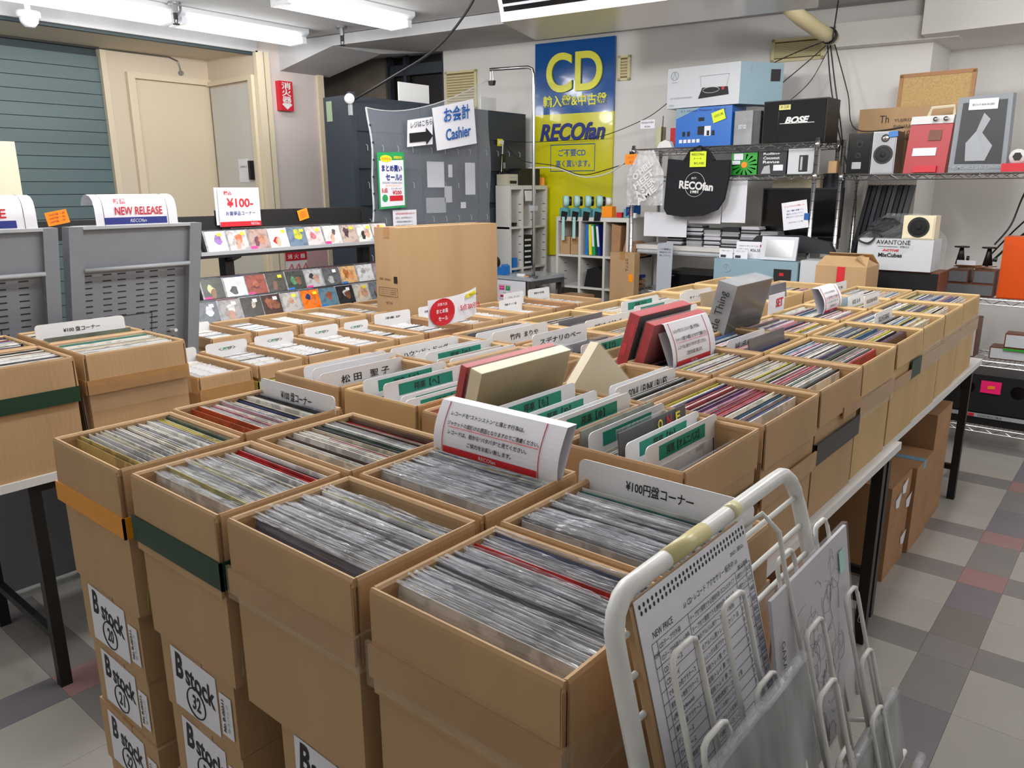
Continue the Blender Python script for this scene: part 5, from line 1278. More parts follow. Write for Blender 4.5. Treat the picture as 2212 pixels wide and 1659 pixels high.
for (y, z0, h, m, lb) in [(5.33, .905, .2, 'bluepl', 'blue binder leaning in the tall shelf unit'), (5.47, 1.16, .12, 'white', 'crumpled papers hanging in the tall shelf unit'), (5.33, 1.385, .03, 'black', 'black and orange tool lying in the tall shelf unit')]:
    solo('shelf_item', G().prism([(-4.56, y, z0), (-4.44, y, z0), (-4.44, y+.01, z0+h), (-4.56, y-.02, z0+h)], (0, 0, 0), (0, .035, 0)), M[m], lb, 'stationery')
t = thing('drawer_organizer', 'black organizer with white tipped trays in the tall shelf unit', 'organizer', (-4.49, 5.515, 1.022))
part('case', G().box(-4.56, -4.43, 5.445, 5.585, 1.022, 1.30), M['black'], t)
for k in range(5): part('tray_label', G().box(-4.43, -4.422, 5.47, 5.55, 1.05+.05*k, 1.065+.05*k), M['white'], t)
t = thing('paper_tray', 'pale open tray hanging at the top middle of the tall shelf unit', 'tray', (-4.42, 5.515, 1.62)); part('tray', G().prism([(-4.418, 5.45, 1.69), (-4.418, 5.59, 1.69), (-4.418, 5.575, 1.60), (-4.418, 5.465, 1.60)], (0, 0, 0), (.02, 0, 0)), M['white'], t)
# things on and in the low shelf unit
for k in range(4):
    t = thing('tape_cutter', 'tape cutter with a mint roll on the low shelf unit, number %d from the left' % (k+1) if False else 'mint tape in a teal cutter, %s of four on the low shelf unit' % ['leftmost', 'second', 'third', 'rightmost'][k], 'tape cutter', (-4.02+.12*k, 5.53, 1.472))
    x = -4.02+.115*k
    part('body', G().prism([(x-.045, 5.50, 1.472), (x+.045, 5.50, 1.472), (x+.045, 5.50, 1.53), (x+.0, 5.50, 1.55), (x-.045, 5.50, 1.54)], (0, 0, 0), (0, .06, 0)), M['teal'], t)
    part('front_hook', G().prism([(x-.03, 5.495, 1.44), (x+.03, 5.495, 1.44), (x+.045, 5.495, 1.51), (x-.02, 5.495, 1.52)], (0, 0, 0), (0, .004, 0)), M['black'], t)
    part('tape_roll', G().cyl((x-.02, 5.52, 1.60), (x+.012, 5.55, 1.60), .048, 20), M['mint'], t, True)
    part('roll_guard', G().cyl((x+.014, 5.552, 1.60), (x+.03, 5.567, 1.60), .04, 14), M['black'], t)
    if k < 2: part('loose_tape', G().box(x-.012, x+.018, 5.488, 5.491, 1.27+.02*k, 1.47), M['mint'], t)
t = thing('tape_cutter', 'orange tape cutter with a white roll on the low shelf unit', 'tape cutter', (-3.58, 5.53, 1.472))
part('body', G().box(-3.63, -3.53, 5.50, 5.56, 1.472, 1.56), M['orangep'], t); part('tape_roll', G().cyl((-3.60, 5.52, 1.60), (-3.575, 5.55, 1.60), .033, 16), M['white'], t, True)
for (x, w, h, m, lb) in [(-3.50, .05, .04, 'red', 'small red box on the low shelf unit'), (-3.43, .05, .07, 'teal', 'small teal box on the low shelf unit')]: solo('small_box', G().box(x, x+w, 5.52, 5.56, 1.472, 1.472+h), M[m], lb, 'box')
t = thing('spray_bottle', 'white spray bottle with a red neck and blue label under the sign edge', 'bottle', (-3.42, 5.58, 1.472))
part('bottle', G().tube([(-3.36, 5.58, 1.473), (-3.36, 5.58, 1.48), (-3.36, 5.58, 1.58), (-3.36, 5.58, 1.62), (-3.36, 5.58, 1.66), (-3.36, 5.58, 1.70)], [.03, .042, .045, .04, .018, .015], 16), M['plate'], t, True)
part('label', G().cyl((-3.36, 5.58, 1.50), (-3.36, 5.58, 1.57), .0465, 16), M['bluep'], t, True); part('neck', G().cyl((-3.36, 5.58, 1.70), (-3.36, 5.58, 1.73), .017, 12), M['red'], t, True); part('nozzle', G().tube([(-3.36, 5.58, 1.73), (-3.36, 5.58, 1.76), (-3.365, 5.575, 1.775)], [.012, .010, .005], 10), M['white'], t, True)
t = thing('tape_roll', 'blue and red tape rolls lying before the spray bottle', 'tape', (-3.40, 5.53, 1.472)); part('roll', G().cyl((-3.42, 5.54, 1.515), (-3.39, 5.56, 1.515), .042, 18), M['navy'], t, True); part('roll', G().cyl((-3.37, 5.515, 1.50), (-3.35, 5.53, 1.50), .028, 16), M['red'], t, True); part('paper_block', G().box(-3.36, -3.31, 5.505, 5.53, 1.472, 1.51), M['paper'], t)
for k, (x0, x1, lb) in enumerate([(-4.07, -3.965, 'small carton with red writing in the low shelf unit'), (-3.955, -3.86, 'small carton with black writing in the low shelf unit')]):
    t = carton_shut(x0, x1, 5.52, 5.80, 1.152, 1.30, lb, 'card'); text('ガムテープ' if k == 0 else '荷物入', ((x0+x1)/2, 5.5185, 1.27), X, Z, .07, .025, M['red' if k == 0 else 'ink'], t)
for k, (x, m, tl, lb) in enumerate([(-3.81, 'bluepl', .02, 'blue binder standing upright in the low shelf unit'), (-3.77, 'yellowp', -.04, 'yellow binder in the low shelf unit'), (-3.735, 'greenp', -.08, 'green and white binder leaning in the low shelf unit'), (-3.68, 'navy', -.11, 'dark blue and white binder leaning in the low shelf unit')]):
    t = thing('binder', lb, 'binder', (x, 5.6, 1.152)); up = Vector((tl, 0, 1)).normalized(); c = Vector((x+.02, 5.64, 1.152))+up*.13
    part('cover', G().obox(c, X, Y, up, .014, .12, .128), M[m], t); 
    if k > 1: part('spine_label', G().obox(c-Y*.121+up*.03, X, Y, up, .010, .001, .085), M['paper'], t)
solo('paper_bag', G().prism([(-3.54, 5.52, 1.152), (-3.46, 5.52, 1.152), (-3.45, 5.52, 1.40), (-3.54, 5.52, 1.42)], (0, 0, 0), (0, .2, 0)), M['card3'], 'tall brown paper bag in the low shelf unit', 'bag')
solo('envelopes', G().prism([(-3.44, 5.52, 1.152), (-3.31, 5.52, 1.152), (-3.33, 5.52, 1.26), (-3.40, 5.52, 1.30)], (0, 0, 0), (0, .2, 0)), M['card3'], 'crumpled brown envelopes in the low shelf unit', 'paper')
solo('black_bag', G().prism([(-3.81, 5.52, .882), (-3.62, 5.52, .882), (-3.60, 5.52, 1.0), (-3.68, 5.52, 1.06), (-3.78, 5.52, 1.03)], (0, 0, 0), (0, .25, 0)), M['black'], 'black bag on the lower board of the low shelf unit', 'bag')
for k in range(3): solo('flat_carton', G().obox((-3.42, 5.62, .91+.035*k), Vector((1, 0, .06*(k-1))), Y, Vector((-.06*(k-1), 0, 1)), .10, .1, .012), M[['card3', 'card', 'navy'][k]], ['lowest', 'middle', 'top'][k]+' flat folded carton in the low shelf unit', 'box')

# ================================================================ METAL RACKS
def rack(x0, x1, y0, y1, H_, levels, lab, wires=True):
    t = thing('wire_rack', lab, 'rack', ((x0+x1)/2, (y0+y1)/2, 0))
    for x in (x0, x1):
        for y in (y0, y1):
            part('post', G().cyl((x, y, 0), (x, y, H_), .0145, 10), M['chrome'], t, True)
            g = G()
            for k in range(int(H_/.06)): g.cyl((x, y, .05+k*.06), (x, y, .053+k*.06), .0152, 8)
            part('post_rings', g, M['slot'], t, stuff=True)
    for z in levels:
        s = part('shelf', G().tube([(x0, y0, z), (x1, y0, z), (x1, y1, z), (x0, y1, z)], .0045, 6, closed=True).tube([(x0, y0, z-.032), (x1, y0, z-.032), (x1, y1, z-.032), (x0, y1, z-.032)], .0035, 6, closed=True), M['chrome'], t)
        g = G()
        for (a, b, ax) in ((x0, x1, 'x'), (y0, y1, 'y')):
            n = max(2, int((b-a)/.055)); n += n % 2
            for side in (0, 1):
                pts = []
                for k in range(n+1):
                    u = a+(b-a)*k/n; zz = z if k % 2 == 0 else z-.032
                    pts.append((u, (y0, y1)[side], zz) if ax == 'x' else ((x0, x1)[side], u, zz))
                g.tube(pts, .0028, 4)
        part('shelf_truss', g, M['chrome'], s, stuff=True)
        g = G(); n = int((x1-x0)/.028)
        for k in range(1, n): g.tube([(x0+(x1-x0)*k/n, y0, z+.002), (x0+(x1-x0)*k/n, y1, z+.002)], .0017, 3)
        part('shelf_wires', g, M['chrome'], s, stuff=True)
        for x in (x0, x1):
            for y in (y0, y1): part('collar', G().cyl((x, y, z-.04), (x, y, z+.012), .0185, 10), M['chrome'], s, True)
    return t
rack(-3.34, -1.905, 5.50, 5.93, 2.03, [.895, 1.79, 2.0], 'big chrome wire rack holding speakers and the black tote bag')
rack(-1.80, -.20, 5.72, 6.10, 2.02, [.155, .60, 1.0, 1.785], 'chrome wire rack along the right wall holding speakers')

def logo_at(c, r, m, t, n=1):
    c = Vector(c); g = G(); g.tube([c+X*r*math.cos(a*PI/10)+Z*r*math.sin(a*PI/10) for a in range(20)], r*.05, 4, closed=True)
    g.tube([c+X*(-r*.5)-Z*r*.75, c+X*r*.0+Z*r*.9, c+X*(r*.5)-Z*r*.75], r*.05, 4); part('emblem', g, m, t)
# top shelf of the big rack
t = thing('turntable_carton', 'large pale grey turntable carton lying across the top of the big rack', 'box', (-2.8, 5.7, 2.30))
part('front_face', G().box(-3.08, -2.50, 5.53, 5.80, 2.29, 2.575), M['greycarton'], t)
part('end_face', G().prism([(-2.50, 5.53, 2.29), (-2.27, 5.74, 2.275), (-2.27, 5.74, 2.56), (-2.50, 5.53, 2.575)], (0, 0, 0), (-.1, .06, 0)), M['bluebox'], t)
logo_at((-3.02, 5.527, 2.52), .03, M['grey'], t); logo_at((-2.44, 5.577, 2.52), .022, M['greycarton'], t)
tp = part('turntable_print', G().prism([(-2.82, 5.528, 2.345), (-2.58, 5.528, 2.36), (-2.59, 5.528, 2.415), (-2.79, 5.528, 2.42)], (0, 0, 0), (0, -.001, 0)), M['ink'], t)
part('lid_print', G().tube([(-2.80, 5.526, 2.43), (-2.81, 5.526, 2.50), (-2.58, 5.526, 2.50), (-2.60, 5.526, 2.42)], .0015, 4), M['greylt'], t)
part('platter_print', G().tube([(-2.72+.065*math.cos(a*PI/12), 5.526, 2.40+.02*math.sin(a*PI/12)) for a in range(24)], .002, 4, closed=True), M['greycarton'], t)
part('red_print', G().box(-2.635, -2.615, 5.5255, 5.5265, 2.395, 2.415), M['red'], t)
text('FULLY AUTOMATIC BELT-DRIVE TURNTABLE', (-2.96, 5.526, 2.36), X, Z, .18, .012, M['grey'], t); text('AT-LP60X', (-3.04, 5.526, 2.31), X, Z, .045, .014, M['grey'], t); text('audio-technica', (-3.02, 5.526, 2.475), X, Z, .05, .008, M['grey'], t)
part('corner_photo', G().prism([(-2.335, 5.677, 2.44), (-2.285, 5.722, 2.44), (-2.285, 5.722, 2.52), (-2.335, 5.677, 2.52)], (0, 0, 0), (.002, -.003, 0)), M['ink'], t)
t = thing('speaker_system_carton', 'bright blue computer speaker carton under the turntable carton', 'box', (-2.78, 5.68, 2.006))
part('carton', G().box(-3.0, -2.55, 5.54, 5.78, 2.006, 2.285), M['vividblue'], t)
part('white_corner', G().add([(-3.0, 5.538, 2.285), (-3.0, 5.538, 2.21), (-2.80, 5.538, 2.285)], [(0, 1, 2)]), M['bluebox'], t)
text('5.1 Home Theater System', (-2.78, 5.537, 2.262), X, Z, .36, .02, M['navy'], t)
for (x, z, w, h) in [(-2.79, 2.12, .05, .06), (-2.93, 2.10, .02, .035), (-2.89, 2.10, .02, .035), (-2.73, 2.10, .02, .035), (-2.69, 2.10, .02, .035), (-2.79, 2.20, .045, .025)]: part('speaker_print', G().box(x-w/2, x+w/2, 5.536, 5.54, z-h/2, z+h/2), M['ink'], t)
part('subwoofer_print', G().box(-2.76, -2.71, 5.5365, 5.54, 2.08, 2.15), M['paper'], t)
for k in range(5): part('badge', G().box(-2.965+.036*k, -2.94+.036*k, 5.536, 5.54, 2.035, 2.06), M['paper'], t)
part('price_card', G().obox((-2.65, 5.532, 2.215), Vector((1, 0, .3)), Y, Vector((-.3, 0, 1)), .05, .001, .037), M['limep'], t); text('ACROSS 2,980', (-2.65, 5.530, 2.22), Vector((1, 0, .3)), Vector((-.3, 0, 1)), .07, .02, M['ink'], t)
t = thing('comic_box', 'grey plastic wrapped box set standing between the blue carton and black speaker', 'box set', (-2.45, 5.65, 2.006))
part('case', G().box(-2.535, -2.40, 5.56, 5.72, 2.006, 2.24), M['silverart'], t); part('case_side', G().box(-2.398, -2.345, 5.57, 5.72, 2.006, 2.235), M['darkj'], t); part('plastic_wrap', G().box(-2.538, -2.34, 5.555, 5.725, 2.006, 2.244), M['wrapfilm'], t); text('DUSTY BOX', (-2.47, 5.553, 2.13), X, Z, .06, .03, M['paper'], t, bold=.03)
def speaker(x0, x1, y0, y1, z0, z1, lab, body, front, drivers=(), grille=False):
    t = thing('loudspeaker', lab, 'speaker', ((x0+x1)/2, (y0+y1)/2, z0))
    w = .012
    part('cabinet', G().box(x0, x1, y0+.006, y1, z0, z1), M[body], t)
    part('baffle' if not grille else 'grille', G().box(x0+w*.6, x1-w*.6, y0-.004 if grille else y0, y0+.006, z0+w*.6, z1-w*.6), M[front], t)
    for (cx, cz, r, m) in drivers:
        part('surround', G().cyl((cx, y0-.003, cz), (cx, y0+.002, cz), r, 24), M['black'], t)
        part('cone', G().tube([(cx, y0-.0045, cz), (cx, y0-.003, cz)], [r*.72, r*.78], 24), M[m], t, True)
        part('dust_cap', G().tube([(cx, y0-.012, cz), (cx, y0-.009, cz), (cx, y0-.004, cz)], [r*.05, r*.22, r*.3], 14), M[m], t, True)
    return t
t = speaker(-2.315, -1.875, 5.54, 5.80, 2.004, 2.29, 'large black speaker with white lettering on top of the big rack', 'black', 'grilleblk', grille=True)
text('BOSE', (-2.07, 5.533, 2.155), X, Z, .17, .045, M['white'], t, bold=.05, shear=.3)
part('logo_line', G().box(-2.19, -1.95, 5.5335, 5.5345, 2.132, 2.136), M['white'], t); part('price_label', G().box(-2.20, -2.12, 5.53, 5.534, 2.225, 2.258), mat('pale_yellow_label', (230, 222, 140), .6), t); text('301 23,000', (-2.16, 5.529, 2.243), X, Z, .06, .022, M['ink'], t)
part('centre_seam', G().box(-2.202, -2.199, 5.533, 5.535, 2.01, 2.215), M['blackgloss'], t)
t = thing('display_stand', 'clear acrylic player stand with a white label at the left end of the top shelf', 'stand', (-3.25, 5.6, 2.006))
part('label_card', G().box(-3.33, -3.20, 5.57, 5.575, 2.16, 2.225), M['paper'], t); part('clear_block', G().box(-3.335, -3.20, 5.575, 5.68, 2.006, 2.16), M['wrapfilm'], t); part('back_block', G().box(-3.20, -3.16, 5.60, 5.68, 2.006, 2.17), mat('pale_olive_plastic', (190, 188, 150), .4), t)
text('PORTABLE PLAYER II', (-3.265, 5.568, 2.205), X, Z, .11, .013, M['ink'], t); text('RECOfan', (-3.265, 5.568, 2.175), X, Z, .05, .012, M['ink'], t, shear=.2)
t = thing('router', 'small router with a thin black antenna on the top shelf', 'router', (-3.13, 5.6, 2.006)); part('body', G().box(-3.16, -3.09, 5.58, 5.64, 2.006, 2.035), M['black'], t); part('antenna', G().tube([(-3.15, 5.6, 2.03), (-3.145, 5.6, 2.25)], [.005, .003], 6), M['black'], t)
t = thing('red_packet', 'red packet lying behind the blue carton on the top shelf', 'packet', (-3.05, 5.7, 2.006)); part('packet', G().box(-3.11, -3.01, 5.66, 5.72, 2.006, 2.16), M['red'], t)
solo('crumpled_bag', G().prism([(-3.14, 5.51, 2.006), (-3.01, 5.51, 2.006), (-3.03, 5.51, 2.05), (-3.07, 5.51, 2.065), (-3.12, 5.51, 2.045)], (0, 0, 0), (0, .05, 0)), M['white'], 'crumpled white plastic bag at the front of the top shelf', 'bag')
# second shelf
t = thing('cd_box', 'green watermelon patterned square box on the second shelf', 'box', (-2.45, 5.62, 1.795)); part('case', G().box(-2.54, -2.345, 5.56, 5.68, 1.795, 1.95), M['watermelon'], t)
g = G()
for k in range(14):
    a = k*2*PI/14; c = Vector((-2.44, 5.558, 1.865)); g.add([c+X*.03*math.cos(a)+Z*.03*math.sin(a), c+X*min(.095, .12)*math.cos(a+.09)+Z*.075*math.sin(a+.09), c+X*.095*math.cos(a-.06)+Z*.075*math.sin(a-.06)], [(0, 1, 2), (2, 1, 0)])
part('stripes', g, M['ink'], t); part('orange_disc', G().cyl((-2.44, 5.556, 1.865), (-2.44, 5.559, 1.865), .022, 18), M['orangep'], t); part('price_label', G().box(-2.52, -2.45, 5.553, 5.556, 1.90, 1.945), M['paper'], t); part('price_label', G().box(-2.53, -2.47, 5.553, 5.556, 1.868, 1.895), M['paper'], t)
t = thing('cd_box', 'black box with white hand lettering on the second shelf', 'box', (-2.23, 5.62, 1.795)); part('case', G().box(-2.335, -2.13, 5.56, 5.68, 1.795, 1.955), M['darkj'], t)
for k, s_ in enumerate(['Rolling', 'Coconut', 'Revue']): text(s_, (-2.24, 5.557, 1.935-.027*k), X, Z, .12, .02, M['white'], t, bold=.03)
part('white_figures', G().prism([(-2.31, 5.558, 1.80), (-2.24, 5.558, 1.80), (-2.25, 5.558, 1.86), (-2.29, 5.558, 1.85)], (0, 0, 0), (0, -.001, 0)), M['greylt'], t); part('price_label', G().box(-2.22, -2.15, 5.553, 5.557, 1.82, 1.86), M['paper'], t)
t = thing('earphone_box', 'white gadget box with a black speaker picture on the second shelf', 'box', (-2.03, 5.62, 1.795)); part('case', G().box(-2.12, -1.94, 5.56, 5.68, 1.795, 1.965), M['greycarton'], t); part('picture', G().box(-2.04, -1.98, 5.556, 5.56, 1.81, 1.92), M['ink'], t); part('picture_window', G().box(-2.03, -2.015, 5.553, 5.556, 1.82, 1.91), M['greylt'], t)
t = thing('shelf_clutter', 'brownish transparent packets at the right end of the second shelf', 'packet', (-1.86, 5.75, 1.795)); part('packet', G().box(-1.885, -1.83, 5.70, 5.80, 1.80, 1.88), M['card'], t)
# tote bag, silver bag and their cards hanging from the rack front
t = thing('tote_bag', 'black canvas tote bag with a white round logo hanging from the rack', 'bag', (-2.76, 5.42, 1.49))
out = [(-3.0, 1.92), (-2.86, 1.905), (-2.82, 1.955), (-2.74, 1.965), (-2.66, 1.955), (-2.62, 1.90), (-2.50, 1.90), (-2.50, 1.80), (-2.53, 1.62), (-2.58, 1.545), (-2.70, 1.50), (-2.85, 1.49), (-2.99, 1.505), (-3.02, 1.55), (-3.01, 1.75)]
part('bag_body', G().prism([(a, 5.44, b) for a, b in out], (0, 0, 0), (0, .03, 0)), M['tote'], t)
part('handle', G().tube([(-2.86, 5.44, 1.90), (-2.82, 5.45, 1.97), (-2.75, 5.46, 2.0), (-2.68, 5.45, 1.97), (-2.62, 5.44, 1.90)], .012, 6), M['tote'], t)
text('RECOfan', (-2.755, 5.435, 1.72), Vector((1, 0, -.08)), Z, .28, .06, M['white'], t, bold=.04, shear=.05); text('EST.', (-2.77, 5.435, 1.775), X, Z, .045, .014, M['white'], t, bold=.02); text('1981', (-2.765, 5.435, 1.675), X, Z, .065, .022, M['white'], t, bold=.05)
part('logo_ring', G().tube([(-2.765+.082*math.cos(a*PI/14), 5.436, 1.728+.088*math.sin(a*PI/14)) for a in range(28)], .0015, 4, closed=True), M['white'], t)
t = thing('price_card', 'lime green handwritten card clipped over the tote bag', 'card', (-2.745, 5.43, 1.85)); part('card', G().box(-2.81, -2.68, 5.428, 5.431, 1.855, 1.965), M['limep'], t); text('RECOfan', (-2.745, 5.426, 1.945), X, Z, .10, .016, M['ink'], t); text('トート', (-2.745, 5.426, 1.915), X, Z, .06, .016, M['ink'], t); text('¥1,100', (-2.735, 5.426, 1.88), X, Z, .08, .02, M['ink'], t)
part('clip', G().box(-2.76, -2.72, 5.425, 5.44, 1.965, 1.99), M['black'], t)
def crumple(x0, x1, y, z0, z1, depth, seed, n=18):
    rr = random.Random(seed); g = G()
    for side in (0, 1):
        b = len(g.v)
        for j in range(n+1):
            for i in range(n+1):
                u, v = i/n, j/n; ed = math.sin(PI*u)*math.sin(PI*min(1, v*1.15+.02)) if v < .98 else .05
                w = .35+.65*min(1, (1-v)*2.2+.1)
                g.v.append(((x0+x1)/2+(u-.5)*(x1-x0)*w+rr.uniform(-.003, .003), y+(-1 if side == 0 else 1)*depth*max(.02, ed)+rr.uniform(-.007, .007), z0+(z1-z0)*v+rr.uniform(-.003, .003)))
        for j in range(n):
            for i in range(n):
                a = b+j*(n+1)+i; g.f.append((a, a+1, a+n+2, a+n+1)); g.m.append(0)
    return g
t = thing('silver_bag', 'crumpled clear bag printed with white letters hanging at the left post', 'bag', (-3.18, 5.42, 1.58))
part('bag_film', crumple(-3.34, -3.02, 5.42, 1.575, 1.985, .04, 3), M['bagfilm'], t)
for k, (s_, zz) in enumerate([('DISK', 1.84), ('UNION', 1.77), ('HEAT', 1.71), ('WAVE', 1.65)]):
    text(['O HELL', 'HEET', 'A STER', 'AME'][k], (-3.18+.012*k, 5.372, zz), Vector((.8, 0, .6)), Vector((-.6, 0, .8)), .20, .05, M['white'], t, bold=.04)
t = thing('price_card', 'orange handwritten card clipped at the left post of the big rack', 'card', (-3.32, 5.44, 1.89)); part('card', G().box(-3.38, -3.27, 5.438, 5.441, 1.885, 1.965), M['orangep'], t); text('カバン', (-3.325, 5.436, 1.94), X, Z, .06, .018, M['red'], t); text('¥110', (-3.315, 5.436, 1.905), X, Z, .05, .018, M['red'], t); part('clip', G().box(-3.34, -3.31, 5.435, 5.45, 1.965, 1.985), M['black'], t)
# desk level of the big rack: work table behind with monitor, CD piles
t = thing('work_desk', 'grey white desk standing behind the big rack posts', 'desk', (-2.6, 6.0, 0))
part('desk_top', G().box(-3.355, -1.84, 5.56, 5.90, 1.225, 1.26), M['shelfwhite'], t); part('desk_rail', G().tube([(-3.3, 5.55, 1.205), (-2.38, 5.55, 1.20)], .018, 8), M['greylt'], t)
for x in (-3.31, -1.87): part('leg', G().box(x-.015, x+.015, 5.86, 5.89, 0, 1.225), M['shelfwhite'], t)
rr = random.Random(9)
for k, (x, n) in enumerate([(-3.0, 8), (-2.83, 15), (-2.68, 13), (-2.53, 14), (-2.38, 15), (-2.23, 12), (-1.98, 6)]):
    for j in range(n):
        cm = [M['silverart'], M['greylt'], M['darkj'], M['slot'], M['sketch']][rr.randrange(5)]
        o = solo('cd_case', G().box(x-.068+rr.uniform(-.006, .006), x+.068+rr.uniform(-.006, .006), 5.60, 5.72, 1.2605+j*.0108, 1.2605+j*.0108+.0098), cm, 'CD case in the %s pile on the work desk' % ['leftmost', 'second', 'third', 'fourth', 'fifth', 'sixth', 'rightmost'][k], 'CD', 'CDs in the %s pile on the work desk' % ['leftmost', 'second', 'third', 'fourth', 'fifth', 'sixth', 'rightmost'][k])
t = thing('monitor', 'wide black monitor on the desk with a notice in front', 'monitor', (-2.07, 5.78, 1.262))
part('screen', G().box(-2.36, -1.80, 5.77, 5.80, 1.36, 1.69), M['blackgloss'], t); part('bezel', G().box(-2.37, -1.79, 5.772, 5.805, 1.35, 1.70), M['black'], t); part('stand_neck', G().box(-2.10, -2.04, 5.80, 5.83, 1.28, 1.45), M['black'], t); part('stand_foot', G().box(-2.2, -1.94, 5.72, 5.88, 1.262, 1.275), M['black'], t)
solo('cream_box', G().box(-2.33, -1.98, 5.84, 5.89, 1.262, 1.775), M['cream'], 'cream flat box standing behind the monitor', 'box')
solo('dark_board', G().box(-1.98, -1.83, 5.90, 5.915, 1.262, 1.80), M['cab'], 'dark board standing behind the monitor at the right', 'board')
for (x0, x1, z0, z1, y, lb) in [(-3.25, -2.87, 1.33, 1.52, 5.545, 'white paper hanging low left of the desk below the tote bag'), (-2.86, -2.60, 1.44, 1.78, 5.56, 'white paper sheet hanging right of the tote bag'), (-2.595, -2.41, 1.45, 1.77, 5.57, 'white paper sheet hanging left of the monitor')]:
    solo('hanging_sheet', G().box(x0, x1, y, y+.003, z0, z1), M['paper'], lb, 'paper')
t = thing('notice_card', 'white notice with blue handwriting tilted in front of the monitor', 'notice', (-2.0, 5.49, 1.42)); a_ = Vector((1, 0, .16)).normalized(); b_ = Vector((-.16, 0, 1)).normalized()
part('card', G().obox((-2.01, 5.482, 1.515), a_, Y, b_, .088, .001, .095), M['paper'], t)
text('☆ レジからのお願い ☆', (-2.02, 5.480, 1.58), a_, b_, .14, .012, M['red'], t)
for k, s_ in enumerate(['お客様へ', '備品をこわさないで下さい', '声をかけてくださいませ']): text(s_, (-2.01, 5.480, 1.55-.022*k), a_, b_, .12, .012, M['navy'], t)
text('RECOfan レジ係', (-2.0, 5.480, 1.47), a_, b_, .10, .009, M['ink'], t)
part('clip', G().box(-1.945, -1.915, 5.478, 5.50, 1.485, 1.53), M['bluep'], t)
# below the desk
t = thing('disc_player', 'black disc player on the bottom shelf of the big rack', 'player', (-2.78, 5.62, .90)); part('body', G().box(-3.02, -2.50, 5.54, 5.80, .90, 1.07), M['black'], t); part('front_panel', G().box(-3.02, -2.50, 5.535, 5.54, .90, 1.045), M['blackgloss'], t); text('SONY', (-2.97, 5.532, 1.03), X, Z, .04, .01, M['greylt'], t); part('tray_slot', G().box(-2.85, -2.6, 5.533, 5.536, .955, .96), M['grey'], t)
for k in range(3): part('button', G().cyl((-2.62+.04*k, 5.536, 1.01), (-2.62+.04*k, 5.530, 1.01), .006, 8), M['grey'], t)
t = carton_shut(-3.47, -3.24, 5.40, 5.48, 0, 1.20, 'tall brown carton with handwriting beside the left rack post', 'card'); text('Dケアル', (-3.31, 5.398, 1.10), -Z, X, .10, .03, M['ink'], t); part('orange_tape', G().box(-3.29, -3.25, 5.397, 5.399, .97, 1.03), M['orangep'], t)
t = thing('grey_note', 'pale grey handwritten note standing at the rack bottom', 'note', (-3.0, 5.46, .90)); part('note', G().prism([(-3.07, 5.46, .90), (-2.94, 5.46, .93), (-2.935, 5.46, 1.30), (-3.07, 5.46, 1.28)], (0, 0, 0), (0, .004, 0)), mat('pale_grey_note', (176, 182, 192), .5), t)
for k, s_ in enumerate(['この機器は', '特別ボタンを', '押して下さい']): text(s_, (-3.0, 5.457, 1.24-.025*k), X, Z, .10, .014, M['ink'], t)
t = thing('turntable_carton', 'pale blue turntable carton standing before the rack at the right', 'box', (-2.15, 5.3, 0)); part('carton', G().box(-2.46, -1.86, 5.20, 5.33, .86, 1.215), M['bluebox'], t); part('base_carton', G().box(-2.46, -1.86, 5.20, 5.33, 0, .86), M['greycarton'], t)
logo_at((-2.36, 5.196, 1.155), .03, M['greycarton'], t); part('photo', G().box(-2.02, -1.90, 5.196, 5.20, 1.075, 1.165), M['ink'], t); part('red_print', G().box(-1.98, -1.95, 5.194, 5.196, 1.12, 1.14), M['red'], t)
solo('white_carton', G().box(-1.85, -1.66, 5.22, 5.40, 0, 1.23), M['greycarton'], 'white carton between the pale blue carton and the rack posts', 'box')
t = thing('photo_frame', 'silver digital photo frame leaning on the pale blue carton', 'photo frame', (-2.02, 5.27, 1.217)); n_ = Vector((0, -1, .18)).normalized(); u_ = Vector((0, .18, 1)).normalized()
part('frame', G().obox(Vector((-2.02, 5.25, 1.217))+u_*.082, X, n_, u_, .125, .008, .08), M['greycarton'], t); part('screen', G().obox(Vector((-2.015, 5.242, 1.217))+u_*.082, X, n_, u_, .095, .002, .058), M['mirror'], t)
t = thing('price_board', 'white turntable price board behind the photo frame', 'sign', (-2.25, 5.30, 1.217)); part('card', G().box(-2.34, -2.12, 5.29, 5.293, 1.217, 1.335), M['paper'], t); text('AT-LP5  ¥26,555', (-2.24, 5.287, 1.275), X, Z, .18, .022, M['ink'], t); text('フルオートターンテーブル', (-2.25, 5.287, 1.305), X, Z, .14, .012, M['ink'], t); part('tag', G().box(-2.165, -2.13, 5.286, 5.289, 1.30, 1.315), M['red'], t)
for k, x in enumerate((-2.44, -2.33)): t = thing('spec_card', ['left', 'right'][k]+' small spec card standing on the pale blue carton', 'card', (x+.05, 5.24, 1.217)); part('card', G().box(x, x+.10, 5.235, 5.238, 1.217, 1.285), M['paper'], t); part('picture', G().box(x+.01, x+.05, 5.233, 5.236, 1.222, 1.24), M['cab'], t); text('スピーカー', (x+.05, 5.232, 1.27), X, Z, .07, .010, M['ink'], t)
solo('plastic_cover', G().prism([(-2.35, 5.42, 1.262), (-1.70, 5.42, 1.262), (-1.74, 5.42, 1.34), (-1.95, 5.42, 1.38), (-2.25, 5.42, 1.37)], (0, 0, 0), (0, .06, 0)), M['slot'], 'dark plastic cover bulging behind the photo frame', 'cover')
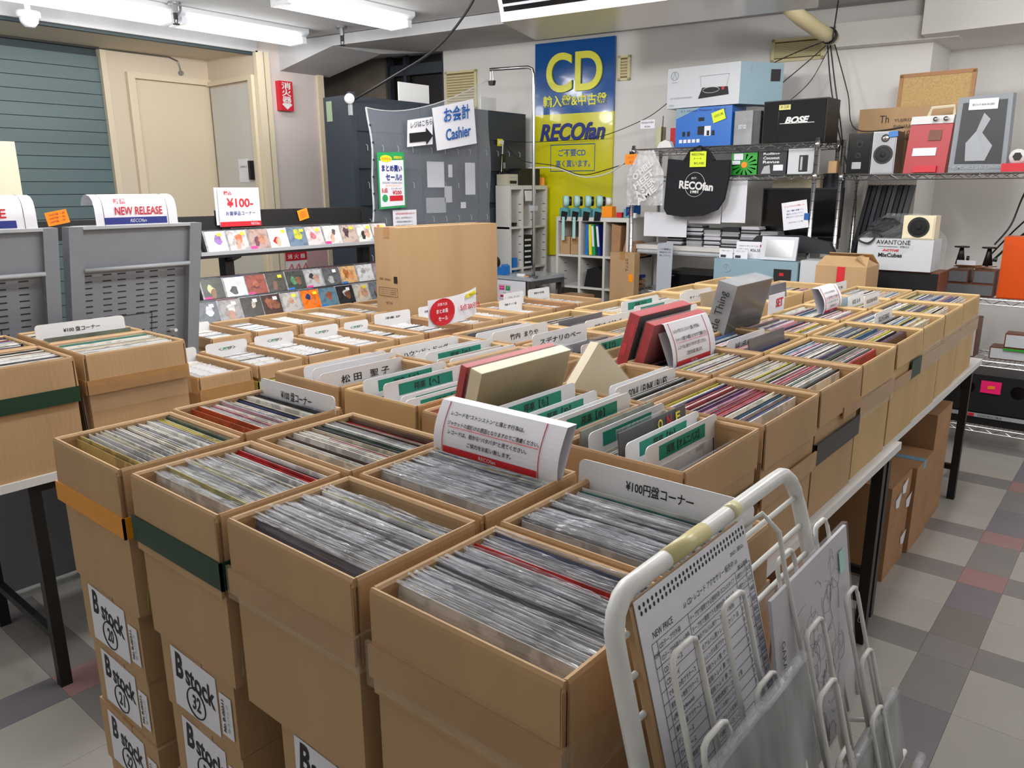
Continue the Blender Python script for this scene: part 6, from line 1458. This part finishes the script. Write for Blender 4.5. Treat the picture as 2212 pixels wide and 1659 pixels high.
# the cartons and the speaker in front of the right rack
t = thing('open_carton', 'brown carton with a red tape stripe and half open flaps behind the boxes', 'box', (-1.44, 5.05, 0))
part('box_body', G().box(-1.64, -1.34, 4.90, 5.16, .60, 1.23).box(-1.64, -1.34, 4.90, 5.16, 0, .6), M['card'], t)
for (P_) in ([(-1.64, 4.90, 1.23), (-1.34, 4.90, 1.23), (-1.36, 5.0, 1.285), (-1.62, 5.0, 1.285)], [(-1.34, 4.90, 1.23), (-1.34, 5.16, 1.23), (-1.42, 5.12, 1.29), (-1.42, 4.95, 1.29)], [(-1.64, 5.16, 1.23), (-1.34, 5.16, 1.23), (-1.36, 5.07, 1.30), (-1.62, 5.07, 1.30)]):
    part('flap', G().prism(P_, (0, 0, 0), (0, 0, .005)), M['card'], t)
part('red_tape', G().box(-1.51, -1.465, 4.896, 4.90, 1.14, 1.232), M['red'], t)
t = thing('speaker_carton', 'white speaker carton wrapped in plastic with black lettering', 'box', (-1.3, 5.45, 1.19))
part('carton', G().box(-1.52, -1.08, 5.30, 5.52, 1.19, 1.385), M['greycarton'], t); part('plastic_wrap', crumple(-1.54, -1.03, 5.41, 1.19, 1.54, .13, 8, 16), M['wrapfilm'], t)
text('AVANTONE', (-1.31, 5.297, 1.365), X, Z, .20, .028, M['ink'], t, bold=.01); text('PRO', (-1.24, 5.297, 1.338), X, Z, .05, .012, M['ink'], t); text('ACTIVE', (-1.32, 5.297, 1.315), X, Z, .10, .014, M['red'], t, bold=.04, shear=.2); text('MixCubes', (-1.32, 5.297, 1.285), X, Z, .14, .026, M['ink'], t, bold=.03)
part('rule', G().box(-1.40, -1.28, 5.2965, 5.298, 1.337, 1.339), M['ink'], t)
t = speaker(-1.27, -1.09, 5.32, 5.46, 1.387, 1.53, 'small cream speaker in clear plastic on the white carton', 'cream', 'cream', [(-1.18, 1.46, .062, 'grilleblk')])
solo('cable_bundle', crumple(-1.50, -1.28, 5.40, 1.388, 1.51, .05, 21, 12), M['slot'], 'bundle of dark cables in a clear bag on the white carton', 'cables')
cable([(-1.48, 5.33, 1.43), (-1.52, 5.29, 1.38), (-1.46, 5.285, 1.355), (-1.42, 5.29, 1.39), (-1.44, 5.31, 1.43), (-1.38, 5.30, 1.40)], .006, 'loop of black cable hanging over the white carton')
t = speaker(-1.50, -1.03, 5.32, 5.58, 0.982, 1.187, 'long black grilled speaker lying under the white carton', 'woodred', 'grilleblk', grille=True)
solo('speaker_stand_box', G().box(-1.50, -1.03, 5.32, 5.58, 0, .98), M['card3'], 'large brown carton supporting the long black speaker', 'box')
# upper shelf of the right rack
t = speaker(-1.785, -1.63, 5.76, 5.95, 1.79, 2.06, 'slim black speaker turned to show its ports on the right rack', 'black', 'blackgloss', [(-1.705, 1.99, .022, 'slot'), (-1.71, 1.915, .018, 'slot')]); part('spec_plate', G().box(-1.745, -1.685, 5.753, 5.756, 1.825, 1.87), M['greylt'], t)
t = speaker(-1.625, -1.475, 5.76, 5.95, 1.79, 2.065, 'silver bookshelf speaker with a big black woofer on the right rack', 'steel', 'greylt', [(-1.55, 1.915, .062, 'slot'), (-1.545, 2.02, .026, 'chrome')]); part('price_card', G().obox((-1.495, 5.748, 2.045), Vector((1, 0, .1)), Y, Vector((-.1, 0, 1)), .028, .001, .018), M['bluepl'], t)
t = thing('name_carton', 'flat brown carton lettered with a name behind the red player', 'box', (-1.5, 6.02, 1.79)); part('carton', G().box(-1.80, -1.18, 6.00, 6.06, 1.79, 2.235), M['card'], t)
text('Th', (-1.63, 5.997, 2.16), X, Z, .06, .05, M['ink'], t); 
for k, s_ in enumerate(['YUJIRO', 'ISHIHARA', 'IN 10', 'YOKOHA']): text(s_, (-1.51, 5.997, 2.145-.04*k), X, Z, .11, .026, M['ink'], t)
t = thing('cork_board', 'cork board in a wooden frame standing behind the right rack goods', 'board', (-1.35, 6.09, 1.79)); uc = Vector((0, .06, 1)).normalized()
c = Vector((-1.35, 6.085, 2.13)); part('cork_panel', G().obox(c, X, Vector((0, 1, -.06)), uc, .215, .006, .31), M['cork'], t)
for s_ in (-1, 1):
    part('frame_rail', G().obox(c+X*s_*.222, X, Vector((0, 1, -.06)), uc, .012, .011, .32), M['wood'], t); part('frame_rail', G().obox(c+uc*s_*.315, X, Vector((0, 1, -.06)), uc, .232, .011, .012), M['wood'], t)
t = thing('record_player', 'red and white upright portable player with two knobs and a wooden handle', 'player', (-1.27, 5.85, 1.79)); ul = Vector((.03, .06, 1)).normalized()
def rb(x0, x1, z0, z1, yo, m, nm): 
    xs = lambda z: .015*(z-1.79)/.35
    part(nm, G().prism([(x0+xs(z0), 5.78+yo+.02*(z0-1.79), z0), (x1+xs(z0), 5.78+yo+.02*(z0-1.79), z0), (x1+xs(z1), 5.78+yo+.06*(z1-1.79), z1), (x0+xs(z1), 5.78+yo+.06*(z1-1.79), z1)], (0, 0, 0), (0, .07, 0)), M[m], t)
rb(-1.42, -1.17, 1.79, 2.10, 0, 'redbox', 'body'); rb(-1.42, -1.17, 2.10, 2.15, 0, 'white', 'control_panel'); rb(-1.36, -1.22, 1.795, 1.835, -.02, 'red', 'foot'); rb(-1.38, -1.24, 1.90, 1.95, -.004, 'paper', 'price_card'); rb(-1.30, -1.225, 1.995, 2.06, -.003, 'woodred', 'speaker_slots')
for kx in (-1.255, -1.195): part('knob', G().cyl((kx, 5.775, 2.125), (kx, 5.755, 2.125), .014, 14), M['chrome'], t, True)
part('handle', G().tube([(-1.31, 5.82, 2.15), (-1.295, 5.82, 2.20), (-1.165, 5.82, 2.205), (-1.16, 5.82, 2.15)], .011, 6), M['cream'], t)
t = thing('box_set', 'large grey and black framed box set with band name at the bottom', 'record box set', (-.99, 5.86, 1.79))
part('case', G().prism([(-1.15, 5.78, 1.79), (-.83, 5.78, 1.785), (-.85, 5.81, 2.26), (-1.145, 5.81, 2.25)], (0, 0, 0), (.01, .05, 0)), mat('grey_case', (128, 134, 142), .4), t)
part('black_field', G().prism([(-1.12, 5.782, 1.845), (-.86, 5.782, 1.84), (-.875, 5.804, 2.225), (-1.115, 5.804, 2.215)], (0, 0, 0), (0, -.003, 0)), M['darkj'], t)
part('grey_patch', G().add([(-1.06, 5.776, 1.86), (-.95, 5.776, 1.86), (-.92, 5.782, 1.95), (-.985, 5.786, 2.03), (-.95, 5.79, 2.11), (-.99, 5.795, 2.15), (-1.02, 5.79, 2.04), (-1.07, 5.782, 1.97)], [tuple(range(8))]), mat('grey_patch', (160, 164, 170), .5), t)
part('label_sheet', G().box(-1.08, -.92, 5.792, 5.794, 2.17, 2.235), M['paper'], t); text('紙ジャケ BOX ¥12,800', (-1.0, 5.789, 2.20), X, Z, .12, .015, M['ink'], t); text('THEE MICHELLE GUN ELEPHANT', (-1.0, 5.773, 1.82), X, Z, .30, .022, M['greylt'], t, bold=.01)
t = thing('record_player', 'red and silver gadget at the right end of the upper rack shelf', 'player', (-.78, 5.8, 1.79)); part('body', G().box(-.85, -.70, 5.74, 5.86, 1.79, 1.84), M['red'], t); part('reel', G().cyl((-.775, 5.80, 1.88), (-.775, 5.77, 1.88), .045, 20), M['white'], t, True); part('hub', G().cyl((-.775, 5.768, 1.88), (-.775, 5.762, 1.88), .026, 6), M['black'], t)
# middle and low shelves of the right rack
speaker(-.775, -.50, 5.74, 5.95, 1.01, 1.395, 'bright orange speaker cabinet at the right edge of the photo', 'orange', 'orange'); 
t = speaker(-1.11, -.80, 5.80, 6.05, 1.005, 1.085, 'low wide grey fronted speaker lying on the right rack', 'woodred', 'grille')
speaker(-1.075, -.955, 5.80, 5.97, 1.087, 1.17, 'small grey speaker, left of a pair on the wide speaker', 'woodred', 'grille'); speaker(-.93, -.80, 5.80, 5.97, 1.087, 1.175, 'small grey speaker, right of a pair on the wide speaker', 'woodred', 'grille')
for k, x in enumerate((-1.03, -.87)):
    t = thing('speaker_mount', 'black speaker mount with a round plate, %s of two on the right rack' % ['left', 'right'][k], 'mount', (x, 5.9, 1.17)); part('plate', G().cyl((x, 5.9, 1.31), (x, 5.9, 1.318), .045, 20), M['black'], t); part('neck', G().tube([(x, 5.9, 1.31), (x, 5.9, 1.27), (x, 5.9, 1.20)], [.012, .018, .03], 10), M['black'], t, True); part('knob', G().cyl((x+.035, 5.9, 1.24), (x+.05, 5.9, 1.24), .016, 10), M['black'], t)
t = thing('parts_bag', 'bag of copper wire and brackets lying on the small speakers', 'bag', (-.93, 5.86, 1.178)); g = G(); rr = random.Random(4)
for k in range(16): a, b = rr.uniform(-.13, .0), rr.uniform(.0, .12); g.tube([(-.93+a, 5.80+rr.uniform(0, .1), 1.18+rr.uniform(0, .02)), (-.93+b, 5.80+rr.uniform(0, .1), 1.18+rr.uniform(0, .02))], .003, 4)
part('wires', g, mat('copper_wire', (150, 104, 74), .4), t, stuff=True); part('label', G().box(-1.03, -.92, 5.79, 5.793, 1.205, 1.235), M['paper'], t)
speaker(-.925, -.855, 5.78, 5.95, .605, .86, 'white fronted wooden speaker standing on the lower right rack', 'woodred', 'greycarton'); 
speaker(-.775, -.56, 5.80, 5.95, .605, .685 if False else .685, 'white box with a green strip on the lower right rack', 'woodred', 'greycarton'); 
t = speaker(-.70, -.58, 5.80, 5.93, .687, .78, 'small white fronted speaker, left of a pair on the lower right rack', 'woodred', 'greycarton'); speaker(-.575, -.46, 5.80, 5.93, .687, .78, 'small white fronted speaker, right of a pair on the lower right rack', 'woodred', 'greycarton')
solo('green_strip', G().box(-.70, -.55, 5.785, 5.795, .672, .684), M['watermelon'], 'bright green strip on the lower white box', 'strip')
t = thing('subwoofer', 'black subwoofer with two round ports and a grey bar, bottom of the rack', 'speaker', (-.75, 5.95, .16)); part('cabinet', G().box(-1.08, -.45, 5.76, 6.05, .162, .50), M['black'], t); part('front_panel', G().box(-1.08, -.45, 5.752, 5.76, .25, .50), M['grilleblk'], t)
for x in (-.86, -.575): part('port', G().cyl((x, 5.75, .41), (x, 5.756, .41), .042, 20), M['blackgloss'], t)
part('grey_bar', G().box(-1.06, -.47, 5.746, 5.753, .215, .24), M['greylt'], t); text('CONTROL SB-A', (-.71, 5.743, .228), X, Z, .14, .014, M['ink'], t); part('badge', G().box(-.835, -.80, 5.743, 5.746, .218, .238), M['red'], t)
part('price_card', G().box(-.785, -.67, 5.744, 5.75, .385, .465), M['pinkcard'], t); part('price_sticker', G().obox((-.725, 5.742, .425), Vector((1, 0, .1)), Y, Z, .02, .001, .010), M['orangep'], t)
# LP stacks / slats leaning behind the posts
for k in range(9):
    x = -1.80+.035*k
    solo('record_case', G().obox((x+.05, 6.12, 1.42), Vector((1, 0, -.12)), Y, Vector((.16, 0, 1)), .013, .03, .30), M[['slot', 'darkj', 'cab'][k % 3]], 'dark case, %s of nine leaning behind the rack posts' % ['first', 'second', 'third', 'fourth', 'fifth', 'sixth', 'seventh', 'eighth', 'ninth'][k], 'case')
t = thing('record_case_stand', 'steel desk behind the rack posts carrying the dark cases', 'desk', (-1.62, 6.14, 0)); part('board', G().box(-1.82, -1.3, 6.08, 6.17, 1.08, 1.10), M['greylt'], t); part('leg', G().box(-1.80, -1.77, 6.10, 6.13, 0, 1.08), M['greylt'], t); part('leg', G().box(-1.34, -1.31, 6.10, 6.13, 0, 1.08), M['greylt'], t)
# hanging cables
for k, (pts, r) in enumerate([([(-2.0, 5.95, 3.0), (-2.02, 5.95, 2.7)], .005), ([(-2.06, 5.9, 2.70), (-2.3, 5.85, 2.62), (-2.6, 5.75, 2.48)], .004), ([(-2.06, 5.95, 2.68), (-2.2, 5.9, 2.55), (-2.35, 5.8, 2.4)], .004), ([(-2.05, 6.0, 2.68), (-2.15, 5.95, 2.45), (-2.3, 5.9, 2.3)], .003),
        ([(-2.05, 5.95, 2.68), (-2.0, 5.95, 2.4), (-1.92, 5.95, 2.1), (-1.82, 5.9, 1.85)], .005), ([(-2.03, 5.95, 2.68), (-1.97, 5.95, 2.4), (-1.90, 5.95, 2.1), (-1.84, 5.9, 1.80), (-1.86, 5.9, 1.4)], .005), ([(-2.0, 5.95, 2.68), (-1.88, 5.95, 2.35), (-1.80, 5.95, 2.10), (-1.5, 6.0, 2.1)], .004),
        ([(-1.02, 6.8, 1.10), (-.8, 6.6, 1.35), (-.5, 6.4, 1.62), (-.1, 6.2, 1.95)], .008), ([(-1.02, 6.8, 1.16), (-.8, 6.65, 1.45), (-.5, 6.5, 1.75), (-.1, 6.3, 2.1)], .006), ([(-.70, 6.0, 1.78), (-.76, 6.1, 1.62), (-.80, 6.1, 1.45), (-.86, 6.0, 1.33)], .006)]):
    cable(pts, r, ['dark drop rod from the ceiling to the wrapped duct', 'upper thin wire running left from the duct', 'middle thin wire running left from the duct', 'lower thin wire running left from the duct', 'leftmost black cable hanging right of the large black speaker', 'black cable hanging down past the rack posts', 'black cable curving to the brown name carton', 'thick black cable crossing the right wall', 'thin black cable above the thick one on the right wall', 'black cable hanging to the right speaker mount'][k])

# ================================================================ FOREGROUND: white wire display stand
ws = thing('wire_display_stand', 'white enamelled wire display stand in the right foreground', 'display stand', (-.2, .92, 0))
def sp(y, s, off=0.):      # s metres below the top bar, measured downwards; the stand leans back
    return Vector((-.40+.27*s+off, y, 1.27-s))
pts = [sp(.60, 1.27), sp(.62, .8), sp(.630, .2), sp(.632, .06)]
pts += [sp(.632+.05*(1-math.cos(a)), .05-.05*math.sin(a)) for a in (.3, .7, 1.1, 1.4)]
pts += [sp(.72, 0), sp(.90, .0), sp(1.09, 0)]
pts += [sp(1.165-.05*(1-math.cos(a)), .05-.05*math.sin(a)) for a in (1.4, 1.1, .7, .3)]
pts += [sp(1.168, .06), sp(1.175, .2), sp(1.19, .8), sp(1.21, 1.27)]
part('frame_tube', G().tube(pts, .0115, 14), M['wirewhite'], ws, True)
for (s0, off) in ((.045, 0), (.09, 0), (.135, 0), (.30, 0), (.55, 0), (.80, 0)):
    part('cross_wire', G().tube([sp(.64, s0, off), sp(1.165, s0, off)], .0038, 8), M['wirewhite'], ws, True)
part('cross_foot', G().tube([sp(.60, 1.10), sp(1.2, 1.10)], .009, 8), M['wirewhite'], ws, True)
for y in (.66, 1.14): part('rear_leg', G().tube([sp(y, .25), (-.50, y, .0)], .008, 8), M['wirewhite'], ws, True)
def ushape(y0, y1, x, z, L=.36, r=.0036):
    c = .012; P = lambda y, d: Vector((x+.27*d, y, z-d))
    pts = [P(y0, L), P(y0, c*1.2), P(y0+c*.3, c*.35), P(y0+c, 0), P(y1-c, 0), P(y1-c*.3, c*.35), P(y1, c*1.2), P(y1, L)]
    part('pocket_wire', G().tube(pts, r, 8), M['wirewhite'], ws, True)
for (y0, y1, x, z, L) in [(1.026, 1.09, -.362, 1.172, .3), (1.185, 1.24, -.362, 1.17, .3), (.658, .717, -.335, 1.217, .42), (.778, .838, -.333, 1.222, .42),
        (.99, 1.058, -.30, 1.096, .36), (1.177, 1.233, -.302, 1.070, .36), (.65, .71, -.290, 1.136, .34), (.79, .85, -.290, 1.122, .34),
        (.90, .968, -.25, 1.066, .34), (1.14, 1.195, -.260, .992, .34), (1.085, 1.14, -.224, .937, .30), (.958, 1.013, -.233, .941, .3), (.823, .857, -.25, 1.02, .3)]:
    ushape(y0, y1, x, z, L)
for (x, z) in ((-.245, .86), (-.20, .80), (-.16, .68)):
    part('pocket_rail', G().tube([(x, .62, z), (x, 1.24, z)], .0038, 8), M['wirewhite'], ws, True)
    for y in (.63, .92, 1.2): part('pocket_arm', G().tube([(x, y, z), (-.40+.27*(1.27-z), y, z-.02)], .0036, 6), M['wirewhite'], ws, True)
part('side_hook', G().tube([sp(.955, .03, .0), sp(.975, .005, .03), sp(.985, .03, .045), (-.335, .99, 1.18), (-.25, 1.01, .86)], .0036, 8), M['wirewhite'], ws, True)
for (ya, yb) in ((.76, .86),):
    part('old_tape', G().tube([sp(ya, -.0003), sp(yb, -.0003)], .0119, 14), mat('yellowed_tape', (206, 196, 140), .35), ws, True)
part('old_tape', G().tube([sp(.93, -.0003), sp(.955, -.0003)], .0118, 14), mat('yellowed_tape_small', (214, 206, 160), .35), ws, True)
# price list with its cardboard backing
def leanpanel(y0, y1, x, z, h, lean, th):
    up = Vector((-lean, 0, 1)).normalized(); N_ = Y.cross(up); base = Vector((x, (y0+y1)/2, z))-up*h
    return base, up, N_
b, up, N_ = leanpanel(.655, .955, -.386, 1.256, .43, .27, 0)
t = thing('price_list', 'long printed accessory price list on cardboard in the wire stand', 'price list', b); W_ = .29
part('cardboard_back', G().obox(b+up*.215-N_*.006, Y, N_, up, .147, .005, .215), M['card'], t)
part('sheet', G().obox(b+up*.222+N_*.0005+Y*.003, Y, N_, up, .143, .0006, .212), M['paper'], t)
def pl_(u, v): return b+Y*(.003+(u-.5)*.286)+up*(.434-.424*v)+N_*.0016
g = G()
for k in range(30):
    for q in (0, 1):
        c = pl_(.03+.94*k/29+.006*q, .022+.018*q); g.add([c+Y*.0022*math.cos(a*PI/3)+up*.003*math.sin(a*PI/3) for a in range(6)], [tuple(range(6))])
part('binding_holes', g, M['ink'], t, stuff=True)
text('2021.税込', pl_(.88, .075), Y, up, .04, .006, M['ink'], t)
text('♪♪ CD･レコード アクセサリー 販売中! ♪♪', pl_(.60, .105), Y, up, .15, .009, M['ink'], t); text('NEW PRICE', pl_(.16, .115), Y, up, .045, .008, M['ink'], t); text('税込価格', pl_(.91, .13), Y, up, .03, .007, M['ink'], t)
Ls = ['CDテープ付外袋|テープ付で開閉できる透明外袋･ヨコ入れタイプ|10枚セット|¥110', 'CDテープ付外袋/セット物用|テープ付で開閉できる透明外袋･タテ入れ|10枚セット|¥120', 'CDプラケース|普通のアルバム用ケース(トレイ別売)|1ヶ|¥40', 'CDトレイ|普通のアルバム用トレイ/黒･クリア･白|1ヶ|¥30', 'マキシCD用プラケース|マキシシングル用プラケース|1ヶ|¥50', '厚型セット物用プラケース|2枚組用/トレイ黒･クリア|1ヶ|¥120', '(厚さ24mm)|3枚組用/トレイ 黒･クリア|1ヶ|¥160', '薄型2枚組プラケース|4枚組用/トレイ 黒･クリア|1ヶ|¥160', 'デュオケース|薄い一枚用2枚組ケース/トレイ黒|1ヶ|¥100', 'ワイドケース|デュオケース用トレイ(別売)|1ヶ|¥60', 'ワイド2枚組ケース|歌詞･ブックレット収納用|1ヶ|¥110', 'CD外袋|ワイド2枚組ケース･トレイ白|1ヶ|¥150', 'CD内袋不織布|両面不織布 CDプロテクト|10枚セット|¥90', 'CD内袋ビニール|静電防止加工 CD保護|10枚セット|¥120', 'CD用ボンド|CD棚100枚用 帯電防止加工|1ヶ|¥220', 'DVDテープ付外袋|テープ付で開閉できる透明外袋|10枚セット|¥120', 'DVDトールケース|DVD棚用･黒･透明|1ヶ|¥90', 'DVDトールケース2枚組|厚さ0.02 310x310mm|1ヶ|¥110', 'LPテープ付外袋|厚さ0.05 325x330mm|10枚セット|¥220', 'LP外袋カバー|厚さ0.07 320x330mm|10枚セット|¥240', 'LP外袋カバー/中セット|両面分 380x390mm|10枚|¥350', 'LP外袋カバー/大セット|厚さ0.08 390x430mm|5枚|¥380', 'LP内袋/丸底型|引っかかりのないLP内袋|10枚|¥180', 'LP内袋/角底型|薄型丸底LP 日本製 半透明|10枚|¥160', 'LP内袋紙製|サンプルございます|10枚|¥300']
g = G(); top_, bot_ = .135, .985; cs = [.06, .10, .36, .82, .93, .985]
for k in range(len(Ls)+1): g.tube([pl_(.06, top_+(bot_-top_)*k/len(Ls)), pl_(.985, top_+(bot_-top_)*k/len(Ls))], .0003, 3)
for c in cs: g.tube([pl_(c, top_), pl_(c, bot_)], .0003, 3)
part('table_lines', g, M['ink'], t, stuff=True)
for k, s_ in enumerate(Ls):
    v = top_+(bot_-top_)*(k+.55)/len(Ls)
    for j, w_ in enumerate(s_.split('|')):
        u0, u1 = [(.11, .34), (.37, .80), (.83, .92), (.94, .98)][j]
        ln = min((u1-u0)*.286, len(w_)*.0062)
        text(w_, pl_(u0, v)+Y*ln/2, Y, up, ln, .0072, M['ink'], t)
for k, s_ in enumerate(['CD用', 'DVD用', 'LP用']): text(s_, pl_(.08, [.17, .66, .81][k]), Y, up, .010, .006, M['ink'], t)
# sketch style record sleeve
b, up, N_ = leanpanel(.927, 1.247, -.333, 1.166, .32, .16, 0)
t = thing('record', 'white record sleeve with grey pencil sketch in the wire stand', 'record', b)
part('jacket', G().obox(b+up*.16, Y, N_, up, .157, .0025, .157), M['sketch'], t)
g = G(); rr = random.Random(12)
for k in range(60):
    cy, cz = rr.gauss(.02, .05), rr.gauss(.16, .06); n = 12; r1, r2 = rr.uniform(.006, .03), rr.uniform(.008, .04); a0_ = rr.uniform(0, 6); da = rr.uniform(2, 5.5)
    g.tube([b+Y*(cy+r1*math.cos(a0_+da*i/n))+up*(cz+r2*math.sin(a0_+da*i/n+.3*math.sin(i)))+N_*.0032 for i in range(n+1)], rr.uniform(.0002, .0004), 3)
part('sketch_lines', g, M['pencil'], t, stuff=True)
part('plastic_sleeve', G().obox(b+up*.161, Y, N_, up, .160, .0045, .161), M['wrapfilm'], t)
part('price_sticker', G().obox(b+up*.27+Y*.12+N_*.0052, Y, N_, up, .014, .0004, .018), M['mint'], t)
text('GARAGE SOUND', b+up*.19-Y*.135+N_*.0056, -up, Y, .12, .012, M['ink'], t)
for (ya, yb, x, z, m, lb, ln) in [(.58, .895, -.27, 1.124, 'smoke', 'grey swirled record in shiny plastic at the bottom of the wire stand', .2), (.905, 1.222, -.222, .912, 'smoke', 'pale record in shiny plastic, right lower pocket of the wire stand', .2), (.93, 1.24, -.175, .80, 'silverart', 'silver plastic wrapped record at the bottom right of the wire stand', .2)]:
    b, up, N_ = leanpanel(ya, yb, x, z, .315, ln, 0)
    t = thing('record', lb, 'record', b); part('jacket', G().obox(b+up*.155, Y, N_, up, .155, .003, .155), M[m], t)
    part('plastic_sleeve', G().obox(b+up*.158, Y, N_, up, .158, .0055, .158), M['wrapfilm'], t)
    g = G(); g.tube([b+Y*(-.157)+up*.318, b+Y*(-.05)+up*.319, b+Y*.157+up*.318], .0065, 8); part('folded_edge', g, M['film'], t, True)

# ================================================================ UNDER THE TABLES
for (x0, x1, y0, y1, z1, lb, m) in [(-1.15, -.735, 3.42, 3.76, .44, 'brown carton with white tape scraps under the far table', 'card3'), (-1.15, -.72, 3.79, 4.12, .43, 'brown carton with blue tape ends under the far table', 'card3'),
        (-1.18, -.73, 4.16, 4.50, .60, 'tall brown carton at the far end under the aisle table', 'card3'), (-1.15, -.80, 2.30, 2.68, .52, 'dark brown carton behind the paired black table legs', 'card3'), (-1.15, -.78, 1.75, 2.22, .48, 'dark brown carton under the near aisle table', 'card3'),
 (-2.62, -2.32, 1.02, 1.32, .62, 'brown carton standing behind the leg of the left table', 'card'), (-2.3, -1.95, 1.3, 1.7, .4, 'hidden brown carton under the nearer singles boxes', 'card3')]:
    t = carton_shut(x0, x1, y0, y1, 0, z1, lb, m)
    if 'scraps' in lb:
        for k, (y, z) in enumerate([(3.50, .36), (3.60, .40), (3.7, .3), (3.68, .12)]): part('tape_scrap', G().add([(x1+.002, y, z), (x1+.012, y+.05, z+.03), (x1+.004, y+.06, z-.05), (x1+.003, y+.01, z-.04)], [(0, 1, 2, 3)]), M['paper'], t)
    if 'blue tape' in lb: part('blue_tape', G().box(x0+.1, x1+.001, y0+.12, y0+.17, z1-.04, z1+.0015), mat('blue_tape', (120, 165, 190), .5), t)
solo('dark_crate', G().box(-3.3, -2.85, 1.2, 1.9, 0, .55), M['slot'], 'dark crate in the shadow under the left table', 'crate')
# raw board edges showing at the cut corners of the front boxes
for o in [o for o in bpy.data.objects if o.type == 'EMPTY' and o.name.startswith('cardboard_box')][:8]:
    b = [c for c in o.children if c.name.startswith('box_body')][0]
    d = b.dimensions; hx, hy, H_ = d.x/2+.006, d.y/2+.006, RIM-o.location.z
    for k in range(3):
        g = G(); g.box(hx-.0062+.002*k, hx-.0052+.002*k, -hy-.0012, -hy+.004, H_-.125, H_-.006-.003*k)
        lpart('board_edge', g, M['card3' if k != 1 else 'cardedge'], o)
